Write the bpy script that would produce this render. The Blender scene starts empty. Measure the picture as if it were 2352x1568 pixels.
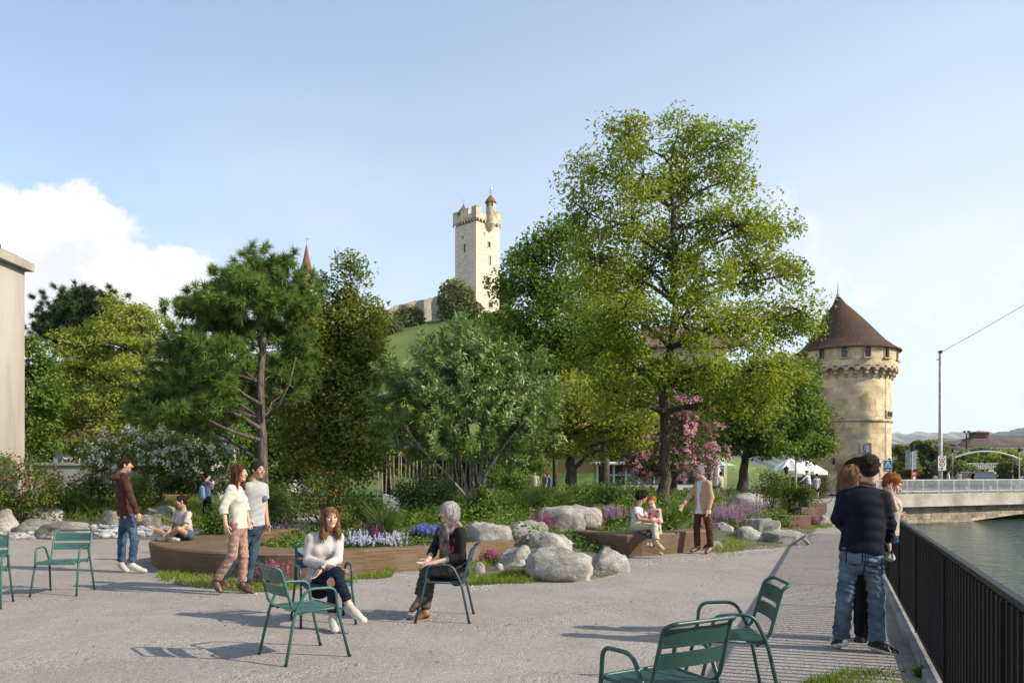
import bpy, bmesh, math, random
import numpy as np
from mathutils import Vector, Matrix
from mathutils.bvhtree import BVHTree
R = math.radians
sc = bpy.context.scene
# ------------------------------------------------------------ camera
HZ, FPX, CX, CH = 1090.0, 1800.0, 1176.0, 1.58      # horizon row, focal length, centre column, eye height
cam_d = bpy.data.cameras.new('camera'); cam = bpy.data.objects.new('camera', cam_d)
sc.collection.objects.link(cam); sc.camera = cam
cam.location = (0, 0, CH); cam.rotation_euler = (R(90), 0, 0)
cam_d.sensor_width = 36; cam_d.lens = 36*FPX/2352; cam_d.shift_y = (HZ-784)/2352
cam_d.clip_start = 0.05; cam_d.clip_end = 30000
# ------------------------------------------------------------ sun, sky, exposure
SUN_EL, SUN_AZ = R(32.4), R(106.7)
sdir = Vector((math.cos(SUN_EL)*math.sin(SUN_AZ), math.cos(SUN_EL)*math.cos(SUN_AZ), math.sin(SUN_EL)))
sun_d = bpy.data.lights.new('sun', 'SUN'); sun_d.energy = 5.0; sun_d.angle = R(0.55); sun_d.color = (1.0, 0.90, 0.76)
sun = bpy.data.objects.new('sun', sun_d); sc.collection.objects.link(sun)
sun.rotation_euler = (-sdir).to_track_quat('-Z', 'Y').to_euler(); sun.location = (60, -20, 60)
sc.view_settings.view_transform = 'Standard'; sc.view_settings.look = 'None'
sc.view_settings.exposure = 0.55; sc.view_settings.gamma = 1.0; sc.view_settings.use_curve_mapping = False
sc.cycles.use_denoising = True
try: sc.cycles.denoiser = 'OPENIMAGEDENOISE'
except Exception: pass
sc.cycles.use_adaptive_sampling = True; sc.cycles.adaptive_threshold = 0.015
sc.cycles.max_bounces = 6; sc.cycles.diffuse_bounces = 3; sc.cycles.glossy_bounces = 2
sc.cycles.transmission_bounces = 3; sc.cycles.transparent_max_bounces = 6; sc.cycles.volume_bounces = 0
sc.cycles.sample_clamp_indirect = 8; sc.cycles.caustics_reflective = False; sc.cycles.caustics_refractive = False

class NT:
    """short hand for building node graphs"""
    def __init__(s, tree): s.t = tree; s.n = tree.nodes; s.l = tree.links; s.n.clear()
    def new(s, kind, **kw):
        n = s.n.new(kind)
        for k, v in kw.items(): setattr(n, k, v)
        return n
    def put(s, sock, v):
        if isinstance(v, bpy.types.NodeSocket): s.l.new(v, sock)
        elif isinstance(v, (tuple, list)) and len(v) == 3 and sock.type == 'RGBA': sock.default_value = (*v, 1)
        else: sock.default_value = v
    def math(s, op, a, b=None, c=None, clamp=False):
        n = s.new('ShaderNodeMath', operation=op, use_clamp=clamp); s.put(n.inputs[0], a)
        if b is not None: s.put(n.inputs[1], b)
        if c is not None: s.put(n.inputs[2], c)
        return n.outputs[0]
    def vmath(s, op, a, b=None, scale=None):
        n = s.new('ShaderNodeVectorMath', operation=op); s.put(n.inputs[0], a)
        if b is not None: s.put(n.inputs[1], b)
        if scale is not None: s.put(n.inputs['Scale'], scale)
        return n.outputs[0]
    def noise(s, vec, scale, detail=4, rough=.55, dist=0):
        n = s.new('ShaderNodeTexNoise'); s.put(n.inputs['Scale'], scale); n.inputs['Detail'].default_value = detail
        n.inputs['Roughness'].default_value = rough; n.inputs['Distortion'].default_value = dist
        if vec is not None: s.l.new(vec, n.inputs['Vector'])
        return n.outputs[0]
    def voro(s, vec, scale, out='Color', feature='F1', rnd=1.0):
        n = s.new('ShaderNodeTexVoronoi', feature=feature); n.inputs['Scale'].default_value = scale
        n.inputs['Randomness'].default_value = rnd
        if vec is not None: s.l.new(vec, n.inputs['Vector'])
        return n.outputs[out]
    def ss(s, v, lo, hi, a=0.0, b=1.0):
        n = s.new('ShaderNodeMapRange', interpolation_type='SMOOTHSTEP'); s.put(n.inputs[0], v)
        for i, x in enumerate((lo, hi, a, b)): s.put(n.inputs[i+1], x)
        return n.outputs[0]
    def mix(s, f, a, b, blend='MIX'):
        n = s.new('ShaderNodeMix', data_type='RGBA', blend_type=blend)
        s.put(n.inputs[0], f); s.put(n.inputs[6], a); s.put(n.inputs[7], b)
        return n.outputs[2]
    def ramp(s, f, stops):
        n = s.new('ShaderNodeValToRGB'); e = n.color_ramp.elements
        while len(e) < len(stops): e.new(0.5)
        for i, (p, c) in enumerate(stops): e[i].position = p; e[i].color = (*c, 1)
        s.put(n.inputs[0], f); return n.outputs[0]
    def scalev(s, vec, sx, sy, sz):
        n = s.new('ShaderNodeMapping'); n.inputs['Scale'].default_value = (sx, sy, sz); s.l.new(vec, n.inputs[0]); return n.outputs[0]

world = bpy.data.worlds.new('World'); sc.world = world; world.use_nodes = True
def build_world():
    g = NT(world.node_tree)
    sky = g.new('ShaderNodeTexSky', sky_type='NISHITA', sun_disc=False)
    sky.sun_elevation = SUN_EL; sky.sun_rotation = SUN_AZ
    sky.air_density = 1.0; sky.dust_density = 0.7; sky.ozone_density = 1.5; sky.altitude = 400
    geo = g.new('ShaderNodeTexCoord').outputs['Generated']
    nrm = g.vmath('NORMALIZE', geo)
    sep = g.new('ShaderNodeSeparateXYZ'); g.l.new(nrm, sep.inputs[0])
    az = g.math('ARCTAN2', sep.outputs[0], sep.outputs[1])       # azimuth from north, elevation
    el = g.math('ARCSINE', sep.outputs[2])
    n1 = g.noise(nrm, 6.0, 8, .60, .25)
    n2 = g.noise(nrm, 2.2, 4, .5)
    n3 = g.noise(g.vmath('ADD', nrm, (0.016, -.006, 0.026)), 6.0, 8, .60, .25)
    # (azimuth, elevation, half width, half height, gain, softness) of the cloud banks, degrees
    banks = [(-35, 12.6, 8.5, 5.4, 1.5), (-29.5, 13.0, 6.4, 5.0, 1.5), (-25.0, 11.2, 5.4, 4.8, 1.4), (-31, 7.5, 12, 4.2, 1.3),
             (-8.0, 12.2, 4.4, 4.2, .66), (-6.0, 10.0, 4.4, 3.0, .6), (20.5, 13.0, 4.2, 5.4, .95), (25, 9.0, 9, 5.0, .95),
             (0.6, 17.0, 2.0, 1.2, .7), (32, 9, 9, 6, .88), (62, 12, 14, 6, 1.1), (100, 20, 16, 7, 1.0), (-75, 14, 16, 7, 1.1),
             (-120, 16, 18, 7, 1.1), (150, 14, 20, 7, 1.1), (-165, 22, 14, 6, 1.0)]
    dens = None
    for a, e, w, h, gain in banks:
        da = g.math('DIVIDE', g.math('SUBTRACT', az, R(a)), R(w)); de = g.math('DIVIDE', g.math('SUBTRACT', el, R(e)), R(h))
        r2 = g.math('ADD', g.math('MULTIPLY', da, da), g.math('MULTIPLY', de, de))
        b = g.math('MULTIPLY', g.math('SUBTRACT', 1.0, g.math('MULTIPLY', r2, .5)), gain)
        dens = b if dens is None else g.math('MAXIMUM', dens, b)
    dens = g.math('MAXIMUM', dens, -1.0)
    d = g.math('ADD', dens, g.math('MULTIPLY', g.math('SUBTRACT', n1, .52), 3.4))
    mask = g.ss(d, .55, g.ss(az, R(-12), R(8), .86, 1.7))
    wisp = g.math('MULTIPLY', g.ss(n2, .45, .72), g.ss(el, R(30), R(4)))     # thin veil low in the sky
    mask = g.math('MAXIMUM', g.math('MULTIPLY', mask, .95), g.math('MULTIPLY', wisp, .42))
    relief = g.ss(g.math('ADD', g.math('SUBTRACT', n1, n3), g.math('MULTIPLY', g.math('SUBTRACT', d, .9), -.02)), -.07, .045)
    core = g.ss(d, .9, 2.4)
    shade = g.math('MULTIPLY', g.math('SUBTRACT', 1.0, relief), g.math('ADD', .35, g.math('MULTIPLY', core, .6)))
    ccol = g.mix(shade, (6.0, 5.75, 5.5), (3.35, 3.75, 4.45))
    skyb = g.mix(1.0, sky.outputs[0], (.80, 1.0, 1.06), 'MULTIPLY')
    veil = g.math('MULTIPLY', g.ss(el, R(38), R(0), .30, .84), g.ss(az, R(-40), R(35), .55, 1.0))
    skyc = g.mix(veil, skyb, (4.75, 5.1, 5.45))
    col = g.mix(mask, skyc, ccol)
    bg = g.new('ShaderNodeBackground'); g.l.new(col, bg.inputs[0]); bg.inputs[1].default_value = 0.147
    out = g.new('ShaderNodeOutputWorld'); g.l.new(bg.outputs[0], out.inputs[0])
build_world(); world.cycles.sampling_method = 'MANUAL'; world.cycles.sample_map_resolution = 256
# ------------------------------------------------------------ helpers
COL = sc.collection
ORIG = {}
rnd = random.Random(7)
nprng = np.random.default_rng(11)
def PX(x, y, Y): return Vector(((x-CX)/FPX*Y, Y, CH-(y-HZ)/FPX*Y))     # picture column/row at depth Y -> metres
def GY(y, z=0.0): return (CH-z)*FPX/(y-HZ)                            # depth of a ground point seen on row y
def GP(x, y, z=0.0): return PX(x, y, GY(y, z))
def tag(o, label=None, cat=None, group=None, kind=None):
    if label: o['label'] = label
    if cat: o['category'] = cat
    if group: o['group'] = group
    if kind: o['kind'] = kind
    return o
def empty(name, loc, label=None, cat=None, group=None, rz=0):
    o = bpy.data.objects.new(name, None); COL.objects.link(o); o.location = loc; o.rotation_euler = (0, 0, rz)
    o.empty_display_size = .2; ORIG[o.name] = Vector(loc); return tag(o, label, cat, group)
def np_mesh(name, V, F, mats, midx=None, smooth=False):
    V = np.asarray(V, dtype=np.float32).reshape(-1, 3); me = bpy.data.meshes.new(name)
    if isinstance(F, np.ndarray):
        n, k = F.shape; loops = F.ravel().astype(np.int32); starts = np.arange(n, dtype=np.int32)*k
    else:
        n = len(F); lens = np.array([len(f) for f in F], dtype=np.int32)
        loops = np.fromiter((i for f in F for i in f), dtype=np.int32); starts = np.concatenate(([0], np.cumsum(lens)[:-1])).astype(np.int32) if n else np.zeros(0, np.int32)
    me.vertices.add(len(V)); me.vertices.foreach_set('co', V.ravel())
    me.loops.add(len(loops)); me.loops.foreach_set('vertex_index', loops)
    me.polygons.add(n); me.polygons.foreach_set('loop_start', starts)
    me.polygons.foreach_set('use_smooth', np.full(n, bool(smooth)))
    if not isinstance(mats, (list, tuple)): mats = [mats]
    for m in mats: me.materials.append(m)
    if midx is not None: me.polygons.foreach_set('material_index', np.asarray(midx, dtype=np.int32))
    me.update(calc_edges=True); me.validate(); return me
def link(name, me, parent=None, loc=(0, 0, 0), rz=0, **kw):
    o = bpy.data.objects.new(name, me); COL.objects.link(o); o.location = loc; o.rotation_euler = (0, 0, rz)
    if parent is not None: o.parent = parent
    tag(o, **kw); return o
def world_obj(name, V, F, mats, parent=None, midx=None, smooth=False, **kw):
    """mesh given in world metres; origin goes to the parent's place or to the base of the mesh"""
    V = np.asarray(V, dtype=np.float64).reshape(-1, 3)
    if parent is not None:
        off = np.array(ORIG[parent.name]); loc = (0, 0, 0)
        me = np_mesh(name, V-off, F, mats, midx, smooth); o = link(name, me, parent, loc, **kw); ORIG[o.name] = Vector(off)
    else:
        off = np.array([(V[:, 0].min()+V[:, 0].max())/2, (V[:, 1].min()+V[:, 1].max())/2, V[:, 2].min()])
        me = np_mesh(name, V-off, F, mats, midx, smooth); o = link(name, me, None, off, **kw); ORIG[o.name] = Vector(off)
    return o
class MB:
    """collects pieces of one mesh"""
    def __init__(s): s.v = []; s.f = []; s.m = []; s.cur = 0
    def raw(s, V, F):
        b = len(s.v); s.v += [tuple(v) for v in V]; s.f += [[b+i for i in f] for f in F]; s.m += [s.cur]*len(F); return s
    def box(s, c, size, ax=None, bev=0.0):
        hx, hy, hz = size[0]/2, size[1]/2, size[2]/2; c = Vector(c)
        A = ax or (Vector((1, 0, 0)), Vector((0, 1, 0)), Vector((0, 0, 1)))
        if bev <= 0:
            P = [(-1,-1,-1),(1,-1,-1),(1,1,-1),(-1,1,-1),(-1,-1,1),(1,-1,1),(1,1,1),(-1,1,1)]
            return s.raw([c+A[0]*(p[0]*hx)+A[1]*(p[1]*hy)+A[2]*(p[2]*hz) for p in P],
                         [(0,3,2,1),(4,5,6,7),(0,1,5,4),(1,2,6,5),(2,3,7,6),(3,0,4,7)])
        b = min(bev, hx*.49, hy*.49, hz*.49)
        rings = []
        for (ix, z) in ((b, -hz), (0, -hz+b), (0, hz-b), (b, hz)):
            x, y = hx-ix, hy-ix
            rings.append([(-x+b,-y,z),(x-b,-y,z),(x,-y+b,z),(x,y-b,z),(x-b,y,z),(-x+b,y,z),(-x,y-b,z),(-x,-y+b,z)])
        V = [c+A[0]*p[0]+A[1]*p[1]+A[2]*p[2] for r in rings for p in r]; F = [tuple(range(7,-1,-1)), tuple(range(24,32))]
        for r in range(3):
            for i in range(8): j = (i+1) % 8; F.append((r*8+i, r*8+j, r*8+8+j, r*8+8+i))
        return s.raw(V, F)
    def bar(s, a, b, w, h, up=(0, 0, 1), bev=0.0):
        a, b = Vector(a), Vector(b); d = (b-a); L = d.length; d = d/L; u = Vector(up)
        x = d.cross(u)
        if x.length < 1e-4: x = d.cross(Vector((1, 0, 0)))
        x.normalize(); z = x.cross(d)
        return s.box((a+b)/2, (w, L, h), (x, d, z), bev)
    def tube(s, pts, r, n=8, cap=True, closed=False):
        pts = [Vector(p) for p in pts]; m = len(pts); rr = r if isinstance(r, (list, tuple)) else [r]*m
        V, F = [], []; prev = None
        for i, p in enumerate(pts):
            if closed: t = pts[(i+1) % m]-pts[i-1]
            else: t = (pts[min(i+1, m-1)]-pts[max(i-1, 0)])
            t.normalize()
            if prev is None:
                x = t.cross(Vector((0, 0, 1)))
                if x.length < 1e-3: x = t.cross(Vector((0, 1, 0)))
            else: x = prev-t*prev.dot(t)
            x.normalize(); y = t.cross(x); prev = x
            for k in range(n): a = 2*math.pi*k/n; V.append(p+(x*math.cos(a)+y*math.sin(a))*rr[i])
        for i in range(m if closed else m-1):
            for k in range(n):
                j = (i+1) % m; F.append((i*n+k, i*n+(k+1) % n, j*n+(k+1) % n, j*n+k))
        if cap and not closed: F.append(tuple(range(n-1, -1, -1))); F.append(tuple((m-1)*n+k for k in range(n)))
        return s.raw(V, F)
    def lathe(s, prof, c=(0, 0, 0), n=24, a0=0, a1=2*math.pi, capt=False):
        full = abs(a1-a0-2*math.pi) < 1e-6; k = n if full else n+1; V, F = [], []; c = Vector(c)
        for (r, z) in prof:
            for i in range(k): a = a0+(a1-a0)*i/n; V.append(c+Vector((r*math.cos(a), r*math.sin(a), z)))
        for q in range(len(prof)-1):
            for i in range(n): j = (i+1) % k; F.append((q*k+i, q*k+j, (q+1)*k+j, (q+1)*k+i))
        if capt: F.append(tuple((len(prof)-1)*k+i for i in range(k)))
        return s.raw(V, F)
    def prism(s, poly, a, b):
        """poly: list of points; extruded from a to b (vectors added)"""
        a, b = Vector(a), Vector(b); n = len(poly); V = [Vector(p)+a for p in poly]+[Vector(p)+b for p in poly]
        F = [tuple(range(n-1, -1, -1)), tuple(range(n, 2*n))]+[(i, (i+1) % n, n+(i+1) % n, n+i) for i in range(n)]
        return s.raw(V, F)
    def build(s, name, mats, parent=None, smooth=False, **kw):
        return world_obj(name, s.v, s.f, mats, parent, s.m if isinstance(mats, (list, tuple)) else None, smooth, **kw)
    def mesh(s, name, mats, smooth=False): return np_mesh(name, s.v, s.f, mats, s.m if isinstance(mats, (list, tuple)) else None, smooth)
def copy_tree(o, parent=None):
    c = o.copy(); COL.objects.link(c); c.parent = parent
    for ch in list(o.children): copy_tree(ch, c)
    return c
def autosmooth(o, ang=40):
    me = o.data; bm = bmesh.new(); bm.from_mesh(me)
    for f in bm.faces: f.smooth = True
    for e in bm.edges:
        if len(e.link_faces) == 2 and e.calc_face_angle(0) > R(ang): e.smooth = False
    bm.to_mesh(me); bm.free(); return o
# ------------------------------------------------------------ materials
def mat(name, c, rough=.7, var=.18, scale=6, bump=0.0, bscale=40, metal=0, c2=None, spec=.35, coord='Object', stretch=None, orand=0.0, fine=0.0):
    m = bpy.data.materials.new(name); m.use_nodes = True; g = NT(m.node_tree)
    tc = g.new('ShaderNodeTexCoord').outputs[coord]
    vec = g.scalev(tc, *stretch) if stretch else tc
    n = g.noise(vec, scale, 5, .6)
    a = tuple(max(0, x*(1-var*1.6)) for x in c) if c2 is None else c2; b = tuple(min(1, x*(1+var)) for x in c)
    col = g.mix(g.ss(n, .3, .7), a, b)
    if fine > 0:
        f = g.noise(vec, scale*9, 3, .7); k = g.math('MULTIPLY_ADD', f, fine*2, 1-fine)
        col = g.mix(1.0, col, g.new('ShaderNodeCombineXYZ').outputs[0], 'MULTIPLY')
        cx = col.node.inputs[7].links[0].from_node
        for i in range(3): g.l.new(k, cx.inputs[i])
    if orand > 0:
        r = g.new('ShaderNodeObjectInfo').outputs['Random']
        h = g.new('ShaderNodeHueSaturation'); g.l.new(col, h.inputs['Color']); g.l.new(g.math('MULTIPLY_ADD', r, orand*2, 1-orand), h.inputs['Value'])
        r2 = g.math('FRACT', g.math('MULTIPLY', r, 17.3)); g.l.new(g.math('MULTIPLY_ADD', r2, orand*.08, .5-orand*.04), h.inputs['Hue'])
        g.l.new(g.math('MULTIPLY_ADD', r2, orand, 1-orand*.5), h.inputs['Saturation']); col = h.outputs[0]
    p = g.new('ShaderNodeBsdfPrincipled'); g.l.new(col, p.inputs['Base Color']); p.inputs['Roughness'].default_value = rough
    p.inputs['Metallic'].default_value = metal; p.inputs['Specular IOR Level'].default_value = spec
    if bump > 0:
        bn = g.new('ShaderNodeBump'); bn.inputs['Strength'].default_value = min(1, bump); bn.inputs['Distance'].default_value = .02*max(1, bump)
        g.l.new(g.noise(vec, bscale, 6, .65), bn.inputs['Height']); g.l.new(bn.outputs[0], p.inputs['Normal'])
    o = g.new('ShaderNodeOutputMaterial'); g.l.new(p.outputs[0], o.inputs[0]); return m
def leaf_mat(name, c1, c2, c3=None, trans=.38, rough=.5, spec=.3):
    m = bpy.data.materials.new(name); m.use_nodes = True; g = NT(m.node_tree)
    r = g.new('ShaderNodeNewGeometry').outputs['Random Per Island']
    tc = g.new('ShaderNodeTexCoord').outputs['Object']; n = g.noise(tc, .9, 3, .6)
    f = g.math('ADD', g.math('MULTIPLY', r, .55), g.math('MULTIPLY', g.ss(n, .3, .7), .45))
    col = g.ramp(f, [(0.0, c1), (.55, c2), (1.0, c3 or c2)])
    p = g.new('ShaderNodeBsdfPrincipled'); g.l.new(col, p.inputs['Base Color']); p.inputs['Roughness'].default_value = rough
    p.inputs['Specular IOR Level'].default_value = spec
    t = g.new('ShaderNodeBsdfTranslucent'); hs = g.new('ShaderNodeHueSaturation'); g.l.new(col, hs.inputs['Color'])
    hs.inputs['Hue'].default_value = .485; hs.inputs['Value'].default_value = 1.5; hs.inputs['Saturation'].default_value = 1.1; g.l.new(hs.outputs[0], t.inputs[0])
    mx = g.new('ShaderNodeMixShader'); mx.inputs[0].default_value = trans; g.l.new(p.outputs[0], mx.inputs[1]); g.l.new(t.outputs[0], mx.inputs[2])
    o = g.new('ShaderNodeOutputMaterial'); g.l.new(mx.outputs[0], o.inputs[0]); return m
def gravel_mat():
    m = bpy.data.materials.new('gravel'); m.use_nodes = True; g = NT(m.node_tree)
    tc = g.new('ShaderNodeTexCoord').outputs['Object']
    big = g.ss(g.noise(tc, .45, 6, .65, 1.2), .38, .62); mid = g.ss(g.noise(tc, 2.2, 6, .65), .35, .66)
    v1 = g.new('ShaderNodeTexVoronoi'); v1.inputs['Scale'].default_value = 38; g.l.new(tc, v1.inputs['Vector'])
    v2 = g.new('ShaderNodeTexVoronoi'); v2.inputs['Scale'].default_value = 85; g.l.new(tc, v2.inputs['Vector'])
    s1 = g.new('ShaderNodeSeparateColor'); g.l.new(v1.outputs['Color'], s1.inputs[0]); s2 = g.new('ShaderNodeSeparateColor'); g.l.new(v2.outputs['Color'], s2.inputs[0])
    base = g.mix(big, (.265, .240, .222), (.385, .350, .320)); base = g.mix(g.math('MULTIPLY', mid, .55), base, (.235, .212, .200))
    worn = g.ss(g.noise(g.scalev(tc, 1.0, .35, 1.0), .9, 6, .7, 1.5), .50, .66); base = g.mix(g.math('MULTIPLY', worn, .55), base, (.34, .292, .252))
    st = g.ramp(s2.outputs[0], [(0, (.12, .115, .115)), (.18, (.32, .30, .29)), (.7, (.36, .33, .31)), (1, (.62, .60, .57))])
    st1 = g.ramp(s1.outputs[1], [(0, (.16, .15, .145)), (.25, (.38, .35, .33)), (.8, (.38, .345, .32)), (1, (.60, .58, .55))])
    loose = g.ss(g.noise(tc, .8, 4, .7), .45, .62)
    col = g.mix(g.math('SUBTRACT', .52, g.math('MULTIPLY', worn, .25)), base, st); col = g.mix(g.math('MULTIPLY', loose, .5), col, st1); col = g.mix(1.0, col, (.84, .80, .77), 'MULTIPLY')
    p = g.new('ShaderNodeBsdfPrincipled'); g.l.new(col, p.inputs['Base Color']); p.inputs['Roughness'].default_value = .9; p.inputs['Specular IOR Level'].default_value = .2
    b = g.new('ShaderNodeBump'); b.inputs['Strength'].default_value = .8; b.inputs['Distance'].default_value = .012
    h = g.math('ADD', g.math('MULTIPLY', v2.outputs['Distance'], .5), g.math('MULTIPLY', v1.outputs['Distance'], g.math('MULTIPLY', loose, 1.1)))
    g.l.new(g.math('SUBTRACT', 1.0, h), b.inputs['Height']); g.l.new(b.outputs[0], p.inputs['Normal'])
    o = g.new('ShaderNodeOutputMaterial'); g.l.new(p.outputs[0], o.inputs[0]); return m
def water_mat():
    m = bpy.data.materials.new('river_water'); m.use_nodes = True; g = NT(m.node_tree)
    tc = g.new('ShaderNodeTexCoord').outputs['Object']
    p = g.new('ShaderNodeBsdfPrincipled'); p.inputs['Base Color'].default_value = (.018, .045, .032, 1); p.inputs['Roughness'].default_value = .06
    p.inputs['IOR'].default_value = 1.33
    v = g.scalev(tc, 1.0, 1.6, 1.0)
    h = g.math('ADD', g.noise(v, .55, 3, .5, .8), g.math('MULTIPLY', g.noise(v, 2.4, 5, .6, .5), .38))
    b = g.new('ShaderNodeBump'); b.inputs['Strength'].default_value = 1.0; b.inputs['Distance'].default_value = .42
    g.l.new(h, b.inputs['Height']); g.l.new(b.outputs[0], p.inputs['Normal'])
    o = g.new('ShaderNodeOutputMaterial'); g.l.new(p.outputs[0], o.inputs[0]); return m
def wood_mat(name, c1, c2):
    m = bpy.data.materials.new(name); m.use_nodes = True; g = NT(m.node_tree)
    tc = g.new('ShaderNodeTexCoord').outputs['UV']
    v = g.scalev(tc, 1.2, 14, 1); n1 = g.noise(v, 2.2, 6, .62, .4); v2 = g.scalev(tc, 1.0, 46, 1); n2 = g.noise(v2, 2.0, 4, .6)
    n3 = g.noise(tc, 1.1, 4, .6)
    f = g.math('ADD', g.math('MULTIPLY', g.ss(n1, .3, .7), .6), g.math('MULTIPLY', g.ss(n2, .35, .7), .4))
    col = g.mix(f, c1, c2); col = g.mix(g.math('MULTIPLY', g.ss(n3, .5, .75), .35), col, (.24, .215, .18))
    kn = g.new('ShaderNodeTexVoronoi'); kn.inputs['Scale'].default_value = 2.2; g.l.new(tc, kn.inputs['Vector'])
    col = g.mix(g.ss(kn.outputs['Distance'], .075, .03), col, (.03, .02, .013))
    r = g.new('ShaderNodeObjectInfo').outputs['Random']; h = g.new('ShaderNodeHueSaturation'); g.l.new(col, h.inputs['Color'])
    g.l.new(g.math('MULTIPLY_ADD', r, .3, .85), h.inputs['Value'])
    p = g.new('ShaderNodeBsdfPrincipled'); g.l.new(h.outputs[0], p.inputs['Base Color']); p.inputs['Roughness'].default_value = .72; p.inputs['Specular IOR Level'].default_value = .25
    b = g.new('ShaderNodeBump'); b.inputs['Strength'].default_value = .5; b.inputs['Distance'].default_value = .01; g.l.new(f, b.inputs['Height']); g.l.new(b.outputs[0], p.inputs['Normal'])
    o = g.new('ShaderNodeOutputMaterial'); g.l.new(p.outputs[0], o.inputs[0]); return m
def brick_mat(name, c1, c2, mortar, bw, bh, rough=.85, msize=.02, warp=.0, bump=.5, stain=(.2, .17, .13), stainf=.4, coord='UV', bias=0.0):
    m = bpy.data.materials.new(name); m.use_nodes = True; g = NT(m.node_tree)
    tc = g.new('ShaderNodeTexCoord').outputs[coord]
    if warp > 0:
        w = g.new('ShaderNodeTexNoise'); w.inputs['Scale'].default_value = 1.6/bh*.25; g.l.new(tc, w.inputs['Vector'])
        tv = g.vmath('ADD', tc, g.vmath('SCALE', g.vmath('SUBTRACT', w.outputs['Color'], (.5, .5, .5)), scale=warp))
    else: tv = tc
    b = g.new('ShaderNodeTexBrick'); g.l.new(tv, b.inputs['Vector']); b.offset = .5; b.squash = 1
    b.inputs['Scale'].default_value = 1; b.inputs['Brick Width'].default_value = bw; b.inputs['Row Height'].default_value = bh
    b.inputs['Mortar Size'].default_value = msize; b.inputs['Mortar Smooth'].default_value = .3; b.inputs['Bias'].default_value = bias
    b.inputs['Color1'].default_value = (*c1, 1); b.inputs['Color2'].default_value = (*c2, 1); b.inputs['Mortar'].default_value = (*mortar, 1)
    n = g.noise(tc, .5, 6, .65); col = g.mix(g.math('MULTIPLY', g.ss(n, .5, .75), stainf), b.outputs[0], stain)
    n2 = g.noise(tc, 3/bh*.5, 3, .7); col = g.mix(g.math('MULTIPLY', g.ss(n2, .35, .75), .3), col, mortar)
    p = g.new('ShaderNodeBsdfPrincipled'); g.l.new(col, p.inputs['Base Color']); p.inputs['Roughness'].default_value = rough; p.inputs['Specular IOR Level'].default_value = .2
    bp = g.new('ShaderNodeBump'); bp.inputs['Strength'].default_value = bump; bp.inputs['Distance'].default_value = .05
    g.l.new(g.math('SUBTRACT', n2, b.outputs['Fac']), bp.inputs['Height']); g.l.new(bp.outputs[0], p.inputs['Normal'])
    o = g.new('ShaderNodeOutputMaterial'); g.l.new(p.outputs[0], o.inputs[0]); return m
def flat(name, c, rough=.5, metal=0, spec=.4): return mat(name, c, rough, .06, 12, metal=metal, spec=spec)
def glass_mat(name, c=(.03, .04, .05)):
    m = mat(name, c, .08, .2, 1.5, spec=.8); return m
def set_uv(o, fn):
    """fn(world vertex, face normal) -> (u, v)"""
    me = o.data; uv = me.uv_layers.new(name='uv'); off = ORIG.get(o.name, Vector((0, 0, 0)))
    for p in me.polygons:
        for li in p.loop_indices: uv.data[li].uv = fn(me.vertices[me.loops[li].vertex_index].co+off, p.normal)
def box_uv(o):
    def fn(v, n):
        if abs(n.z) > .7: return (v.x, v.y)
        t = Vector((-n.y, n.x, 0))
        if t.length > 1e-6: t.normalize()
        return (v.dot(t), v.z)
    set_uv(o, fn); return o
# ------------------------------------------------------------ the setting
M_gravel = gravel_mat(); M_water = water_mat()
M_soil = mat('bed_soil', (.10, .085, .05), .95, .5, 1.2, .6, 30, c2=(.045, .06, .02))
M_lawn = mat('lawn_grass', (.075, .12, .028), .95, .35, .8, .7, 60, c2=(.05, .075, .02), spec=.1)
M_hill = mat('hill_grass', (.125, .155, .045), .95, .25, .06, .5, 3, c2=(.085, .11, .035), spec=.1)
M_asph = mat('asphalt', (.085, .083, .082), .9, .2, .5, .4, 60)
M_conc = mat('concrete', (.42, .39, .33), .85, .22, .35, .35, 12, c2=(.25, .22, .17), fine=.12)
M_kerb = mat('kerb_concrete', (.30, .28, .26), .9, .25, 2, .4, 30)
def bank(Y): return .91+.409*Y
def poly_sd(P, X, Y):
    P = np.array(P, float); d = np.full(X.shape, 1e9); ins = np.zeros(X.shape, bool)
    for i in range(len(P)):
        a, b = P[i], P[(i+1) % len(P)]; e = b-a; wx, wy = X-a[0], Y-a[1]
        t = np.clip((wx*e[0]+wy*e[1])/(e@e), 0, 1); d = np.minimum(d, np.hypot(wx-t*e[0], wy-t*e[1]))
        c = ((a[1] <= Y) & (b[1] > Y)) | ((b[1] <= Y) & (a[1] > Y))
        xs = a[0]+(Y-a[1])/np.where(abs(e[1]) < 1e-9, 1e-9, e[1])*e[0]; ins ^= c & (X < xs)
    return np.where(ins, d, -d)
def sstep(t): t = np.clip(t, 0, 1); return t*t*(3-2*t)
_sd = np.random.default_rng(3); _W = _sd.normal(size=(10, 2))*np.array([[.25]]*4+[[.8]]*3+[[2.2]]*3); _ph = _sd.uniform(0, 6.28, 10); _am = np.array([1]*4+[.45]*3+[.2]*3)
def wob(X, Y): return sum(_am[i]*np.sin(_W[i, 0]*X+_W[i, 1]*Y+_ph[i]) for i in range(10))/3.2
ISLAND = [(-5.25, 17.5), (-5.35, 14.3), (-4.7, 13.2), (-3.4, 12.7), (-2.3, 13.1), (-1.3, 13.5), (-.6, 13.4), (-.55, 12.2), (.1, 11.45), (.9, 11.5), (1.7, 12.4),
          (2.3, 15.0), (3.2, 16.2), (4.0, 16.1), (4.5, 15.9), (5.3, 16.6), (6.9, 18.0), (8.3, 21.5), (10.2, 26), (13.6, 36), (17, 46), (4, 46), (-3, 44), (-4.6, 30), (-5.3, 22)]
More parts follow.
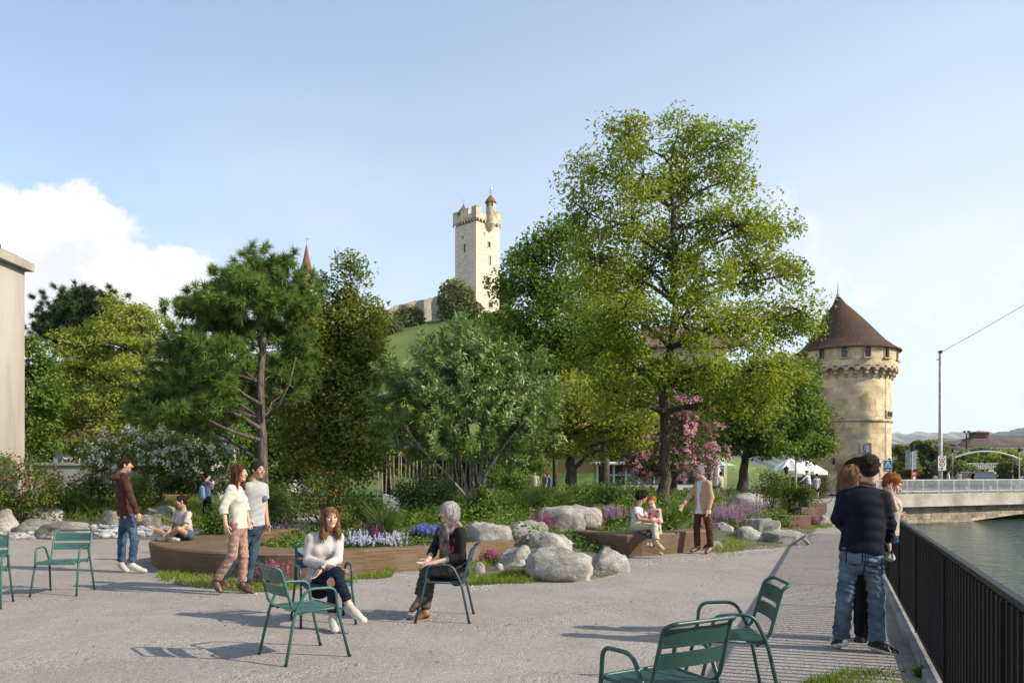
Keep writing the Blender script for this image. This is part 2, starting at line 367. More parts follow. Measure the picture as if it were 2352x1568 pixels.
LEFTBED = [(-19, 19.4), (-10.2, 19.3), (-9.0, 20.6), (-8.1, 23), (-8.3, 27), (-9.2, 33), (-14, 36), (-40, 36), (-40, 22)]
def bed_z(X, Y):
    X = np.asarray(X, float); Y = np.asarray(Y, float); w = wob(X*1.7, Y*1.7)
    d1 = poly_sd(ISLAND, X, Y)+.18*w; d2 = poly_sd(LEFTBED, X, Y)+.18*w
    z1 = np.where(d1 > 0, .03*sstep(d1/.25)+.50*sstep(d1/4.2)+.05*w*sstep(d1/2), -.12*sstep(-d1/.5))
    z2 = np.where(d2 > 0, .03*sstep(d2/.25)+.38*sstep(d2/4.5)+.05*w*sstep(d2/2), -.12*sstep(-d2/.5))
    return np.maximum(z1, z2)
def gz(x, y): return float(max(0.0, bed_z(np.array([x]), np.array([y]))[0]))
def grid_sheet(name, x0, x1, y0, y1, step, zf, m, keep=None, **kw):
    xs = np.arange(x0, x1+1e-6, step); ys = np.arange(y0, y1+1e-6, step); X, Y = np.meshgrid(xs, ys, indexing='ij'); Z = zf(X, Y)
    V = np.stack([X, Y, Z], -1).reshape(-1, 3); nx, ny = X.shape; I = np.arange(nx*ny).reshape(nx, ny)
    F = np.stack([I[:-1, :-1], I[1:, :-1], I[1:, 1:], I[:-1, 1:]], -1).reshape(-1, 4)
    if keep is not None: F = F[keep(X, Y, Z)[:-1, :-1].ravel()]
    used = np.unique(F); mp = np.full(len(V), -1); mp[used] = np.arange(len(used)); return world_obj(name, V[used], mp[F], m, smooth=True, **kw)
# ground sheet, reaching the horizon; the river cuts into it on the right
gp = [(-4000, -60), (bank(-60), -60), (bank(57), 57), (27.5, 58), (29, 74), (4000, 74), (4000, 4000), (-4000, 4000)]
world_obj('ground', [(x, y, 0) for x, y in gp], [list(range(8))], M_gravel, kind='structure')
world_obj('water', [(-80, -60, -2.0), (4000, -60, -2.0), (4000, 90, -2.0), (-80, 90, -2.0)], [(0, 1, 2, 3)], M_water, kind='structure')
mb = MB()
for a, b in zip(gp[1:5], gp[2:6]):
    mb.raw([(a[0], a[1], -.003), (b[0], b[1], -.003), (b[0], b[1], -3), (a[0], a[1], -3)], [(0, 1, 2, 3)])
M_quay = brick_mat('quay_stone', (.22, .20, .16), (.30, .27, .21), (.14, .13, .10), .9, .4)
box_uv(mb.build('quay_wall', M_quay, kind='structure'))
grid_sheet('planting_bed', -6.5, 18, 10.5, 47, .25, bed_z, M_soil, lambda X, Y, Z: (poly_sd(ISLAND, X, Y) > -.6), kind='structure')
grid_sheet('planting_bed', -41, -7, 18, 38, .3, bed_z, M_soil, lambda X, Y, Z: (poly_sd(LEFTBED, X, Y) > -.6), kind='structure')
world_obj('lawn', [(-70, 33, .006), (-9, 33, .006), (-6.2, 29, .006), (-4.2, 30, .006), (-2, 43.5, .006), (6, 43.5, .006), (17.5, 52, .006), (14, 90, .006), (-70, 90, .006)], [list(range(9))], M_lawn, kind='structure')
world_obj('road', [(16.5, 49.5, .004), (24.0, 56.5, .004), (27.4, 58.1, .004), (28.8, 74.1, .004), (400, 74.1, .004), (400, 170, .004), (14.5, 170, .004), (14.5, 90.2, .004)], [list(range(8))], M_asph, kind='structure')
# castle hill
HXP = [-400, -160, -90, -60, -30, -18, -5, 8, 24, 40, 60, 100, 400]; HZP = [10, 16, 24, 29, 35.0, 37.2, 38.2, 36, 22, 10, 3, 0, 0]
def hill_z(X, Y):
    k = sstep((Y-88)/97.); return np.interp(X*185/np.maximum(Y, 100), HXP, HZP)*k+.8*wob(X*.12, Y*.12)*k-.05
grid_sheet('hill', -330, 130, 84, 330, 3.0, hill_z, M_hill, lambda X, Y, Z: Z > -.6, kind='structure')
# far mountains on the right
def mountain(name, D, pts, seed, c, c2):
    rg = np.random.default_rng(seed); xs = np.linspace(-1500, 6000, 300)*D/9000
    px = CX+xs/D*FPX; h = np.interp(px, [p[0] for p in pts], [p[1] for p in pts]); H = CH+(HZ-h)/FPX*D
    for s, a in ((.02, 3), (.05, 2.2), (.13, 1.5), (.31, .9)): H += a*np.sin(px*s*1.3+rg.uniform(0, 6))*D/FPX*.7
    rows = np.linspace(0, 1, 26); V = []
    for r in rows:
        for i, x in enumerate(xs):
            ridge = math.sin(px[i]*.21+r*4+seed)*.5+math.sin(px[i]*.47-r*7)*.3+math.sin(px[i]*.09+r*3)*.6
            z = H[i]*(1-r**1.15)*(1-.16*ridge*math.sin(r*math.pi)); V.append((x+ridge*D*.004*r, D-r*D*.22, max(z, 0)))
    I = np.arange(26*300).reshape(26, 300); F = np.stack([I[:-1, :-1], I[1:, :-1], I[1:, 1:], I[:-1, 1:]], -1).reshape(-1, 4)
    m = mat(name+'_slopes', c, .95, .3, 7e-3*9000/D*.5, 0, c2=c2, spec=.05); world_obj(name, V, F, m, smooth=False, kind='structure')
mountain('mountains', 9000, [(1500, 1030), (1900, 1010), (2020, 996), (2060, 990), (2080, 996), (2110, 990), (2135, 997), (2165, 1000), (2190, 991), (2215, 998), (2240, 990), (2262, 986), (2290, 996), (2330, 999), (2500, 990), (3000, 1010)], 2, (.36, .28, .19), (.09, .11, .07))
mountain('foothills', 5500, [(1500, 1050), (2000, 1022), (2090, 1022), (2150, 1020), (2220, 1012), (2255, 1003), (2300, 993), (2330, 986), (2352, 981), (2450, 972), (3000, 990)], 5, (.07, .10, .05), (.04, .065, .03))
# ------------------------------------------------------------ round tower
def rock_stone(name, c, c2): return mat(name, c, .88, .25, 1.1, .5, 9, c2=c2, orand=.17, fine=.12)
M_ash = rock_stone('sandstone', (.53, .405, .25), (.43, .32, .19)); M_mortar = mat('mortar', (.56, .46, .31), .95, .2, 3, .3, 20)
M_trim = mat('sandstone_trim', (.46, .36, .23), .85, .25, 1.5, .5, 9, c2=(.25, .19, .12)); M_dark = mat('dark_interior', (.02, .018, .015), .9)
M_tile = brick_mat('roof_tile', (.095, .058, .040), (.135, .076, .05), (.045, .03, .022), .24, .28, stain=(.10, .09, .03), stainf=.55, msize=.025, bump=.8)
M_tileo = brick_mat('orange_roof_tile', (.22, .105, .058), (.28, .14, .075), (.10, .055, .035), .35, .4, msize=.03, stainf=.3)
M_glass = glass_mat('window_glass'); M_wood_dark = mat('dark_wood', (.06, .04, .028), .7, .3, 8)
M_white = mat('white_paint', (.74, .74, .72), .5, .06, 3); M_metal = mat('grey_metal', (.32, .33, .34), .45, .12, 6, metal=.6); M_black = mat('black_paint', (.018, .018, .02), .45, .2, 10)
TY = 80.0; TC = PX(1945, HZ, TY); TCX = TC.x; u = TY/FPX
def tz(y): return CH+(HZ-y)*u*.95
def tzc(y): return CH+(HZ-y)*u
tw = empty('round_tower', (TCX, TY, 0), 'round sandstone gate tower with a tall brown conical roof by the bridge', 'tower')
RS = 4.1
AX, AW, AZ = -.55, 1.72, tz(1048)                # gate arch: centre offset, half width, crown height
def arch_h(x):                                   # pointed arch
    t = abs(x-AX)/AW
    return None if t >= 1 else 2.0+(AZ-2.0)*math.sqrt(max(0, 1-t**1.7))
core = MB()
NA = 96; a_lo, a_hi = math.pi, 2*math.pi
for i in range(NA*2):
    a0 = 2*math.pi*i/(NA*2); a1 = 2*math.pi*(i+1)/(NA*2); am = (a0+a1)/2; x = (RS-.014)*math.cos(am); z0 = 0
    if math.sin(am) < 0 or abs(x-AX) < AW*1.01:
        h = arch_h(x)
        if h is not None: z0 = h
    r = RS-.014
    core.raw([(TCX+r*math.cos(a0), TY+r*math.sin(a0), z0), (TCX+r*math.cos(a1), TY+r*math.sin(a1), z0), (TCX+r*math.cos(a1), TY+r*math.sin(a1), 12.3), (TCX+r*math.cos(a0), TY+r*math.sin(a0), 12.3)], [(0, 1, 2, 3)])
core.build('wall_core', M_mortar, tw)
vault = MB(); prev = None
for k in range(25):
    x = AX-AW+2*AW*k/24; h = arch_h(max(min(x, AX+AW-1e-4), AX-AW+1e-4)); p = (TCX+x, h)
    if prev:
        vault.raw([(prev[0], TY-4.1, prev[1]), (p[0], TY-4.1, p[1]), (p[0], TY+4.1, p[1]), (prev[0], TY+4.1, prev[1])], [(0, 1, 2, 3)])
    prev = p
for sx in (-1, 1):
    x = TCX+AX+sx*AW; vault.raw([(x, TY-3.7, 0), (x, TY+3.7, 0), (x, TY+3.7, 2.05), (x, TY-3.7, 2.05)], [(0, 1, 2, 3)])
vault.build('gate_vault', M_trim, tw)
def wedge(r0, r1, a0, a1, z0, z1, n=3):
    V, F = [], []
    for i in range(n+1):
        a = a0+(a1-a0)*i/n; c, s_ = math.cos(a), math.sin(a)
        V += [(r0*c, r0*s_, z0), (r1*c, r1*s_, z0), (r1*c, r1*s_, z1), (r0*c, r0*s_, z1)]
    for i in range(n):
        b = i*4; F += [(b+1, b+5, b+6, b+2), (b+2, b+6, b+7, b+3), (b, b+4, b+5, b+1)]
    F += [(0, 1, 2, 3), (n*4+3, n*4+2, n*4+1, n*4)]; return V, F
rg = random.Random(5); rest = MB(); nstone = 0
ch = .56; zc = 0.0; row = 0
while zc < 11.6:
    z1 = min(zc+ch*rg.uniform(.92, 1.08), 11.75); a = math.pi+rg.uniform(-.2, .2); row += 1
    lim = a+2*math.pi-.02
    while a < lim:
        wa = rg.uniform(.24, .46); a1 = min(a+wa, lim); g = .010/RS
        x0, x1 = RS*math.cos(a), RS*math.cos(a1); front = math.sin((a+a1)/2) < .12
        hm = [h for h in (arch_h(x0), arch_h(x1), arch_h((x0+x1)/2)) if h is not None] if math.sin((a+a1)/2) < 0 else []
        zz = zc
        if hm and max(hm) > zc+.02: zz = max(hm)+.0
        if zz < z1-.08:
            V, F = wedge(RS-.12, RS+rg.uniform(-.006, .016), a+g*1.0, a1-g*1.0, zz+.010, z1-.010, 6)
            if front and nstone < 290:
                nstone += 1; me = np_mesh('stone', V, F, M_ash); link('stone', me, tw)
            else: rest.raw([(TCX+v[0], TY+v[1], v[2]) for v in V], F)
        a = a1
    zc = z1
rest.build('far_side_stonework', M_ash, tw, kind='stuff')
sc_ = MB(); sc_.lathe([(RS-.02, -.16), (RS+.10, -.13), (RS+.20, .0), (RS+.16, .08), (RS+.02, .16)], (TCX, TY, tz(965)), 72); sc_.build('string_course', M_trim, tw)
ar = MB()                                          # moulded rim of the gate arch, standing proud of the wall
prev = None
for k in range(33):
    t = -1+2*k/32; x = AX+AW*t; h = arch_h(max(min(x, AX+AW-1e-4), AX-AW+1e-4)) if abs(t) < 1 else 2.0
    nx, nz = (x-AX)/AW*.34, .30*(1-abs(t))**.5+.04
    yf = TY-math.sqrt(max(.1, (RS+.09)**2-x*x)); q = [(TCX+x, yf, h), (TCX+x+nx, yf+.02, h+nz), (TCX+x, yf+.55, h), (TCX+x+nx, yf+.55, h+nz)]
    if prev: ar.raw(prev+q, [(0, 4, 5, 1), (1, 5, 7, 3), (2, 6, 4, 0)])
    prev = q
ar.build('arch_rim', M_trim, tw)
# corbel table and upper drum
RU = 4.72; zd0, zd1 = tz(842), 14.0
dr = MB(); dr.lathe([(RU-.24, zd0), (RU-.24, zd1+.1)], (TCX, TY, 0), 72); dr.lathe([(RS-.1, zd0+.02), (RU-.07, zd0+.02)], (TCX, TY, 0), 72); dr.build('drum_core', M_mortar, tw)
NC = 30; aw = 2*math.pi/NC
for i in range(NC):
    a = math.pi+(i+.5)*aw; ca, sa = math.cos(a), math.sin(a)
    if sa > .35: continue
    c = MB(); t = Vector((-sa, ca, 0)); n = Vector((ca, sa, 0))
    for (r1, zb, zt) in ((RS+.20, tz(866), tz(859)), (RS+.42, tz(859.5), tz(851)), (RS+.62, tz(851.5), tz(842))):
        c.box(Vector((TCX, TY, 0))+n*((RS-.014+r1)/2)+Vector((0, 0, (zb+zt)/2)), (.34, r1-RS+.06, zt-zb), (t, n, Vector((0, 0, 1))), .05)
    c.build('corbel', M_trim, tw)
    a2 = a+aw/2; V = []; F = []; K = 9                 # little arch between two corbels
    for k in range(K):
        q = -1+2*k/(K-1); ang = a2+q*(aw/2-.036); zt = tz(841)-.30*(1-math.sqrt(max(0, 1-q*q)))-.10
        for rr in (RS+.2, RU): V.append((rr*math.cos(ang), rr*math.sin(ang), zt))
        V.append((RU*math.cos(ang), RU*math.sin(ang), tz(834)))
    for k in range(K-1):
        b = k*3; F += [(b, b+3, b+4, b+1), (b+1, b+4, b+5, b+2)]
    link('corbel_arch', np_mesh('corbel_arch', V, F, M_trim), tw)
NW = 14; zw0, zw1 = tz(822), tz(799)
win_a = [math.pi+(i+.5)*2*math.pi/NW for i in range(NW)]
for row in range(3):
    z0 = zd0+.12+row*(zd1-zd0-.1)/3; z1 = z0+(zd1-zd0-.1)/3-.012; a = math.pi+row*.11
    while a < 2*math.pi+.6 and a < 3*math.pi:
        a1 = a+rg.uniform(.16, .27)
        inwin = row >= 1 and any(a-.075 < w_ < a1+.075 for w_ in win_a)
        if not inwin and math.sin((a+a1)/2) < .35:
            V, F = wedge(RU-.26, RU+rg.uniform(-.004, .01), a+.001, a1-.001, z0, z1, 4); link('stone', np_mesh('stone', V, F, M_ash), tw)
        elif inwin and math.sin((a+a1)/2) < .35:
            for w_ in win_a:
                if a-.075 < w_ < a1+.075:
                    for b0, b1 in ((a, w_-.078), (w_+.078, a1)):
                        if b1-b0 > .02:
                            V, F = wedge(RU-.26, RU+.005, b0+.001, b1-.001, z0, z1); link('stone', np_mesh('stone', V, F, M_ash), tw)
        a = a1
for w_ in win_a:
    if math.sin(w_) > .35: continue
    n = Vector((math.cos(w_), math.sin(w_), 0)); t = Vector((-n.y, n.x, 0)); c = Vector((TCX, TY, (zw0+zw1)/2)); h = zw1-zw0
    f = MB()
    for s_ in (-1, 1): f.box(c+n*(RU-.06)+t*(s_*.33), (.09, .24, h+.1), (t, n, Vector((0, 0, 1))))
    f.box(c+n*(RU+.03)+Vector((0, 0, -h/2-.05)), (.86, .32, .12), (t, n, Vector((0, 0, 1))))
    wf = f.build('window', M_trim, tw)
    p = MB(); p.box(c+n*(RU-.20), (.58, .03, h), (t, n, Vector((0, 0, 1)))); p.build('pane', M_glass, wf)
    p = MB(); p.box(c+n*(RU-.16), (.05, .05, h), (t, n, Vector((0, 0, 1)))); p.box(c+n*(RU-.16)+Vector((0, 0, h*.12)), (.58, .045, .05), (t, n, Vector((0, 0, 1)))); p.build('frame', M_wood_dark, wf)
def lerp_prof(pts, n):
    zs = np.array([p[1] for p in pts]); rs = np.array([p[0] for p in pts]); z = np.linspace(zs[0], zs[-1], n); return list(zip(np.interp(z, zs, rs), z))
ze, za = 13.95, tzc(681)
prof = [(5.05, ze), (4.45, ze+.42), (3.72, ze+1.08), (3.05, ze+1.95), (2.42, ze+2.8), (1.85, ze+3.55), (1.2, ze+4.35), (.62, ze+5.0), (.16, za)]
rf = MB(); dense = lerp_prof(prof, 44); V, F = [], []; NN = 64
steps = []
for k, (r, z) in enumerate(dense[:-1]): steps += [(r+.035, z), (dense[k+1][0]+.01, dense[k+1][1]+.0)]
off = lambda z: -.9*((z-ze)/(za-ze))**1.2
for (r, z) in steps:
    for i in range(NN): a = 2*math.pi*i/NN; V.append((TCX+off(z)+r*math.cos(a), TY+r*math.sin(a), z))
for q in range(len(steps)-1):
    for i in range(NN): j = (i+1) % NN; F.append((q*NN+i, q*NN+j, (q+1)*NN+j, (q+1)*NN+i))
rf.raw(V, F); rf.lathe([(RU-.2, ze-.06), (5.08, ze-.06), (5.08, ze+.04)], (TCX, TY, 0), 64)
ro = rf.build('roof', M_tile, tw)
set_uv(ro, lambda v, n: (math.atan2(v.y-TY, v.x-TCX)*3.2, v.z*1.3))
fi = MB(); fx = TCX-.9; fi.lathe([(.24, za-.35), (.20, za+.1), (.09, za+.35), (.05, za+1.0), (.015, tzc(646))], (fx, TY, 0), 10); fi.build('finial', M_metal, tw)
ni = MB(); xx = (2010-1945)*u; yy = TY-math.sqrt(RS*RS-xx*xx); nn = Vector((xx, yy-TY, 0)).normalized(); tt = Vector((-nn.y, nn.x, 0))
c = Vector((TCX+xx, yy, tz(949))); ni.box(c+nn*.03, (1.55, .12, .72), (tt, nn, Vector((0, 0, 1)))); nz_ = ni.build('niche', M_trim, tw)
ni = MB(); ni.box(c+nn*.085, (1.25, .06, .46), (tt, nn, Vector((0, 0, 1)))); ni.build('opening', M_dark, nz_)
# coat of arms above the gate
cx_ = (1946-1945)*u; cc = Vector((TCX+cx_, TY-math.sqrt(RS*RS-cx_*cx_)-.10, tz(1030)))
pl = MB(); pl.box(cc+Vector((0, .05, .03)), (1.15, .2, 1.05), None, .04); arms = pl.build('coat_of_arms', M_trim, tw)
M_blue = flat('heraldic_blue', (.07, .17, .42)); M_wht = flat('heraldic_white', (.75, .75, .74))
def shield(side):
    pts = [(0, .34), (.26, .34), (.26, -.02), (.2, -.22), (0, -.36)]; return [(side*x, z) for x, z in pts]
for s_, m_ in ((-1, M_blue), (1, M_wht)):
    q = MB(); P = [Vector((cc.x+x, 0, cc.z+z)) for x, z in (shield(s_) if s_ > 0 else shield(s_)[::-1])]
    q.prism(P, (0, cc.y-.12, 0), (0, cc.y-.05, 0)); q.build('shield_half', m_, arms)
q = MB()
for k in range(14):
    a = 2*math.pi*k/14; q.tube([cc+Vector((.42*math.cos(a), -.08, .40*math.sin(a)+.02)), cc+Vector((.50*math.cos(a+.25), -.13, .46*math.sin(a+.25)+.02))], [.07, .05], 6)
q.build('carved_mantling', M_trim, arms)
for k, (dx, dz) in enumerate(((-.13, .18), (-.13, -.06), (.12, .16), (.14, -.04))):
    q = MB(); q.box(cc+Vector((dx, -.125, dz)), (.10, .02, .14), None, .02); q.build('charge', M_wht if dx < 0 else flat('heraldic_red', (.5, .08, .06)), arms)
ln = MB(); lx = TCX+(1884-1945)*u; ly = TY-math.sqrt(max(.1, RS**2-((1884-1945)*u)**2)); ln.tube([(lx, ly+.2, 3.2), (lx-.05, ly-.35, 3.3), (lx-.05, ly-.42, 3.1)], .03, 6); ln.box((lx-.05, ly-.42, 2.8), (.24, .24, .42), None, .04); ln.lathe([(.2, 3.02), (.02, 3.25)], (lx-.05, ly-.42, 0), 6); ln.build('wall_lantern', M_black, tw)
pp = MB(); px_ = (2010-1945)*u*1.0; px_ = 2.35; py_ = TY-math.sqrt(RS*RS-px_*px_)-.08; pp.tube([(TCX+px_, py_, .1), (TCX+px_, py_, tz(866))], .028, 6); pp.build('lightning_cable', M_metal, tw)
# ------------------------------------------------------------ square hill tower
QY = 185.0; q_ = QY/FPX
M_rub = brick_mat('rubble_stone', (.66, .54, .39), (.44, .33, .21), (.78, .70, .58), 1.25, .52, warp=.5, msize=.07, stain=(.42, .34, .24), stainf=.28, bump=.7)
M_rend = mat('tower_render', (.52, .43, .31), .9, .2, .5, .3, 6, c2=(.38, .31, .22), fine=.1)
def qz(y, d=0): return CH+(HZ-y)*(QY+d)/FPX
S = 5.35; QC = Vector((PX(1093.5, HZ, QY).x, QY+S*1.0, 0)); ang = R(45.5)
ex = Vector((math.cos(ang), math.sin(ang), 0)); ey = Vector((-math.sin(ang), math.cos(ang), 0)); ez = Vector((0, 0, 1)); SD = S*math.sqrt(2)
hb = float(hill_z(np.array([QC.x]), np.array([QC.y]))[0])-1.5; zt = qz(507)
st = empty('square_tower', (QC.x, QC.y, hb), 'tall square pale stone tower with corner turret on the hill', 'tower')
b = MB(); b.box(QC+ez*((hb+zt)/2), (SD, SD, zt-hb), (ex, ey, ez)); box_uv(b.build('shaft', M_rub, st))
for sx, sy in ((-1, -1), (1, -1), (-1, 1), (1, 1)):
    z = hb+3; k = 0
    qn = MB()
    while z < zt-1:
        L1, L2 = (.9, .5) if k % 2 else (.5, .9); c0 = QC+ex*(sx*(SD/2+.03))+ey*(sy*(SD/2+.03))+ez*(z+.28)
        qn.box(c0-ex*(sx*L1/2)-ey*(sy*L2/2), (L1, L2, .5), (ex, ey, ez)); z += .58; k += 1
    qn.build('quoin', mat('quoin_stone', (.62, .46, .28), .9, .35, .4, .4, 6, c2=(.68, .58, .44)), st)
PD = SD+.72; zp0, zp1 = zt-.1, qz(487); zp2 = qz(474)
b = MB()
for d_, e_, n_ in ((ex, ey, 1), (ex, ey, -1), (ey, ex, 1), (ey, ex, -1)):
    L = PD if d_ is ex else PD-.9
    b.box(QC+e_*(n_*(PD/2-.22))+ez*((zp0+.9+zp1)/2), (L, .44, zp1-zp0-.9), (d_, e_, ez))
b.box(QC+ez*(zp0+.98), (PD-.9, PD-.9, .12), (ex, ey, ez))
b.build('parapet', M_rend, st)
def side(i):
    d_, n_ = [(ex, -ey), (ey, -ex), (ex, ey), (ey, ex)][i]; return d_, n_
for i in range(4):
    d_, n_ = side(i); n = 8
    for k in range(n):
        t = -PD/2+PD*(k+.5)/n; c = MB()
        p0 = QC+n_*(PD/2-.3)+d_*t
        V = []; K = 7
        for j in range(K):
            qv = -1+2*j/(K-1); z = zp0+.35+.5*math.sqrt(max(0, 1-qv*qv)); c0 = QC+d_*(t+qv*PD/n/2*.8)
            V += [c0+n_*(SD/2-.05)+ez*z, c0+n_*(PD/2)+ez*z, c0+n_*(PD/2)+ez*(zp0+.95)]
        F = [f for j in range(K-1) for f in ((j*3, j*3+3, j*3+4, j*3+1), (j*3+1, j*3+4, j*3+5, j*3+2))]
        c.raw(V, F); c.box(QC+n_*((PD/2+SD/2)/2)+d_*(t+PD/n/2*.98)+ez*(zp0+.55), (.24, PD/2-SD/2, .78), (d_, n_, ez)); c.build('corbel_arch', M_rend, st)
    for k, (t0, t1) in enumerate(((-.5, -.30), (-.17, .17), (.30, .5))):
        if i == 0 and k == 1: continue
        m_ = MB(); tt0, tt1 = t0*PD, t1*PD
        if i in (1, 3): tt0, tt1 = max(tt0, -PD/2+.45), min(tt1, PD/2-.45)
        m_.box(QC+n_*(PD/2-.22)+d_*((tt0+tt1)/2)+ez*((zp1+zp2)/2-.005), (tt1-tt0, .44, zp2-zp1+.01), (d_, n_, ez)); m_.box(QC+n_*(PD/2-.22)+d_*((tt0+tt1)/2)+ez*(zp2+.06), (tt1-tt0+.12, .6, .12), (d_, n_, ez)); m_.build('merlon', M_rend, st)
def sq_window(i, t, ypx, w, h):
    d_, n_ = side(i); c = QC+n_*(SD/2)+d_*t; zz = CH+(HZ-ypx)*(c.y)/FPX
    f = MB(); f.box(c+n_*.03+ez*zz, (w+.5, .14, h+.5), (d_, n_, ez)); wo = f.build('window', M_rend, st)
    f = MB(); f.box(c+n_*.085+ez*zz, (w, .06, h), (d_, n_, ez)); f.build('opening', M_dark, wo)
sq_window(1, .2, 570, .45, 1.9); sq_window(0, .4, 562, .7, 1.3); sq_window(0, .7, 598, .35, 2.0); sq_window(0, -.1, 648, 1.2, 1.4); sq_window(0, .9, 700, 1.2, 1.2); sq_window(1, .9, 545, .3, .3); sq_window(0, -1.2, 535, .3, .4)
tc0 = QC-ey*(PD/2+.05)+ex*.55; tb = MB(); zt0 = qz(507); r_ = 1.28
tb.lathe([(.05, qz(524)), (.45, qz(519)), (.55, qz(518)), (.8, qz(514)), (.9, qz(513)), (1.1, qz(509)), (1.28, qz(508)), (1.3, qz(505)), (1.15, qz(504)), (1.12, qz(456))], (tc0.x, tc0.y, 0), 20); tb.build('turret', M_rend, st)
tr = MB(); tr.lathe([(1.12, qz(457.5)), (1.42, qz(457)), (1.3, qz(454)), (.8, qz(446)), (.1, qz(438))], (tc0.x, tc0.y, 0), 16); t_r = tr.build('turret_roof', M_tileo, st); set_uv(t_r, lambda v, n: (math.atan2(v.y-tc0.y, v.x-tc0.x)*1.2, v.z))
for a in (-2.2, -1.2):
    w = MB(); n = Vector((math.cos(a), math.sin(a), 0)); t = Vector((-n.y, n.x, 0)); w.box(tc0+n*1.13+ez*qz(463), (.4, .06, .95), (t, n, ez)); w.build('turret_window', M_dark, st)
w = MB(); w.box(tc0-ey*1.14+ez*qz(482), (.14, .06, 1.4), (ex, ey, ez)); w.build('arrow_slit', M_dark, st)
fn = MB(); fn.tube([tc0+ez*(qz(439)), tc0+ez*qz(419)], .06, 6); fn.tube([tc0+ez*qz(432)-ex*.7, tc0+ez*qz(432)+ex*.7], .05, 5); fn.box(tc0+ez*qz(421)+ex*.35, (.7, .04, .4), (ex, ey, ez)); fn.build('weather_vane', M_metal, st)
c2_ = QC+ey*2.0-ex*2.6; br = MB(); br.lathe([(1.5, qz(482)), (1.75, qz(478)), (1.0, qz(467)), (.4, qz(460)), (.08, qz(452))], (c2_.x, c2_.y, 0), 14); o_ = br.build('stair_roof', M_tileo, st); set_uv(o_, lambda v, n: (math.atan2(v.y-c2_.y, v.x-c2_.x)*1.2, v.z))
br = MB(); br.lathe([(1.35, zp0+1), (1.35, qz(480))], (c2_.x, c2_.y, 0), 14); br.build('stair_turret', M_rend, st)
fn = MB(); fn.tube([c2_+ez*qz(453), c2_+ez*qz(441)], .05, 5); fn.tube([c2_+ez*qz(444.5)-ex*.5, c2_+ez*qz(444.5)+ex*.5], .04, 5); fn.build('weather_cross', M_metal, st)
# ------------------------------------------------------------ wall on the hill
M_wallst = brick_mat('old_wall_stone', (.36, .32, .26), (.24, .21, .17), (.42, .38, .32), .9, .5, warp=.7, msize=.08, stain=(.12, .11, .09), stainf=.5, bump=1)
wp = [(700, 770), (800, 748), (870, 723), (905, 703), (960, 690), (1030, 676), (1092, 668)]; WB = MB()
xs = np.linspace(700, 1085, 60); V, F = [], []; rg = random.Random(3)
for i, x in enumerate(xs):
    Y = 181+.5*math.sin(i); p = PX(x, np.interp(x, [a[0] for a in wp], [a[1] for a in wp])+rg.uniform(-2, 2), Y); zb_ = float(hill_z(np.array([p.x]), np.array([Y]))[0])-1.2
    for dy in (0, 1.1):
        for k in range(6): V.append((p.x, Y+dy+rg.uniform(-.18, .18), zb_+(p.z-zb_)*k/5))
for i in range(59):
    for side_ in range(2):
        for k in range(5): b = i*12+side_*6+k; F.append((b, b+12, b+13, b+1))
    F.append((i*12+5, i*12+17, i*12+23, i*12+11))
WB.raw(V, F); box_uv(tag(WB.build('hill_wall', M_wallst), 'old grey stone wall climbing the grassy hill to the square tower', 'wall'))
# ------------------------------------------------------------ white turret with red spire behind the trees
SY = 170.0
def sz(y): return CH+(HZ-y)*SY/FPX
c = PX(704, HZ, SY); zb_ = float(hill_z(np.array([c.x]), np.array([SY]))[0])-1
sp = empty('spire_tower', (c.x, SY, zb_), 'round white tower with slim red tiled spire behind the left trees', 'tower')
b = MB(); b.lathe([(2.0, zb_), (2.0, sz(668))], (c.x, SY, 0), 24); b.build('shaft', M_white, sp)
b = MB(); b.lathe([(2.0, sz(700)), (2.15, sz(699)), (2.15, sz(696)), (2.0, sz(695))], (c.x, SY, 0), 24); b.build('cornice', M_conc, sp)
b = MB(); b.lathe([(2.0, sz(668)), (2.75, sz(664)), (2.2, sz(655)), (1.55, sz(635)), (1.2, sz(620)), (.6, sz(590)), (.08, sz(562))], (c.x, SY, 0), 20); o_ = b.build('spire', M_tileo, sp); set_uv(o_, lambda v, n: (math.atan2(v.y-SY, v.x-c.x)*1.5, v.z))
b = MB(); b.tube([(c.x, SY, sz(564)), (c.x, SY, sz(545))], .05, 5); b.box((c.x+.2, SY, sz(549)), (.5, .03, .25)); b.build('weather_vane', M_metal, sp)
for a in (-1.9, -1.1):
    w = MB(); n = Vector((math.cos(a), math.sin(a), 0)); t = Vector((-n.y, n.x, 0)); w.box(Vector((c.x, SY, sz(683)))+n*2.0, (.5, .08, 1.0), (t, n, ez)); w.build('window', M_dark, sp)
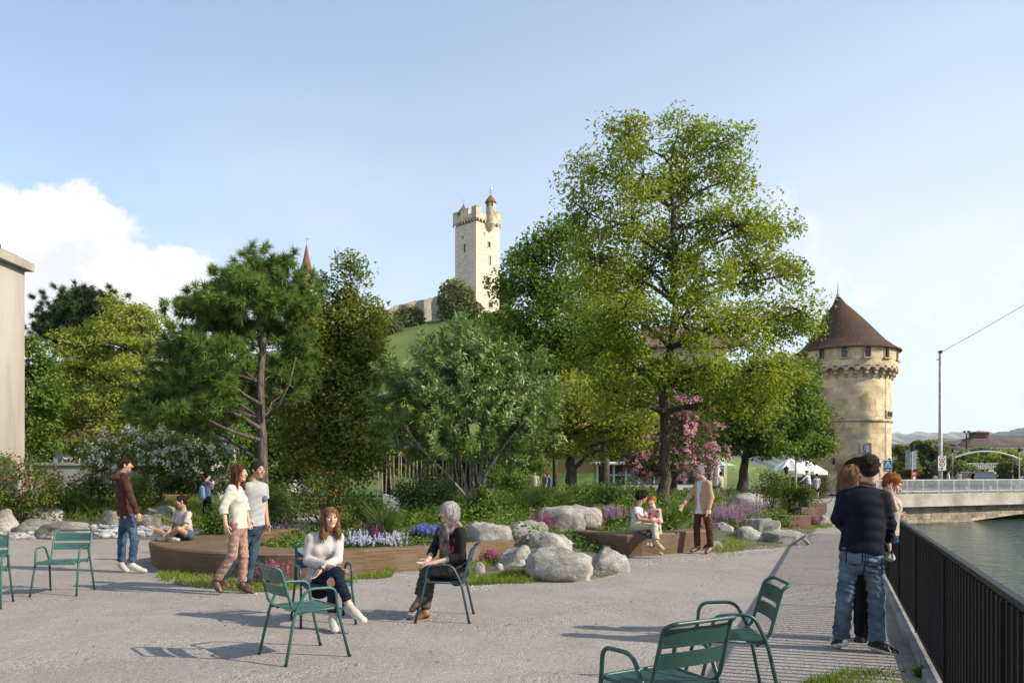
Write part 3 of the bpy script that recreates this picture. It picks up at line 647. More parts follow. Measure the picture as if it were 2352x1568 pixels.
# ------------------------------------------------------------ plain building at the left edge
M_plas = mat('plaster', (.37, .335, .285), .92, .12, .5, .3, 18, c2=(.285, .255, .215), fine=.10, stretch=(1.6, 1.6, .25))
LY = 26.0; bx1 = PX(57, HZ, LY).x; ztop = CH+(HZ-622)*LY/FPX
lb = empty('plastered_building', (bx1-3, LY-5, 0), 'tall plain beige plastered building cut by the left edge', 'building')
LY -= 10
b = MB(); b.box((bx1-3, LY+4.99, ztop/2), (6, 10, ztop)); b.build('wall', M_plas, lb)
b = MB(); b.box((bx1-3+.11, LY+5.05, ztop+.13), (6.25, 10.2, .26)); b.box((bx1-3+.05, LY+5.02, ztop+.30), (6.1, 10.1, .08)); b.build('cornice', M_conc, lb)
p = PX(12, 580, LY+9); b = MB(); b.bar((p.x-1.5, LY+9, p.z+.1), (p.x+.1, LY+9, p.z), .9, .06); b.box((p.x-.05, LY+9, (p.z+ztop+.3)/2), (.05, .05, p.z-ztop-.3)); b.box((p.x-.9, LY+9, ztop+.5), (1.2, .5, .3)); b.build('roof_canopy', M_wood_dark, lb)
# ------------------------------------------------------------ black river railing
M_rail = mat('black_railing_paint', (.010, .0095, .010), .5, .3, 14, .15, 90, spec=.22)
d_f = Vector((.409, 1, 0)).normalized(); n_f = Vector((d_f.y, -d_f.x, 0))
def fp(Y, off=0.0, z=0.0): return Vector((bank(Y), Y, z))+n_f*off
fr = empty('railing', fp(9, -.1), 'black metal river railing with close upright bars along the path', 'railing')
Y0, Y1 = 1.6, 21.0
b = MB(); b.bar(fp(Y0, -.1, 1.035), fp(Y1, -.1, 1.035), .055, .032, bev=.008); b.build('top_rail', M_rail, fr)
b = MB(); b.bar(fp(Y0, -.1, .13), fp(Y1, -.1, .13), .05, .02); b.build('bottom_rail', M_rail, fr)
bar = MB(); ax_ = (d_f, n_f, Vector((0, 0, 1))); bar.box((0, 0, .5735), (.036, .03, .865), ax_); me = bar.mesh('baluster', M_rail)
L = (Y1-Y0)/d_f.y; n = int(L/.118)
for i in range(n):
    p = fp(Y0, -.1)+d_f*(.05+i*.118)-ORIG[fr.name]; link('baluster', me, fr, (p.x, p.y, 0))
post = MB(); post.box((0, 0, .555), (.02, .06, .89), ax_); me = post.mesh('post', M_rail)
for i in range(int(L/2.0)):
    p = fp(Y0, -.1)+d_f*(.109+i*17*.118)-ORIG[fr.name]; link('post', me, fr, (p.x, p.y, 0))
kb = MB(); kb.bar(fp(-8, -.09, .03), fp(56.5, -.09, .03), .22, .10, bev=.015); tag(kb.build('kerb', M_kerb), kind='structure')
# ------------------------------------------------------------ road bridge
A = Vector((25.4, 55.3, 0)); B = Vector((64, 74.2, 0)); db = (B-A).normalized(); nb = Vector((-db.y, db.x, 0)); Lb = (B-A).length; ez = Vector((0, 0, 1))
bg_ = empty('road_bridge', A, 'pale concrete road bridge with white railing and stone arch over the river', 'bridge')
ZD = .12; M_rwhite = mat('bridge_rail_paint', (.50, .50, .48), .6, .15, 2)
b = MB(); b.box((A+B)/2+nb*6.5+ez*(ZD-.16), (Lb, 12.4, .32), (db, nb, ez)); b.build('deck', M_asph, bg_)
b = MB(); b.box((A+B)/2+nb*.15+ez*(ZD-.42), (Lb, .5, .96), (db, nb, ez), .03); b.build('fascia', M_conc, bg_)
b = MB(); b.box((A+B)/2+nb*1.6+ez*(ZD+.06), (Lb, 2.6, .12), (db, nb, ez)); b.build('pavement', M_kerb, bg_)
M_span = mat('spandrel_stone', (.27, .23, .16), .9, .35, .8, .6, 7, c2=(.15, .13, .095), orand=.25)
def soff(s):                                     # underside of the arch along the bridge
    x = A.x+db.x*s; Y = A.y+db.y*s; px = CX+FPX*x/Y
    return CH-(np.interp(px, [1900, 2100, 2175, 2250, 2352, 2450, 2700], [1250, 1222, 1208, 1196, 1181, 1172, 1172])-HZ)/FPX*Y
sp_ = MB(); N = 40; V, F = [], []
for i in range(N+1):
    s = Lb*i/N; p = A+db*s+nb*.55; V += [p+ez*soff(s), p+ez*(ZD-.6), p+nb*11+ez*soff(s)]
for i in range(N): k = i*3; F += [(k, k+3, k+4, k+1), (k, k+2, k+5, k+3)]
sp_.raw(V, F); sp_.build('arch', M_mortar, bg_)
rg = random.Random(9); z = -.85; ns = 0
while z > -2.6:
    h = rg.uniform(.15, .26); s = rg.uniform(0, .5)
    while s < 23:
        w = rg.uniform(.35, 1.0)
        if z-h > soff(s+w/2)+.04 and s > 1.2:
            p = A+db*(s+w/2)+nb*(.55-rg.uniform(.0, .03)); c = MB(); o0 = A
            c.box(p+ez*(z-h/2), (w-.025, .09, h-.022), (db, nb, ez)); c.build('stone', M_span, bg_); ns += 1
        s += w
    z -= h
vs = MB(); prev = None
for i in range(34):
    s = 1+22*i/33; p = A+db*s+nb*.50; q = [p+ez*soff(s), p+ez*(soff(s)+.26)]
    if prev: vs.raw([prev[0], q[0], q[1], prev[1]], [(0, 1, 2, 3)])
    prev = q
vs.build('lit_arch_strip', mat('lit_arch_stone', (.42, .36, .25), .9, .3, .9, .5, 6, c2=(.27, .23, .15)), bg_)  # strip along the arch's lower edge, reflected sun painted in as paler stone colour
ab = MB(); ab.box(A+db*.5+nb*2-ez*1.2, (1.6, 4.4, 2.4), (db, nb, ez)); ab.build('abutment', M_conc, bg_)
zr = ZD+.06; rb = MB(); rb.bar(A+nb*.12+ez*(zr+1.02), B+nb*.12+ez*(zr+1.02), .09, .07); rb.build('top_rail', M_rwhite, bg_)
rb = MB(); rb.bar(A+nb*.12+ez*(zr+.2), B+nb*.12+ez*(zr+.2), .05, .05); rb.build('bottom_rail', M_rwhite, bg_)
bb = MB(); bb.box((0, 0, zr+.6), (.035, .035, .78)); mbal = bb.mesh('baluster', M_rwhite); pb = MB(); pb.box((0, 0, zr+.48), (.085, .085, 1.0)); mpost = pb.mesh('post', M_rwhite)
for i in range(200):
    s = .3+i*.125
    if i % 14 == 0: p = db*s+nb*.12; link('post', mpost, bg_, (p.x, p.y, 0))
    else: p = db*s+nb*.12; link('baluster', mbal, bg_, (p.x, p.y, 0))
# ------------------------------------------------------------ poles and signs by the bridge
M_steel = mat('galvanised_steel', (.48, .47, .44), .5, .15, 4, metal=.35); M_signback = flat('sign_back_grey', (.30, .31, .32)); M_red = flat('sign_red', (.55, .035, .03)); M_sblue = flat('sign_blue', (.025, .11, .26)); M_redboard = flat('red_board', (.45, .06, .05))
PY = 62.0; p = PX(2160, HZ, PY); zt_ = CH+(HZ-809)*PY/FPX
tp = empty('tram_pole', (p.x, PY, .06), 'tall slim grey tram wire pole on the bridge', 'pole')
b = MB(); b.tube([(p.x, PY, .05), (p.x, PY, 3), (p.x, PY, zt_)], [.17, .15, .12], 12); b.build('mast', M_steel, tp, smooth=True)
b = MB(); b.lathe([(.16, zt_-.05), (.16, zt_+.12), (.02, zt_+.16)], (p.x, PY, 0), 10); b.tube([(p.x-.3, PY, zt_-.6), (p.x+.1, PY, zt_-.5)], .04, 6); b.build('cap', M_black, tp)
sg = empty('prohibition_sign', (p.x, PY-.2, 1.4), 'white sign board with two red rings on the tram pole', 'sign')
z1, z0 = CH+(HZ-1047.5)*PY/FPX, CH+(HZ-1080)*PY/FPX; w_ = 18.5*PY/FPX; zc = (z0+z1)/2
b = MB(); b.box((p.x, PY-.22, zc), (w_, .05, z1-z0), None, .02); b.build('board', M_white, sg)
for k, f in enumerate((.21, .55)):
    cz = z1-(z1-z0)*f; b = MB(); ring = []
    V, F = [], []
    for i in range(24):
        a = 2*math.pi*i/24
        for r in (.155, .225): V.append((p.x+r*math.cos(a), PY-.252, cz+r*math.sin(a)))
    F = [(2*i, 2*i+1, 2*((i+1) % 24)+1, 2*((i+1) % 24)) for i in range(24)]
    b.raw(V, F); b.build('red_ring', M_red, sg)
    b = MB()
    if k == 0:
        for sx in (-.07, .07): b.tube([(p.x+sx+.04*math.cos(a), PY-.252, cz-.03+.04*math.sin(a)) for a in np.linspace(0, 6.28, 10)[:-1]], .010, 4, closed=True)
        b.tube([(p.x-.07, PY-.252, cz-.03), (p.x, PY-.252, cz+.05), (p.x+.07, PY-.252, cz-.03)], .012, 4)
    else: b.tube([(p.x-.07, PY-.252, cz+.06), (p.x, PY-.252, cz-.05), (p.x+.07, PY-.252, cz+.06)], .02, 4); b.box((p.x, PY-.252, cz-.06), (.05, .01, .10))
    b.build('pictogram', M_black, sg)
b = MB(); b.box((p.x, PY-.25, z0+.16), (.13, .02, .16)); b.box((p.x-.2, PY-.25, z0+.16), (.14, .02, .07)); b.build('blue_panel', M_sblue, sg)
mast = PX(2764, HZ, 68.0); zm = CH+(HZ-437)*68/FPX
b = MB(); b.tube([(mast.x, 68, .05), (mast.x, 68, zm+.3)], [.35, .2], 10); tag(b.build('wire_mast', M_steel), 'tall steel mast that carries the overhead wire', 'mast')
b = MB(); a_, e_ = Vector((p.x, PY, zt_-.02)), Vector((mast.x, 68, zm)); pts = [a_.lerp(e_, t)-ez*(1.3*4*t*(1-t)*.3) for t in np.linspace(0, 1, 16)]; b.tube(pts, .022, 5); tag(b.build('overhead_wire', M_black), 'thin black overhead wire running up from the tram pole', 'wire')
def board_sign(): pass
Y = 58.5; x0 = PX(2095, HZ, Y).x
tl = empty('traffic_signal', (x0, Y, .05), 'traffic signal with a large grey sign back on its pole', 'traffic light')
zz = lambda y, Y=Y: CH+(HZ-y)*Y/FPX
b = MB(); b.tube([(x0, Y, .05), (x0, Y, zz(1018))], .055, 8); b.build('pole', M_steel, tl)
b = MB(); b.box((x0-1*Y/FPX, Y+.12, zz(1056)), (25*Y/FPX, .05, 43*Y/FPX), None, .02); sb = b.build('sign_back', M_signback, tl)
b = MB()
for zf in (1046, 1066): b.box((x0-1*Y/FPX, Y+.085, zz(zf)), (23*Y/FPX, .03, .05))
b.build('bracket', M_steel, sb)
b = MB(); b.box((x0, Y-.05, zz(1026)), (.30, .24, 19*Y/FPX), None, .05)
for k in range(3): b.lathe([(.11, -.02), (.11, .03)], (x0, Y-.17, zz(1020+k*6)), 10)
b.build('signal_head', M_black, tl)
rbn = empty('red_notice_board', (x0+2*Y/FPX, Y-.1, .05), 'small red notice board below the traffic signal', 'sign')
b = MB(); b.box((x0+2*Y/FPX, Y-.12, zz(1094)), (12*Y/FPX, .05, 23*Y/FPX)); b.build('board', M_redboard, rbn)
b = MB(); b.box((x0+2*Y/FPX, Y-.155, zz(1098)), (5*Y/FPX, .012, 8*Y/FPX)); [b.box((x0+2*Y/FPX, Y-.155, zz(1085.5+1.7*k)), (8*Y/FPX, .01, .025)) for k in range(3)]; b.build('print', M_white, rbn)
b = MB(); b.tube([(x0+2*Y/FPX, Y-.06, .05), (x0+2*Y/FPX, Y-.06, zz(1094))], .03, 6); b.build('post', M_steel, rbn)
Y = 72.0; x0 = PX(2038.5, HZ, Y).x; zz = lambda y: CH+(HZ-y)*72/FPX
bs = empty('blue_triangle_sign', (x0, Y, .01), 'blue square sign with a white triangle in front of the round tower', 'sign')
b = MB(); b.box((x0, Y, zz(1069)), (20*.04, .06, 27*.04), None, .03); b.build('board', M_white, bs)
b = MB(); b.box((x0, Y-.04, zz(1069)), (18.6*.04, .03, 25.6*.04), None, .02); b.build('blue_face', M_sblue, bs)
b = MB(); b.prism([Vector((x0-.30, 0, zz(1072))), Vector((x0+.30, 0, zz(1072))), Vector((x0, 0, zz(1058.5)))], (0, Y-.07, 0), (0, Y-.057, 0)); b.build('white_triangle', M_white, bs)
b = MB(); b.prism([Vector((x0-.09, 0, zz(1067.6))), Vector((x0+.09, 0, zz(1067.6))), Vector((x0, 0, zz(1062)))], (0, Y-.078, 0), (0, Y-.071, 0)); b.box((x0, Y-.075, zz(1069.6)), (.34, .008, .09)); b.build('black_symbol', M_black, bs)
b = MB(); b.box((x0, Y-.058, zz(1079)), (.36, .008, .045)); b.build('white_lettering', M_white, bs)
b = MB(); [b.tube([(x0+s_*.24, Y+.05, .01), (x0+s_*.24, Y+.05, zz(1060))], .03, 6) for s_ in (-1, 1)]; b.build('posts', M_steel, bs)
x0 = PX(2032, HZ, 66).x; rs = empty('speed_limit_sign', (x0, 66, .01), 'round red ringed road sign beside the tower gate', 'sign')
zc = CH+(HZ-1101)*66/FPX; V = []
b = MB(); b.lathe([(.001, 0), (.30, 0)], (0, 0, 0), 20); b.v = [(x0+v[0], 66, zc+v[1]) for v in b.v]; b.build('disc', M_white, rs)
b = MB(); b.lathe([(.21, 0), (.30, 0)], (0, 0, 0), 20); b.v = [(x0+v[0], 65.99, zc+v[1]) for v in b.v]; b.build('red_ring', M_red, rs)
b = MB(); b.box((x0-.06, 65.985, zc), (.07, .01, .18)); b.box((x0+.06, 65.985, zc), (.07, .01, .18)); b.build('numeral', M_black, rs)
b = MB(); b.tube([(x0, 66.03, .01), (x0, 66.03, zc+.3)], .03, 6); b.build('post', M_steel, rs)
def lamp_post(px, Yl, ytop, label, arms=False, r=.06, m=None):
    x = PX(px, HZ, Yl).x; zt2 = CH+(HZ-ytop)*Yl/FPX; o = empty('street_lamp', (x, Yl, .0), label, 'street lamp', 'street lamps'); m = m or M_steel
    b = MB(); b.tube([(x, Yl, 0), (x, Yl, 1.0), (x, Yl, zt2-.45)], [r*1.5, r*1.1, r*.8], 8); b.build('post', m, o)
    b = MB()
    if arms:
        for k in range(4): a = k*math.pi/2+.4; b.box((x+.5*math.cos(a), Yl+.5*math.sin(a), zt2-.15), (.4, .3, .3), None, .04); b.bar((x, Yl, zt2-.5), (x+.5*math.cos(a), Yl+.5*math.sin(a), zt2-.25), .06, .06)
    else: b.lathe([(.05, zt2-.47), (.10, zt2-.44), (.16, zt2-.12), (.20, zt2-.1), (.03, zt2+.02), (.015, zt2+.08)], (x, Yl, 0), 8)
    b.build('lantern', M_black, o); return o
lamp_post(2043, 76, 1052, 'slim street lamp at the right foot of the round tower')
lamp_post(2220, 150, 989, 'tall floodlight mast above the far roofs', True, .16, M_black)
lamp_post(2188, 95, 1030, 'thin grey lamp pole left of the far footbridge deck', False, .07)
lamp_post(2341, 85, 1028, 'thin grey lamp pole at the right edge of the picture', False, .07)
lamp_post(2262, 100, 1056, 'short lamp pole on the far footbridge', False, .05)
lamp_post(1806, 49, 1071, 'small black lantern post in front of the white parasols', False, .035, M_black)
x0 = PX(1828, HZ, 46).x; lp = empty('sign_pole', (x0, 46, 0), 'pale pole with a small blue street sign before the parasols', 'pole')
b = MB(); b.tube([(x0, 46, 0), (x0, 46, CH+(HZ-1030)*46/FPX)], .06, 8); b.build('post', M_steel, lp)
b = MB(); b.box((x0+.16, 45.95, CH+(HZ-1034)*46/FPX), (.5, .05, .22), None, .02); b.build('blue_plate', flat('street_sign_blue', (.03, .16, .42)), lp)
b = MB(); b.box((x0+.16, 45.97, CH+(HZ-1042)*46/FPX), (.3, .2, .3), None, .03); b.build('lamp_box', M_signback, lp)
# ------------------------------------------------------------ buildings of the middle ground
M_yel = mat('yellow_plaster', (.62, .41, .14), .9, .12, .3, .2, 10, c2=(.54, .35, .12)); M_beige = mat('beige_plaster', (.60, .50, .34), .9, .1, .3, .2, 8); M_roofb = brick_mat('brown_roof', (.13, .085, .06), (.17, .11, .075), (.08, .05, .04), .35, .35, stainf=.3); M_grey = mat('grey_wall', (.30, .29, .27), .9, .2, .4, .3, 8)
def house(name, x0, x1, Y, depth, ze, zr, label, m, rm, cols, rows, zw0, dz, ww=.9, wh=1.3, side=True, hip=.0, base=0.0, over=.4):
    o = empty(name, ((x0+x1)/2, Y+depth/2, base), label, 'building')
    b = MB(); b.box(((x0+x1)/2, Y+depth/2, (base+ze)/2), (x1-x0, depth, ze-base)); b.build('wall', m, o)
    r = MB(); ov = over; yr = Y+depth/2; h = hip*depth/2
    P = [(x0-ov, Y-ov, ze-.1), (x1+ov, Y-ov, ze-.1), (x1+ov, Y+depth+ov, ze-.1), (x0-ov, Y+depth+ov, ze-.1), (x0-ov+h, yr, zr), (x1+ov-h, yr, zr)]
    r.raw(P, [(0, 1, 5, 4), (2, 3, 4, 5), (1, 2, 5), (3, 0, 4), (3, 2, 1, 0)])
    ro = r.build('roof', rm, o); box_uv(ro)
    me = MB(); me.box((0, 0, 0), (ww+.2, .1, wh+.2)); mf = me.mesh('window', M_white); me = MB(); me.box((0, 0, 0), (ww, .04, wh)); mp = me.mesh('pane', M_glass); me = MB(); me.box((0, 0, 0), (.06, .05, wh)); me.box((0, 0, .1), (ww, .05, .05)); ms = me.mesh('mullion', M_white)
    for i in range(cols):
        for j in range(rows):
            p = Vector((x0+(x1-x0)*(i+.5)/cols, Y-.02, zw0+j*dz))-ORIG[o.name]; w = link('window', mf, o, p); link('pane', mp, w, (0, -.05, 0)); link('mullion', ms, w, (0, -.065, 0))
    return o
house('yellow_house', .9, 9.2, 66, 9, 7.5, 9.5, 'yellow plastered house behind the lawn, half hidden by trees', M_yel, M_roofb, 0, 0, 3, 2)
house('beige_house', 14.4, 21.4, 78, 9, 14.3, 17.2, 'beige house with brown roof seen through the big tree', M_beige, M_roofb, 4, 4, 2.2, 3.1, 1.1, 1.7, over=.8)
house('stone_house', 10, 14.3, 84, 9, 10.6, 13.0, 'grey stone house behind the pink flowering tree', M_grey, M_roofb, 3, 3, 2.2, 3.0)
M_wallgrey = mat('garden_wall', (.40, .38, .34), .9, .15, .4, .3, 8, c2=(.30, .28, .24))
b = MB(); b.box((-18.2, 34.6, 1.0), (8.4, .35, 2.0)); b.box((-18.2, 34.6, 2.06), (8.6, .5, .12)); tag(b.build('garden_wall', M_wallgrey), 'grey rendered garden wall behind the left bushes', 'wall')
house('garden_house', -24, -16.5, 41, 6, 3.4, 5.2, 'low grey house behind the left garden wall', M_grey, M_roofb, 4, 1, 1.9, 3, .7, 1.0)
def bank_z(X, Y): return 1.75*sstep((Y-51)/9)*sstep((X+6)/3)*sstep((13.5-X)/3)-.03
grid_sheet('lawn_bank', -6, 13.5, 51, 66.5, .75, bank_z, M_lawn, kind='structure')
# cafe kiosk
KY = 46.0; kx = lambda x: (x-CX)/FPX*KY; kz = lambda y: CH+(HZ-y)*KY/FPX
ks = empty('cafe_kiosk', (kx(1505), KY+1.5, 0), 'low white cafe kiosk with long glass front beyond the flower bed', 'kiosk')
b = MB(); b.box((kx(1505), KY+1.6, kz(1117)/2), (kx(1640)-kx(1372), 3, kz(1110))); b.build('counter_wall', M_white, ks)
b = MB(); b.box((kx(1505), KY+1.75, kz(1090)), (kx(1636)-kx(1376), 2.4, kz(1066)-kz(1110))); b.build('glazing', M_glass, ks)
b = MB(); b.box((kx(1505), KY+1.5, kz(1063.5)), (kx(1644)-kx(1368), 3.5, .16), None, .04); b.build('roof', M_white, ks)
for x in (1374, 1392, 1412, 1440, 1470, 1505, 1540, 1575, 1610, 1636):
    b = MB(); b.box((kx(x), KY+.42, kz(1088)), (.10, .12, kz(1066)-kz(1110))); b.build('mullion', M_white, ks)
b = MB(); b.box((kx(1440), KY+.42, kz(1090)), (kx(1500)-kx(1380), .08, .06)); b.build('transom', M_white, ks)
cn = empty('canopy_column', (kx(1648), KY, 0), 'thick white column with a small pointed canopy beside the kiosk', 'canopy')
b = MB(); b.lathe([(.26, 0), (.24, kz(1066)), (.30, kz(1064)), (.30, kz(1060)), (.2, kz(1056)), (.01, kz(1055))], (kx(1646), KY, 0), 16); b.build('column', M_white, cn)
b = MB(); b.raw([(kx(1648), KY, kz(1056)), (kx(1690), KY-.4, kz(1069)), (kx(1688), KY+1.6, kz(1068)), (kx(1650), KY+1.6, kz(1062)), (kx(1648), KY-.2, kz(1068.5))], [(0, 1, 2, 3), (0, 4, 1)]); b.build('canopy', M_white, cn)
# white parasols
M_canvas = mat('parasol_canvas', (.72, .69, .63), .9, .06, 2)
def parasol(px, Yp, ytop, yrim, halfpx, label):
    x = PX(px, HZ, Yp).x; z1, z0 = CH+(HZ-ytop)*Yp/FPX, CH+(HZ-yrim)*Yp/FPX; rr = halfpx*Yp/FPX; o = empty('parasol', (x, Yp, 0), label, 'parasol', 'white parasols of the terrace')
    b = MB(); b.tube([(x, Yp, 0), (x, Yp, z1+.05)], .04, 8); b.build('pole', M_steel, o)
    for k in range(8):
        a0, a1 = 2*math.pi*k/8, 2*math.pi*(k+1)/8; am = (a0+a1)/2; c = MB(); V = []; N = 5
        for j in range(N):
            t = j/(N-1); z = z1+(z0-z1)*t**1.25
            for f in (0, .5, 1):
                a = a0+(a1-a0)*f; sag = (.06*math.sin(t*3.1)+.04*t)*(1 if f == .5 else 0); r_ = rr*t*(1 if f != .5 else .95); V.append((x+r_*math.cos(a), Yp+r_*math.sin(a), z-sag))
        F = [(j*3+i, j*3+i+1, (j+1)*3+i+1, (j+1)*3+i) for j in range(N-1) for i in range(2)]
        c.raw(V, F); b0 = len(V)-3; q = [Vector(V[b0+i])-ez*.22 for i in range(3)]; c.raw([V[b0], V[b0+1], V[b0+2], *q], [(0, 1, 4, 3), (1, 2, 5, 4)]); c.build('canopy_panel', M_canvas, o)
        b = MB(); b.tube([(x, Yp, z1-.03), (x+rr*.99*math.cos(a0), Yp+rr*.99*math.sin(a0), z0-.03)], .015, 5); b.build('rib', M_steel, o)
parasol(1815, 50, 1052, 1079, 45, 'nearer left white parasol beside the lantern post'); parasol(1850, 54, 1056, 1082, 50, 'right white parasol above the clipped hedge')
# pavilion of upright poles
VY = 35.0; vx = lambda x: (x-CX)/FPX*VY; vz = lambda y: CH+(HZ-y)*VY/FPX
M_pole = mat('grey_timber', (.30, .235, .165), .85, .3, 3, .3, 20, stretch=(4, 4, .6)); M_darkwall = mat('dark_cladding', (.035, .035, .036), .8, .2, 2)
pv = empty('pole_pavilion', (vx(1000), VY+2, 0), 'dark flat roofed pavilion screened by upright timber poles', 'pavilion')
b = MB(); b.box((vx(1000), VY+2.2, vz(1054)), (vx(1135)-vx(868), 4.6, .24)); b.build('roof', M_darkwall, pv)
b = MB(); b.box((vx(1095), VY+2.4, vz(1056)/2), (vx(1135)-vx(1054), 3.6, vz(1056))); b.build('dark_wall', M_darkwall, pv)
rg = random.Random(12)
for i in range(30):
    x = 870+i*9.1+rg.uniform(-2, 2); tilt = rg.uniform(-.12, .12) if i % 5 else rg.uniform(-.3, .3); b = MB(); r_ = rg.uniform(.028, .045)
    b.tube([(vx(x)-tilt, VY-.16+rg.uniform(-.05, .05), 0), (vx(x), VY-.18, 1.2), (vx(x)+tilt*.6, VY-.16, vz(1046)+rg.uniform(-.05, .1))], [r_*1.1, r_, r_*.85], 6); b.build('pole', M_pole, pv)
for x in (880, 960, 1045): b = MB(); b.box((vx(x), VY+.4, vz(1056)/2), (.12, .12, vz(1056))); b.build('column', M_darkwall, pv)
pt = MB(); c = GP(902, 1150, .4); cy = 33.0; X0 = (902-CX)/FPX*cy; zb_ = gz(X0, cy)-.05
pt.prism([Vector((X0-.30, 0, zb_)), Vector((X0+.24, 0, zb_)), Vector((X0+.34, 0, zb_+.66)), Vector((X0-.38, 0, zb_+.82))], (0, cy-.3, 0), (0, cy+.3, 0)); tag(pt.build('planter', mat('zinc_planter', (.42, .44, .46), .5, .1, 4, metal=.2)), 'tapered pale grey metal planter before the pole pavilion', 'planter')
# ------------------------------------------------------------ far town on the right
def far_house(x0p, x1p, Y, ybase, yeave, yridge, label, m, rm, cols, rows, hip=.9, depth=14):
    f = Y/FPX; X0, X1 = (x0p-CX)*f, (x1p-CX)*f; ze, zr = CH+(HZ-yeave)*f, CH+(HZ-yridge)*f; dz = 3.1
    return house('town_house', X0, X1, Y, depth, ze, zr, label, m, rm, cols, rows, ze-rows*dz+1.4, dz, 1.3, 1.8, hip=hip, over=.6)
M_cream = mat('cream_render', (.50, .46, .38), .9, .1, .1, 0); M_roofd = mat('dark_far_roof', (.105, .08, .065), .9, .25, .3, 0); M_roofr = mat('brown_far_roof', (.17, .105, .075), .9, .25, .3, 0)
far_house(2225, 2460, 190, 1085, 1022, 996, 'long cream building with a big dark roof at the right edge', M_cream, M_roofd, 16, 5)
far_house(2193, 2232, 184, 1085, 1030, 1008, 'cream corner wing with dark hipped roof beside the long building', M_cream, M_roofd, 3, 4)
far_house(2150, 2200, 165, 1085, 1036, 1011, 'brown roofed house left of the long cream building', M_cream, M_roofr, 5, 4)
far_house(2128, 2152, 175, 1085, 1032, 1018, 'small cream house with brown roof behind the tram pole', M_cream, M_roofr, 2, 4)
far_house(2178, 2232, 250, 1085, 1006, 1004, 'flat white building rising behind the brown roofs', M_white, M_conc, 8, 2, .1)
far_house(2072, 2100, 230, 1085, 1022, 1017, 'small red walled building between tower and traffic signal', mat('red_wall', (.42, .09, .06), .9), M_roofd, 3, 2, .3)
far_house(2048, 2074, 215, 1085, 1028, 1019, 'grey house just right of the round tower', M_grey, M_roofd, 3, 3)
far_house(2100, 2130, 240, 1085, 1026, 1018, 'pale house behind the riverside trees', M_cream, M_roofd, 4, 3)
dm = MB(); X0 = (2282-CX)/FPX*190; dm.box((X0, 196, CH+(HZ-995)*190/FPX), (3.6, 2.6, 1.4)); dm.raw([(X0-2.5, 194, CH+(HZ-991)*190/FPX), (X0+2.5, 194, CH+(HZ-991)*190/FPX), (X0+2.5, 198.2, CH+(HZ-991)*190/FPX), (X0-2.5, 198.2, CH+(HZ-991)*190/FPX), (X0, 196, CH+(HZ-986)*190/FPX)], [(0, 1, 4), (1, 2, 4), (2, 3, 4), (3, 0, 4)])
big = [o for o in COL.objects if o.name.startswith('town_house') and o.get('label', '').startswith('long cream')][0]; dm.build('roof_lantern', M_roofr, big)
for x, ya in ((2186, 999), (2208, 1005)):
    pass
# footbridge with a white arch
BY = 112.0; f = BY/FPX; fb = empty('footbridge', ((2280-CX)*f, BY, 0), 'slender white arched footbridge in front of the far town', 'bridge')
b = MB(); b.box(((2330-CX)*f, BY, CH+(HZ-1073)*f), (340*f, 3.0, .55)); b.build('deck', M_conc, fb)
b = MB(); b.box(((2330-CX)*f, BY-1.5, CH+(HZ-1064.5)*f), (340*f, .06, .07)); b.build('rail', M_white, fb)
for i in range(60):
    pass
pm = MB(); pm.box((0, 0, 0), (.05, .05, .55)); mpm = pm.mesh('baluster', M_white)
for i in range(48): p = Vector(((2162+i*4.2-CX)*f, BY-1.5, CH+(HZ-1067.5)*f))-ORIG[fb.name]; link('baluster', mpm, fb, p)
pts = [((x-CX)*f, BY+.5, CH+(HZ-y)*f) for x, y in zip(np.linspace(2165, 2395, 30), 1036+.0028*(np.linspace(2165, 2395, 30)-2268)**2)]
b = MB(); b.tube(pts, .12, 8); b.build('arch_rib', M_rwhite, fb)
for x in (2186, 2320): b = MB(); b.box(((x-CX)*f, BY, (CH+(HZ-1076)*f)/2), (.8, 1.6, CH+(HZ-1076)*f)); b.build('pier', M_conc, fb)
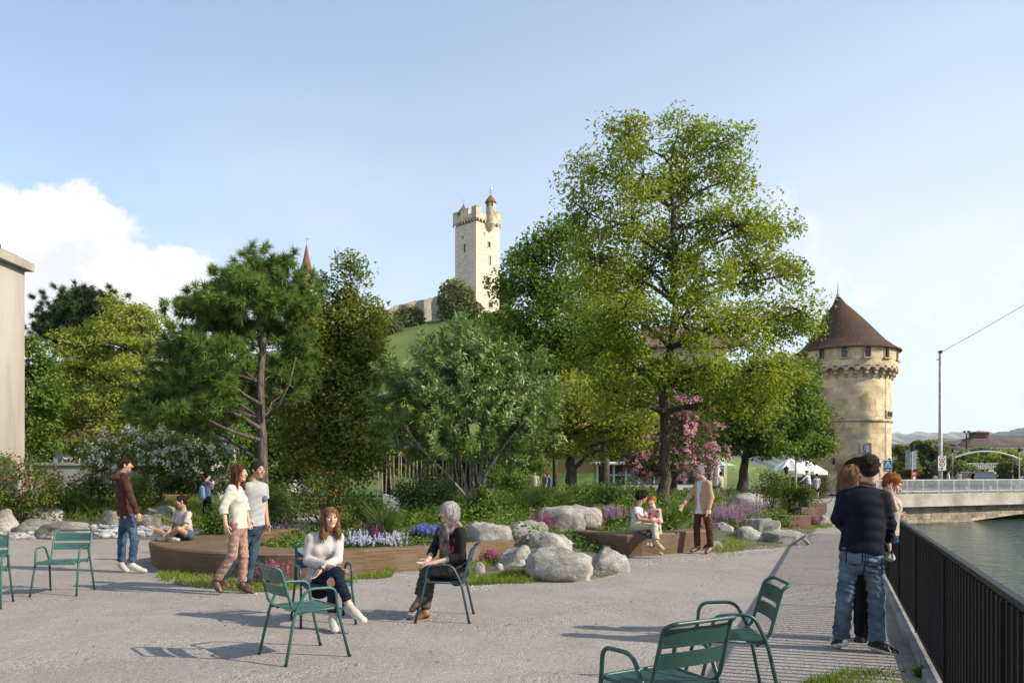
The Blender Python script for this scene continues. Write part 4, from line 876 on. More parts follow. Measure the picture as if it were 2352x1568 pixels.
# ------------------------------------------------------------ cars
M_tyre = flat('tyre_rubber', (.02, .02, .02), .85); M_rim = flat('alloy_rim', (.5, .5, .5), .4, .6); M_lampw = flat('headlamp', (.8, .8, .75), .2)
def car(x, Y, z, ang, col, label, L=4.4, W=1.8, H=1.5, suv=False):
    o = empty('parked_car', (x, Y, z), label, 'car', 'cars on the far street', rz=ang)
    prof = [(-.5, .22), (-.5, .50), (-.47, .58), (-.30, .63), (-.18, .93), (-.10, 1.0), (.22, 1.0), (.30, .97), (.42, .64), (.48, .60), (.5, .5), (.5, .22)] if not suv else [(-.5, .22), (-.5, .58), (-.46, .66), (-.26, .68), (-.17, .96), (-.10, 1.0), (.40, 1.0), (.46, .92), (.49, .62), (.5, .5), (.5, .22)]
    m = flat('car_paint', col, .25, .2); b = MB(); n = len(prof)
    for yw, k in ((-1, 0), (1, 1)): pass
    V = []
    for s_ in (-1, 1):
        for (a, h) in prof: V.append((a*L, s_*W/2*(1 if h < .66 else .84), h*H))
    F = [tuple(range(n)), tuple(range(2*n-1, n-1, -1))]+[(i, n+i, n+(i+1) % n, (i+1) % n) for i in range(n)]
    me = np_mesh('body', V, F, m); link('body', me, o)
    for s_ in (-1, 1):
        g_ = MB(); x0_, x1_ = ((-.22, .34) if not suv else (-.21, .44)); yy = s_*(W/2*.93+.005)
        g_.raw([(x0_*L, s_*W*.468, .70*H), (x1_*L, s_*W*.468, .70*H), ((x1_-.07)*L, s_*W*.428, .93*H), ((x0_+.09)*L, s_*W*.428, .93*H)], [(0, 1, 2, 3)]); link('side_window', g_.mesh('side_window', M_glass), o)
    ws = MB(); a0, a1 = ((-.30, .63), (-.18, .93)) if not suv else ((-.26, .68), (-.17, .96)); ws.raw([(a0[0]*L-.03, -W*.40, a0[1]*H+.02), (a0[0]*L-.03, W*.40, a0[1]*H+.02), (a1[0]*L-.03, W*.38, a1[1]*H), (a1[0]*L-.03, -W*.38, a1[1]*H)], [(0, 1, 2, 3)]); link('windscreen', ws.mesh('windscreen', M_glass), o)
    for a in (-.31, .31):
        for s_ in (-1, 1):
            w = MB(); w.tube([(a*L, s_*(W/2-.2), .32), (a*L, s_*(W/2+.01), .32)], .32, 16); wo = link('wheel', w.mesh('wheel', M_tyre), o); w = MB(); w.tube([(a*L, s_*(W/2), .32), (a*L, s_*(W/2+.02), .32)], .2, 12); link('rim', w.mesh('rim', M_rim), wo)
    for s_ in (-1, 1): h = MB(); h.box((-.497*L, s_*W*.36, .5*H), (.06, .3, .14), None, .02); link('headlight', h.mesh('headlight', M_lampw), o)
    return o
def car_at(px, Y, z, *a, **k): return car((px-CX)/FPX*Y, Y, z, *a, **k)
car_at(2229, 72, .125, .3, (.05, .055, .06), 'dark boxy car crossing the bridge behind the railing', suv=True, H=1.75)
car_at(2293, 92, .005, .1, (.25, .30, .35), 'grey blue car on the far street beyond the bridge')
car_at(2348, 90, .005, .1, (.16, .24, .32), 'blue car at the right edge of the picture')
car_at(2257, 104, .005, .0, (.6, .6, .6), 'white car in the middle of the far street')
car_at(2128, 100, .005, .2, (.05, .06, .09), 'dark car beneath the riverside trees')
car_at(641, 48, .006, 1.3, (.55, .57, .58), 'silver car glimpsed behind the pine trunk')
# ------------------------------------------------------------ trees
def nrm_(v): return v/np.maximum(np.linalg.norm(v, axis=1, keepdims=True), 1e-9)
def leaf_quads(P, N, size, aspect=.55, jitter=.3, fold=.15, rng=nprng, D=None):
    """one four-cornered leaf for each point"""
    n = len(P); rv = rng.normal(size=(n, 3)) if D is None else D; N = nrm_(N); d = nrm_(rv-N*(rv*N).sum(1, keepdims=True)); s = np.cross(N, d)
    L = (size*(1+jitter*rng.uniform(-1, 1, n)))[:, None]; w = L*aspect*.5; f = N*(L*fold)
    V = np.stack([P-d*L*.5, P+s*w+f*.5, P+d*L*.5-f, P-s*w+f*.5], 1).reshape(-1, 3)
    return V, np.arange(4*n).reshape(n, 4)
def needle_tris(P, D, size, width, rng=nprng):
    n = len(P); D = nrm_(D); rv = rng.normal(size=(n, 3)); s = nrm_(np.cross(D, rv)); L = (size*rng.uniform(.7, 1.2, n))[:, None]
    V = np.stack([P-s*width*.5, P+s*width*.5, P+D*L], 1).reshape(-1, 3); return V, np.arange(3*n).reshape(n, 3)
def lobes_px(specs, Y):
    out = []
    for s in specs:
        x, y, rx, ry = s[:4]; dy = s[4] if len(s) > 4 else 0; Yl = Y+dy
        out.append((np.array(PX(x, y, Yl)), np.array([rx, rx*.95, ry])*Yl/FPX))
    return out
def clumps_in(lobes, per_m3, rng, shell=.45, kmin=6):
    C, O, I = [], [], []
    for li, (c, r) in enumerate(lobes):
        k = max(kmin, int(per_m3*(r[0]*r[1]*r[2])**.67)); d = nrm_(rng.normal(size=(k, 3))); q = rng.uniform(shell**3, 1, k)**(1/3)
        q = q*(1+.12*rng.normal(size=k)); C.append(c+d*q[:, None]*r); O.append(d); I += [li]*k
    return np.concatenate(C), np.concatenate(O), np.array(I)
def curve_pts(a, b, sag, n=5, rng=None, wig=.06):
    a, b = np.array(a, float), np.array(b, float); L = np.linalg.norm(b-a); pts = []
    for i in range(n+1):
        t = i/n; p = a+(b-a)*t; p[2] += sag*L*4*t*(1-t)*(.5)
        if rng is not None and 0 < i < n: p += rng.normal(size=3)*wig*L*.35
        pts.append(p)
    return pts
def grow(name, label, base, trunk, lobes, bark, leafm, leaf=.10, aspect=.55, per=9.0, nleaf=90, crad=.42, flat=.55, seed=1, r0=.2, shell=.45, cat='tree', group=None,
         style='leaf', stems=None, limb_r=.35, up=.55, blossom=None, twigs=.4, outward=.5, trunk_name='trunk', hang=0.0, bare=.0):
    rng = np.random.default_rng(seed); o = empty(name, base, label, cat, group); nleaf *= 2.0 if style != 'needle' else 4.6; per *= 1.4; leaf *= 1.18
    tp = [np.array(p, float) for p in trunk]; m = len(tp); mb = MB(); rad = [r0*(1-.72*i/(m-1)) if m > 1 else r0 for i in range(m)]
    rad[0] *= 1.25
    def sub(pts, rr):
        P, Q = [], []
        for i in range(len(pts)-1):
            for k in range(3): t = k/3; P.append(pts[i]*(1-t)+pts[i+1]*t+rng.normal(size=3)*rr[i]*.10); Q.append(rr[i]*(1-t)+rr[i+1]*t)
        return P+[pts[-1]], Q+[rr[-1]]
    if not stems:
        P, Q = sub(tp, rad); mb.tube(P, Q, 10)
    else:
        for st in stems:
            st = [np.array(p, float) for p in st]; P, Q = sub(st, [r0*(1-.55*i/(len(st)-1)) for i in range(len(st))]); mb.tube(P, Q, 7)
    allp = [(p, r) for p, r in zip(tp, rad)] if not stems else [(np.array(p, float), r0*.5) for st in stems for p in st[1:]]
    C, O, I = clumps_in(lobes, per, rng, shell)
    for li, (c, r) in enumerate(lobes):
        cand = [(np.linalg.norm((p-c)*np.array([1, 1, 1.0]))+(2.0 if p[2] > c[2]-.1 else 0), i) for i, (p, rr) in enumerate(allp) if i > 0 or len(allp) == 1]
        bi = min(cand)[1]; p, rr = allp[bi]; lr = max(.012, rr*limb_r)
        if np.linalg.norm(p-c) > .15:
            pts = curve_pts(p, c, .10, 5, rng); mb.tube(pts, list(np.linspace(lr, max(.01, lr*.4), 6)), 6, cap=False)
        idx = np.where(I == li)[0]
        for ci in rng.choice(idx, max(1, int(len(idx)*twigs)), replace=False):
            pts = curve_pts(c, C[ci], .06, 3, rng); tr = max(.006, lr*.38); mb.tube(pts, list(np.linspace(tr, tr*.35, 4)), 4, cap=False)
    mb.build(trunk_name, bark, o, smooth=True)
    k = np.maximum(8, (nleaf*rng.uniform(.5, 1.5, len(C)))).astype(int)
    if bare > 0: k[rng.uniform(size=len(C)) < bare] = 3
    rep = np.repeat(np.arange(len(C)), k); n = len(rep); g = rng.normal(size=(n, 3)); g = g*np.minimum(1, 1.9/np.maximum(np.linalg.norm(g, axis=1, keepdims=True), 1e-6))
    cs = crad*rng.uniform(.7, 1.3, len(C))
    if style == 'leaf':
        P = C[rep]+g*cs[rep][:, None]*np.array([.62, .62, .62*flat]); P[:, 2] -= hang*np.hypot(g[:, 0], g[:, 1])*cs[rep]
        N = np.array([0, 0, up])+rng.normal(size=(n, 3))*.45+O[rep]*outward
        V, F = leaf_quads(P, N, leaf, aspect, rng=rng)
    elif style == 'shoot':                           # long leaves set along upright shoots
        sdir = nrm_(O*.9+np.array([0, 0, .55])+rng.normal(size=O.shape)*.3); t = rng.uniform(0, 1, n); ax = sdir[rep]
        P0 = C[rep]+ax*((t-.35)*crad*1.5)[:, None]+rng.normal(size=(n, 3))*.02
        side = nrm_(np.cross(ax, rng.normal(size=(n, 3)))); D = nrm_(side*.8+ax*.75); P = P0+D*leaf*.5; N = np.cross(D, np.cross(ax, D)+rng.normal(size=(n, 3))*.3)
        V, F = leaf_quads(P, N, leaf, aspect, rng=rng, D=D)
    elif style == 'needle':
        sdir = nrm_(O*.7+np.array([0, 0, .8])+rng.normal(size=O.shape)*.35); ns = 7
        sub_ = nrm_(sdir[:, None, :]+rng.normal(size=(len(C), ns, 3))*.6); tip = C[:, None, :]+rng.normal(size=(len(C), ns, 3))*cs[:, None, None]*np.array([.6, .6, .6*flat])
        which = rng.integers(0, ns, n); ax = sub_[rep, which]; P = tip[rep, which]+ax*(rng.uniform(0, .30, n))[:, None]*crad
        D = nrm_(ax*1.0+rng.normal(size=(n, 3))*.55); V, F = needle_tris(P, D, leaf, leaf*aspect, rng)
    cr = world_obj('crown', V, F, leafm, o)
    if blossom:
        bm_, frac, bs, kc = (*blossom, 16)[:4]; nb_ = int(n*frac); clus = rng.integers(0, len(C), max(20, nb_//kc)); rep2 = np.repeat(clus, kc)
        off = np.repeat(rng.normal(size=(len(clus), 3))*crad*.5, kc, axis=0)+O[rep2]*crad*.35; P = C[rep2]+off+rng.normal(size=(len(rep2), 3))*.055
        N = O[rep2]+rng.normal(size=(len(rep2), 3))*.6+np.array([.2, -.3, .2]); V, F = leaf_quads(P, N, bs, .95, rng=rng, fold=.05); world_obj('blossom', V, F, bm_, o)
    return o
def tline(pxs, Y): return [np.array(PX(x, y, Y+(d[0] if d else 0))) for x, y, *d in pxs]
def ground_base(px, Y, z=None):
    x = (px-CX)/FPX*Y; z = gz(x, Y) if z is None else z; return (x, Y, z)
def bark_mat(name, c, c2): return mat(name, c, .95, .3, 5, 1.0, 10, c2=c2, stretch=(5, 5, .8), spec=.1, fine=.25)
B_dark = bark_mat('dark_bark', (.105, .085, .065), (.04, .032, .025)); B_grey = bark_mat('grey_bark', (.24, .21, .175), (.10, .085, .07)); B_pine = bark_mat('pine_bark', (.135, .11, .092), (.045, .036, .03)); B_pale = bark_mat('pale_bark', (.50, .46, .40), (.25, .21, .17))
L_loc = leaf_mat('locust_leaf', (.12, .172, .02), (.205, .262, .032), (.35, .36, .05), trans=.44); L_dk = leaf_mat('dark_leaf', (.045, .082, .017), (.078, .125, .025), (.13, .175, .036))
L_wil = leaf_mat('willow_leaf', (.08, .14, .035), (.145, .215, .058), (.29, .355, .12), spec=.5, rough=.42, trans=.3); L_horn = leaf_mat('hornbeam_leaf', (.085, .12, .02), (.165, .205, .032), (.36, .345, .065), trans=.42)
L_pine = leaf_mat('pine_needle', (.07, .125, .028), (.13, .20, .042), (.19, .26, .06), trans=.3); L_pined = leaf_mat('dark_pine_needle', (.028, .05, .018), (.045, .075, .024), (.07, .10, .03), trans=.15)
L_yel = leaf_mat('yellow_green_leaf', (.17, .215, .034), (.265, .31, .052), (.40, .42, .095), trans=.42); L_mid = leaf_mat('mid_green_leaf', (.07, .125, .02), (.115, .18, .028), (.20, .26, .042)); L_olive = leaf_mat('olive_leaf', (.09, .115, .038), (.145, .17, .055), (.21, .22, .075))
F_white = leaf_mat('white_petal', (.62, .60, .54), (.74, .72, .67), (.80, .78, .74), trans=.25); F_pink = leaf_mat('pink_petal', (.42, .16, .24), (.55, .25, .33), (.70, .40, .46), trans=.3)
# big locust in the middle of the bed
Y = 22.0; base = ground_base(1525, Y)
tr_ = [base]+tline([(1526, 1100), (1527, 1020), (1527, 950), (1522, 890), (1540, 800), (1552, 700), (1548, 600), (1545, 480), (1540, 380)], Y)
lob = lobes_px([(1440, 310, 70, 48), (1555, 315, 80, 45, .5), (1650, 335, 65, 45, -.4), (1370, 395, 80, 58), (1480, 400, 75, 55, -.8), (1590, 410, 90, 60, .8), (1690, 410, 60, 55), (1350, 490, 70, 60, .6), (1450, 510, 90, 65, -1),
                (1570, 520, 95, 65), (1690, 520, 95, 65, -.8), (1785, 520, 50, 42, .5), (1370, 600, 85, 60, -.6), (1490, 620, 100, 65, 1), (1620, 630, 100, 65, -1.4), (1740, 620, 95, 60, .4), (1835, 630, 50, 46, -.3),
                (1420, 720, 100, 60, -1.2), (1560, 735, 110, 60, -1.8), (1690, 735, 100, 60, -.9), (1800, 735, 85, 55, .6), (1840, 715, 45, 42, -.6), (1390, 800, 90, 52, -1), (1470, 850, 80, 45, -1.8), (1600, 850, 85, 40, -2), (1720, 850, 95, 50, -1.2), (1800, 840, 60, 45),
                (1440, 930, 60, 35, -1.5), (1660, 920, 60, 38, -1), (1740, 930, 55, 40, -.2), (1390, 890, 60, 40)], Y)
grow('locust_tree', 'tallest tree, yellow green and airy, its dark trunk rising behind the bench', base, tr_, lob, B_dark, L_loc, .105, .5, 21, 42, .38, .78, 3, .17, limb_r=.7, twigs=.85, hang=.05, bare=.16)
# darker companion behind it on the left
Y = 37.0; base = ground_base(1275, Y); tr_ = [base]+tline([(1275, 1000), (1275, 900), (1275, 800), (1275, 700)], Y)
lob = lobes_px([(1225, 585, 60, 45), (1290, 560, 60, 45), (1195, 660, 48, 45), (1270, 660, 80, 60), (1230, 760, 75, 55), (1320, 760, 80, 65), (1255, 850, 75, 55), (1350, 870, 80, 60), (1190, 740, 35, 45)], Y)
grow('maple_tree', 'dark green tree between the hill tower and the tallest tree', base, tr_, lob, B_dark, L_mid, .16, .6, 9, 70, .72, .7, 4, .12)
# willow leaved multi stem tree
Y = 18.0; base = ground_base(1088, Y); bx, by, bz = base
def stem(pts): return [np.array([bx+pts[0]*.01, by, bz-.03])]+[np.array(PX(x, y, Y+d)) for x, y, d in pts[1:]]
stems = [stem([-6, (1070, 1140, -.2), (1030, 1090, -.5), (985, 1050, -.9), (930, 980, -1)]), stem([-3, (1077, 1140, -.1), (1062, 1080, -.1), (1040, 1000, -.3), (1010, 900, -.3)]), stem([0, (1088, 1130, .1), (1085, 1070, .2), (1075, 980, .3), (1060, 850, .3)]),
         stem([3, (1098, 1130, .0), (1105, 1060, -.1), (1110, 960, -.2), (1120, 840, -.1)]), stem([6, (1105, 1140, .2), (1125, 1070, .3), (1150, 990, .3), (1190, 900, .2)]), stem([5, (1103, 1150, -.2), (1115, 1090, -.4), (1160, 1020, -.6), (1210, 960, -.7)])]
lob = lobes_px([(1085, 790, 80, 55), (1000, 840, 70, 55, -.3), (1150, 840, 80, 60, .2), (930, 870, 60, 55), (1060, 880, 90, 60, -.5), (1215, 880, 60, 55), (900, 940, 50, 50, -.3), (980, 950, 80, 60, -.6), (1090, 970, 95, 60, -.6), (1190, 960, 75, 55, -.2), (1250, 930, 45, 45), (930, 1010, 70, 45, -.4), (1030, 1030, 75, 40, -.3), (1140, 1030, 80, 38, -.2), (1220, 1010, 55, 40), (1075, 840, 80, 60, .5)], Y)
grow('willow_tree', 'rounded tree with slender silvery leaves on several thin stems', base, [base, base], lob, B_grey, L_wil, .155, .22, 46, 30, .34, 1, 5, .040, style='shoot', stems=stems, limb_r=.42, shell=.35, twigs=.3)
# columnar hornbeam
Y = 25.0; base = ground_base(765, Y); tr_ = [base]+tline([(765, 1100), (768, 950), (770, 800), (775, 680)], Y)
lob = lobes_px([(806, 640, 24, 52), (862, 700, 20, 46), (735, 680, 24, 50), (690, 700, 26, 48), (770, 700, 45, 60), (830, 760, 50, 65), (720, 770, 60, 70), (780, 800, 70, 75), (860, 810, 28, 60), (690, 850, 50, 70), (750, 880, 75, 80), (830, 880, 58, 80), (700, 950, 60, 70), (780, 970, 80, 75), (845, 970, 42, 65), (700, 1040, 55, 55), (770, 1050, 75, 60), (835, 1050, 45, 50)], Y)
grow('hornbeam_tree', 'dense upright dark green tree with pointed tips, columnar shape', base, tr_, lob, B_dark, L_horn, .10, .7, 22, 60, .42, .8, 6, .2, shell=.6, twigs=.25, up=.5)
# pine with bent limbs
Y = 22.0; base = ground_base(604, Y); tr_ = [base]+tline([(604, 1060), (600, 960), (598, 880), (604, 800), (606, 720), (600, 640), (598, 600)], Y)
lob = lobes_px([(612, 598, 42, 24), (655, 640, 42, 26, .2), (575, 640, 50, 24, -.5), (525, 632, 32, 20, -.2), (470, 680, 46, 22, -.4), (535, 690, 52, 24, -.7), (610, 690, 60, 28, -.3), (670, 700, 40, 30, .3), (445, 715, 34, 18, .2), (560, 735, 60, 22, .3), (640, 750, 52, 26, .4), (500, 745, 36, 18, .5),
                (440, 780, 44, 20, -.3), (490, 800, 50, 22, -.8), (400, 815, 36, 20, .2), (390, 865, 36, 24, .3), (445, 860, 40, 22, .8), (670, 800, 36, 30, .8), (360, 910, 26, 24, .3), (420, 920, 40, 24, 1.0), (550, 790, 36, 18, .9), (690, 850, 26, 30, .9), (450, 885, 44, 22, -.8), (405, 945, 42, 20, -.8), (500, 850, 44, 20, -.7), (500, 935, 40, 16, -.4), (540, 880, 40, 18, .4), (350, 960, 34, 24, .0), (450, 985, 40, 16, .3), (660, 890, 32, 26, .7)], Y)
pine = grow('pine_tree', 'tall pine with long soft needles and a bent grey trunk', base, tr_, lob, B_pine, L_pine, .23, .10, 30, 120, .46, .5, 7, .15, style='needle', limb_r=.30, twigs=.5, shell=.3)
lm = MB()
for pts, r in (([(600, 985), (560, 960), (530, 945), (505, 925), (480, 915), (440, 880)], .065), ([(598, 1010), (560, 1000), (520, 985), (480, 965), (440, 950), (400, 940)], .06), ([(602, 930), (560, 905), (530, 880), (500, 840)], .05), ([(612, 960), (640, 930), (665, 880), (680, 820)], .05)):
    P = [PX(x, y, Y-.15-.12*i) for i, (x, y) in enumerate(pts)]; lm.tube(P, list(np.linspace(r, r*.35, len(P))), 7)
lm.build('limb', B_pine, pine, smooth=True)
# yellow green locust, left
Y = 31.0; base = ground_base(345, Y); tr_ = [base]+tline([(345, 1040), (340, 980), (332, 900), (325, 820), (318, 740)], Y)
lob = lobes_px([(280, 715, 65, 32), (330, 730, 60, 36, .4), (240, 760, 60, 34), (350, 780, 60, 36, .3), (170, 790, 55, 34, -.3), (290, 800, 70, 38, -.6), (130, 840, 40, 30), (200, 850, 70, 38, -.5), (310, 850, 60, 36, -.9), (150, 900, 55, 36), (240, 910, 70, 38, -.8), (370, 860, 45, 34), (180, 960, 60, 36, -.3), (290, 960, 65, 36, -1), (360, 970, 50, 32, -.8), (190, 1020, 55, 34, -.4), (270, 1030, 65, 34, -1.1), (120, 970, 40, 36), (340, 920, 45, 30, -.6)], Y)
grow('robinia_tree', 'bright yellow green layered tree right of the plastered building', base, tr_, lob, B_dark, L_yel, .12, .5, 17, 44, .5, .36, 8, .2, limb_r=.5, twigs=.6, hang=.16)
# dark pine far left
Y = 46.0; base = ground_base(180, Y, .0); tr_ = [base]+tline([(180, 1000), (182, 860), (185, 760), (190, 700)], Y)
lob = lobes_px([(205, 685, 42, 16), (165, 705, 48, 16), (225, 715, 45, 18), (130, 735, 40, 14), (185, 740, 60, 18), (120, 765, 30, 12), (170, 775, 60, 18), (240, 760, 40, 25), (200, 820, 60, 30)], Y)
grow('dark_pine', 'dark flat topped pine rising behind the yellow green tree', base, tr_, lob, B_dark, L_pined, .30, .10, 16, 150, .75, .5, 9, .3, style='needle', shell=.25, twigs=.5)
# white crab apple
Y = 25.0; base = ground_base(362, Y); tr_ = [base]+tline([(362, 1090), (368, 1060), (372, 1040)], Y)
lob = lobes_px([(290, 1030, 55, 32), (350, 1010, 60, 36, .3), (420, 1010, 55, 34), (470, 1030, 50, 34, .2), (260, 1050, 45, 30, -.2), (330, 1050, 60, 30, -.5), (410, 1050, 60, 30, -.5), (490, 1060, 40, 30), (230, 1070, 30, 22), (380, 1075, 60, 18, -.6)], Y)
grow('crab_apple_tree', 'wide low tree covered with white blossom behind the hooded man', base, tr_, lob, B_dark, L_mid, .075, .6, 22, 70, .38, .7, 10, .14, blossom=(F_white, .5, .062), limb_r=.6, twigs=.5)
# slim young tree beside the left building
Y = 27.0; base = ground_base(70, Y); tr_ = [base]+tline([(70, 1040), (68, 950), (67, 860), (66, 810)], Y)
grow('young_tree', 'slim young tree with a white trunk beside the plastered building', base, tr_, lobes_px([(70, 800, 26, 30), (88, 840, 30, 30), (65, 870, 28, 34), (95, 900, 36, 36), (80, 960, 38, 40), (100, 1010, 30, 30), (120, 900, 20, 30)], Y), B_pale, L_mid, .12, .7, 16, 40, .45, .7, 11, .07, twigs=.5)
# tree with forked dark limbs in the middle distance
Y = 33.0; base = ground_base(1313, Y); tr_ = [base]+tline([(1312, 1080), (1308, 1040), (1305, 1000), (1310, 940)], Y)
lob = lobes_px([(1300, 900, 70, 45), (1380, 920, 80, 45, -.4), (1450, 950, 60, 40, -.6), (1260, 950, 60, 40), (1330, 970, 80, 36, .4), (1410, 990, 70, 34, -.3), (1470, 1000, 40, 28, -.6), (1240, 1010, 55, 28), (1290, 1030, 40, 18, -.5), (1370, 1035, 50, 16, -.4)], Y)
grow('honey_locust', 'yellow green tree with dark forked trunk before the yellow house', base, tr_, lob, B_dark, L_yel, .14, .5, 12, 56, .6, .45, 12, .26, limb_r=.55, twigs=.5)
# pink crab apple
Y = 34.0; base = ground_base(1545, Y); tr_ = [base]+tline([(1548, 1090), (1552, 1050), (1556, 1010)], Y)
lob = lobes_px([(1560, 950, 40, 36), (1600, 980, 42, 36), (1550, 1010, 55, 36, -.5), (1620, 1030, 40, 30), (1500, 1040, 50, 30, -.6), (1570, 1060, 60, 28, -.8), (1470, 1060, 36, 24, -.4), (1625, 1065, 30, 18), (1525, 1080, 45, 14, -.8)], Y)
grow('pink_blossom_tree', 'pink flowering tree in full blossom behind the tallest trunk', base, tr_, lob, B_dark, L_dk, .09, .6, 20, 46, .5, .7, 13, .16, blossom=(F_pink, .8, .085), twigs=.4)
# tree beside the parasols
Y = 39.0; base = ground_base(1708, Y); tr_ = [base]+tline([(1709, 1080), (1712, 1050), (1715, 1010), (1720, 950)], Y)
lob = lobes_px([(1700, 880, 70, 45), (1780, 870, 70, 50), (1840, 900, 45, 50), (1660, 940, 60, 40), (1740, 950, 80, 45, -.6), (1820, 960, 60, 45), (1680, 1000, 70, 34, -.5), (1770, 1010, 80, 34, -.8), (1850, 1010, 40, 40), (1870, 1030, 30, 24)], Y)
grow('linden_tree', 'broad green tree with spreading dark limbs left of the round tower', base, tr_, lob, B_dark, L_mid, .16, .65, 11, 62, .7, .55, 14, .26, limb_r=.6, twigs=.5)
Y = 60.0; base = ground_base(1852, Y, .0); tr_ = [base]+tline([(1852, 1060), (1850, 980), (1850, 900)], Y)
grow('linden_tree', 'darker green tree touching the left side of the round tower', base, tr_, lobes_px([(1830, 860, 35, 40), (1850, 900, 36, 40), (1820, 930, 40, 40), (1860, 960, 36, 36), (1850, 1000, 45, 34), (1880, 1005, 24, 24), (1820, 1010, 40, 30)], Y), B_dark, L_dk, .22, .7, 5, 70, 1.0, .7, 15, .26)
# background trees that close the view on the left and in the middle
bgspec = [(570, 42, [(520, 850, 40, 40), (580, 870, 45, 45), (630, 860, 40, 45), (540, 930, 50, 45), (610, 940, 45, 45), (500, 1000, 45, 40), (580, 1010, 60, 45), (470, 860, 36, 36), (430, 900, 40, 40)], L_mid, 'fresh green tree behind the pine trunk'),
          (480, 52, [(470, 900, 50, 60), (520, 930, 50, 60), (450, 980, 50, 60), (520, 1010, 60, 55), (480, 1070, 70, 40), (560, 980, 40, 60)], L_mid, 'mid green tree behind the pine limbs'),
          (110, 44, [(110, 900, 50, 60), (90, 980, 45, 60), (150, 1000, 50, 60), (120, 1060, 60, 40), (190, 1060, 50, 40)], L_dk, 'dark tree in the corner beside the plastered building'),
          (650, 40, [(640, 880, 45, 60), (660, 960, 50, 60), (630, 1030, 60, 50), (690, 1060, 50, 40), (640, 1090, 60, 25)], L_dk, 'dark tree between pine and columnar tree'),
          (330, 50, [(330, 900, 60, 60), (400, 940, 60, 60), (290, 990, 60, 60), (380, 1020, 70, 60), (440, 1060, 60, 40), (320, 1070, 60, 40)], L_dk, 'dark tree behind the white blossom tree'),
          (1180, 55, [(1180, 880, 40, 50), (1190, 960, 45, 50), (1170, 1030, 45, 50), (1210, 1060, 40, 35)], L_mid, 'green tree behind the silvery willow tree'),
          (890, 58, [(880, 950, 40, 40), (930, 980, 50, 50), (990, 1000, 50, 50), (900, 1040, 60, 50), (980, 1060, 60, 40), (1040, 1050, 40, 40)], L_yel, 'light green tree seen through the pavilion poles'),
          (1450, 62, [(1440, 900, 60, 60), (1500, 960, 60, 60), (1430, 1000, 60, 50), (1640, 960, 60, 60), (1590, 900, 60, 60)], L_mid, 'green tree behind the pink blossom tree'),
          (1390, 44, [(1380, 640, 45, 40), (1420, 700, 50, 45), (1350, 720, 40, 40), (1400, 790, 50, 45), (1450, 820, 40, 40)], L_yel, 'pale yellow green tree showing through the tallest crown')]
for i, (px, Yb, ls, lm_, lab) in enumerate(bgspec):
    base = ground_base(px, Yb, .0); top = min(l[1] for l in ls); tr_ = [base]+tline([(px, (HZ+top)/2+40), (px+3, top+20)], Yb)
    grow('background_tree', lab, base, tr_, lobes_px(ls, Yb), B_dark, lm_, .0042*Yb, .65, 5.5, 80, .020*Yb, .65, 20+i, .25, group='trees closing the background', twigs=.2)
base = ground_base(535, 33, .2); bt = MB(); bt.tube([base, PX(536, 1000, 33), PX(533, 900, 33), PX(537, 840, 33)], [.09, .075, .05, .02], 8)
grow('birch_tree', 'slim birch with white trunk behind the walking couple', base, [base]+tline([(536, 1000), (533, 900), (537, 850)], 33), lobes_px([(540, 880, 30, 30), (515, 930, 34, 30), (560, 950, 34, 30), (540, 1000, 40, 30), (510, 1040, 36, 30), (555, 1060, 36, 24)], 33), B_pale, L_mid, .10, .7, 9, 46, .45, .7, 31, .10)
# trees on the castle hill
def hbase(px, Y): x = (px-CX)/FPX*Y; return (x, Y, float(hill_z(np.array([x]), np.array([Y]))[0])-.3)
for i, (px, Yb, ls, lm_, lab) in enumerate([(937, 172, [(937, 722, 14, 9), (924, 732, 10, 8), (951, 733, 10, 8), (938, 740, 18, 7)], L_olive, 'small round tree on the grassy slope before the hill wall'),
          (1050, 170, [(1036, 668, 8, 14), (1062, 672, 9, 14), (1030, 692, 13, 10), (1058, 700, 14, 12), (1080, 710, 12, 9), (1045, 718, 18, 9)], L_olive, 'bushy tree at the foot of the square tower'),
          (1156, 215, [(1150, 655, 7, 12), (1157, 670, 9, 14), (1155, 690, 10, 16)], L_pined, 'dark conifer right of the square tower'),
          (885, 165, [(880, 745, 14, 12), (895, 752, 14, 10), (870, 760, 14, 12)], L_olive, 'low bush left on the grassy slope'),
          (1130, 150, [(1120, 745, 24, 18), (1160, 740, 26, 22), (1190, 750, 24, 22), (1140, 780, 40, 22), (1190, 800, 40, 30), (1100, 770, 20, 16)], L_mid, 'clump of green trees on the slope below the square tower'),
          (700, 140, [(690, 730, 20, 20), (720, 750, 22, 22), (660, 760, 22, 24), (700, 790, 40, 24)], L_olive, 'trees around the white turret'),
          (880, 118, [(880, 850, 26, 20), (910, 870, 26, 22), (850, 880, 26, 22), (940, 890, 26, 20)], L_olive, 'shrubs low on the hill slope')]):
    base = hbase(px, Yb); top = min(l[1] for l in ls)
    grow('hill_tree', lab, base, [base]+tline([(px, top+25), (px, top+10)], Yb), lobes_px(ls, Yb), B_dark, lm_, .0036*Yb, .7, 2.6, 90, .011*Yb, .75, 40+i, .22, group='trees on the castle hill', twigs=.3)
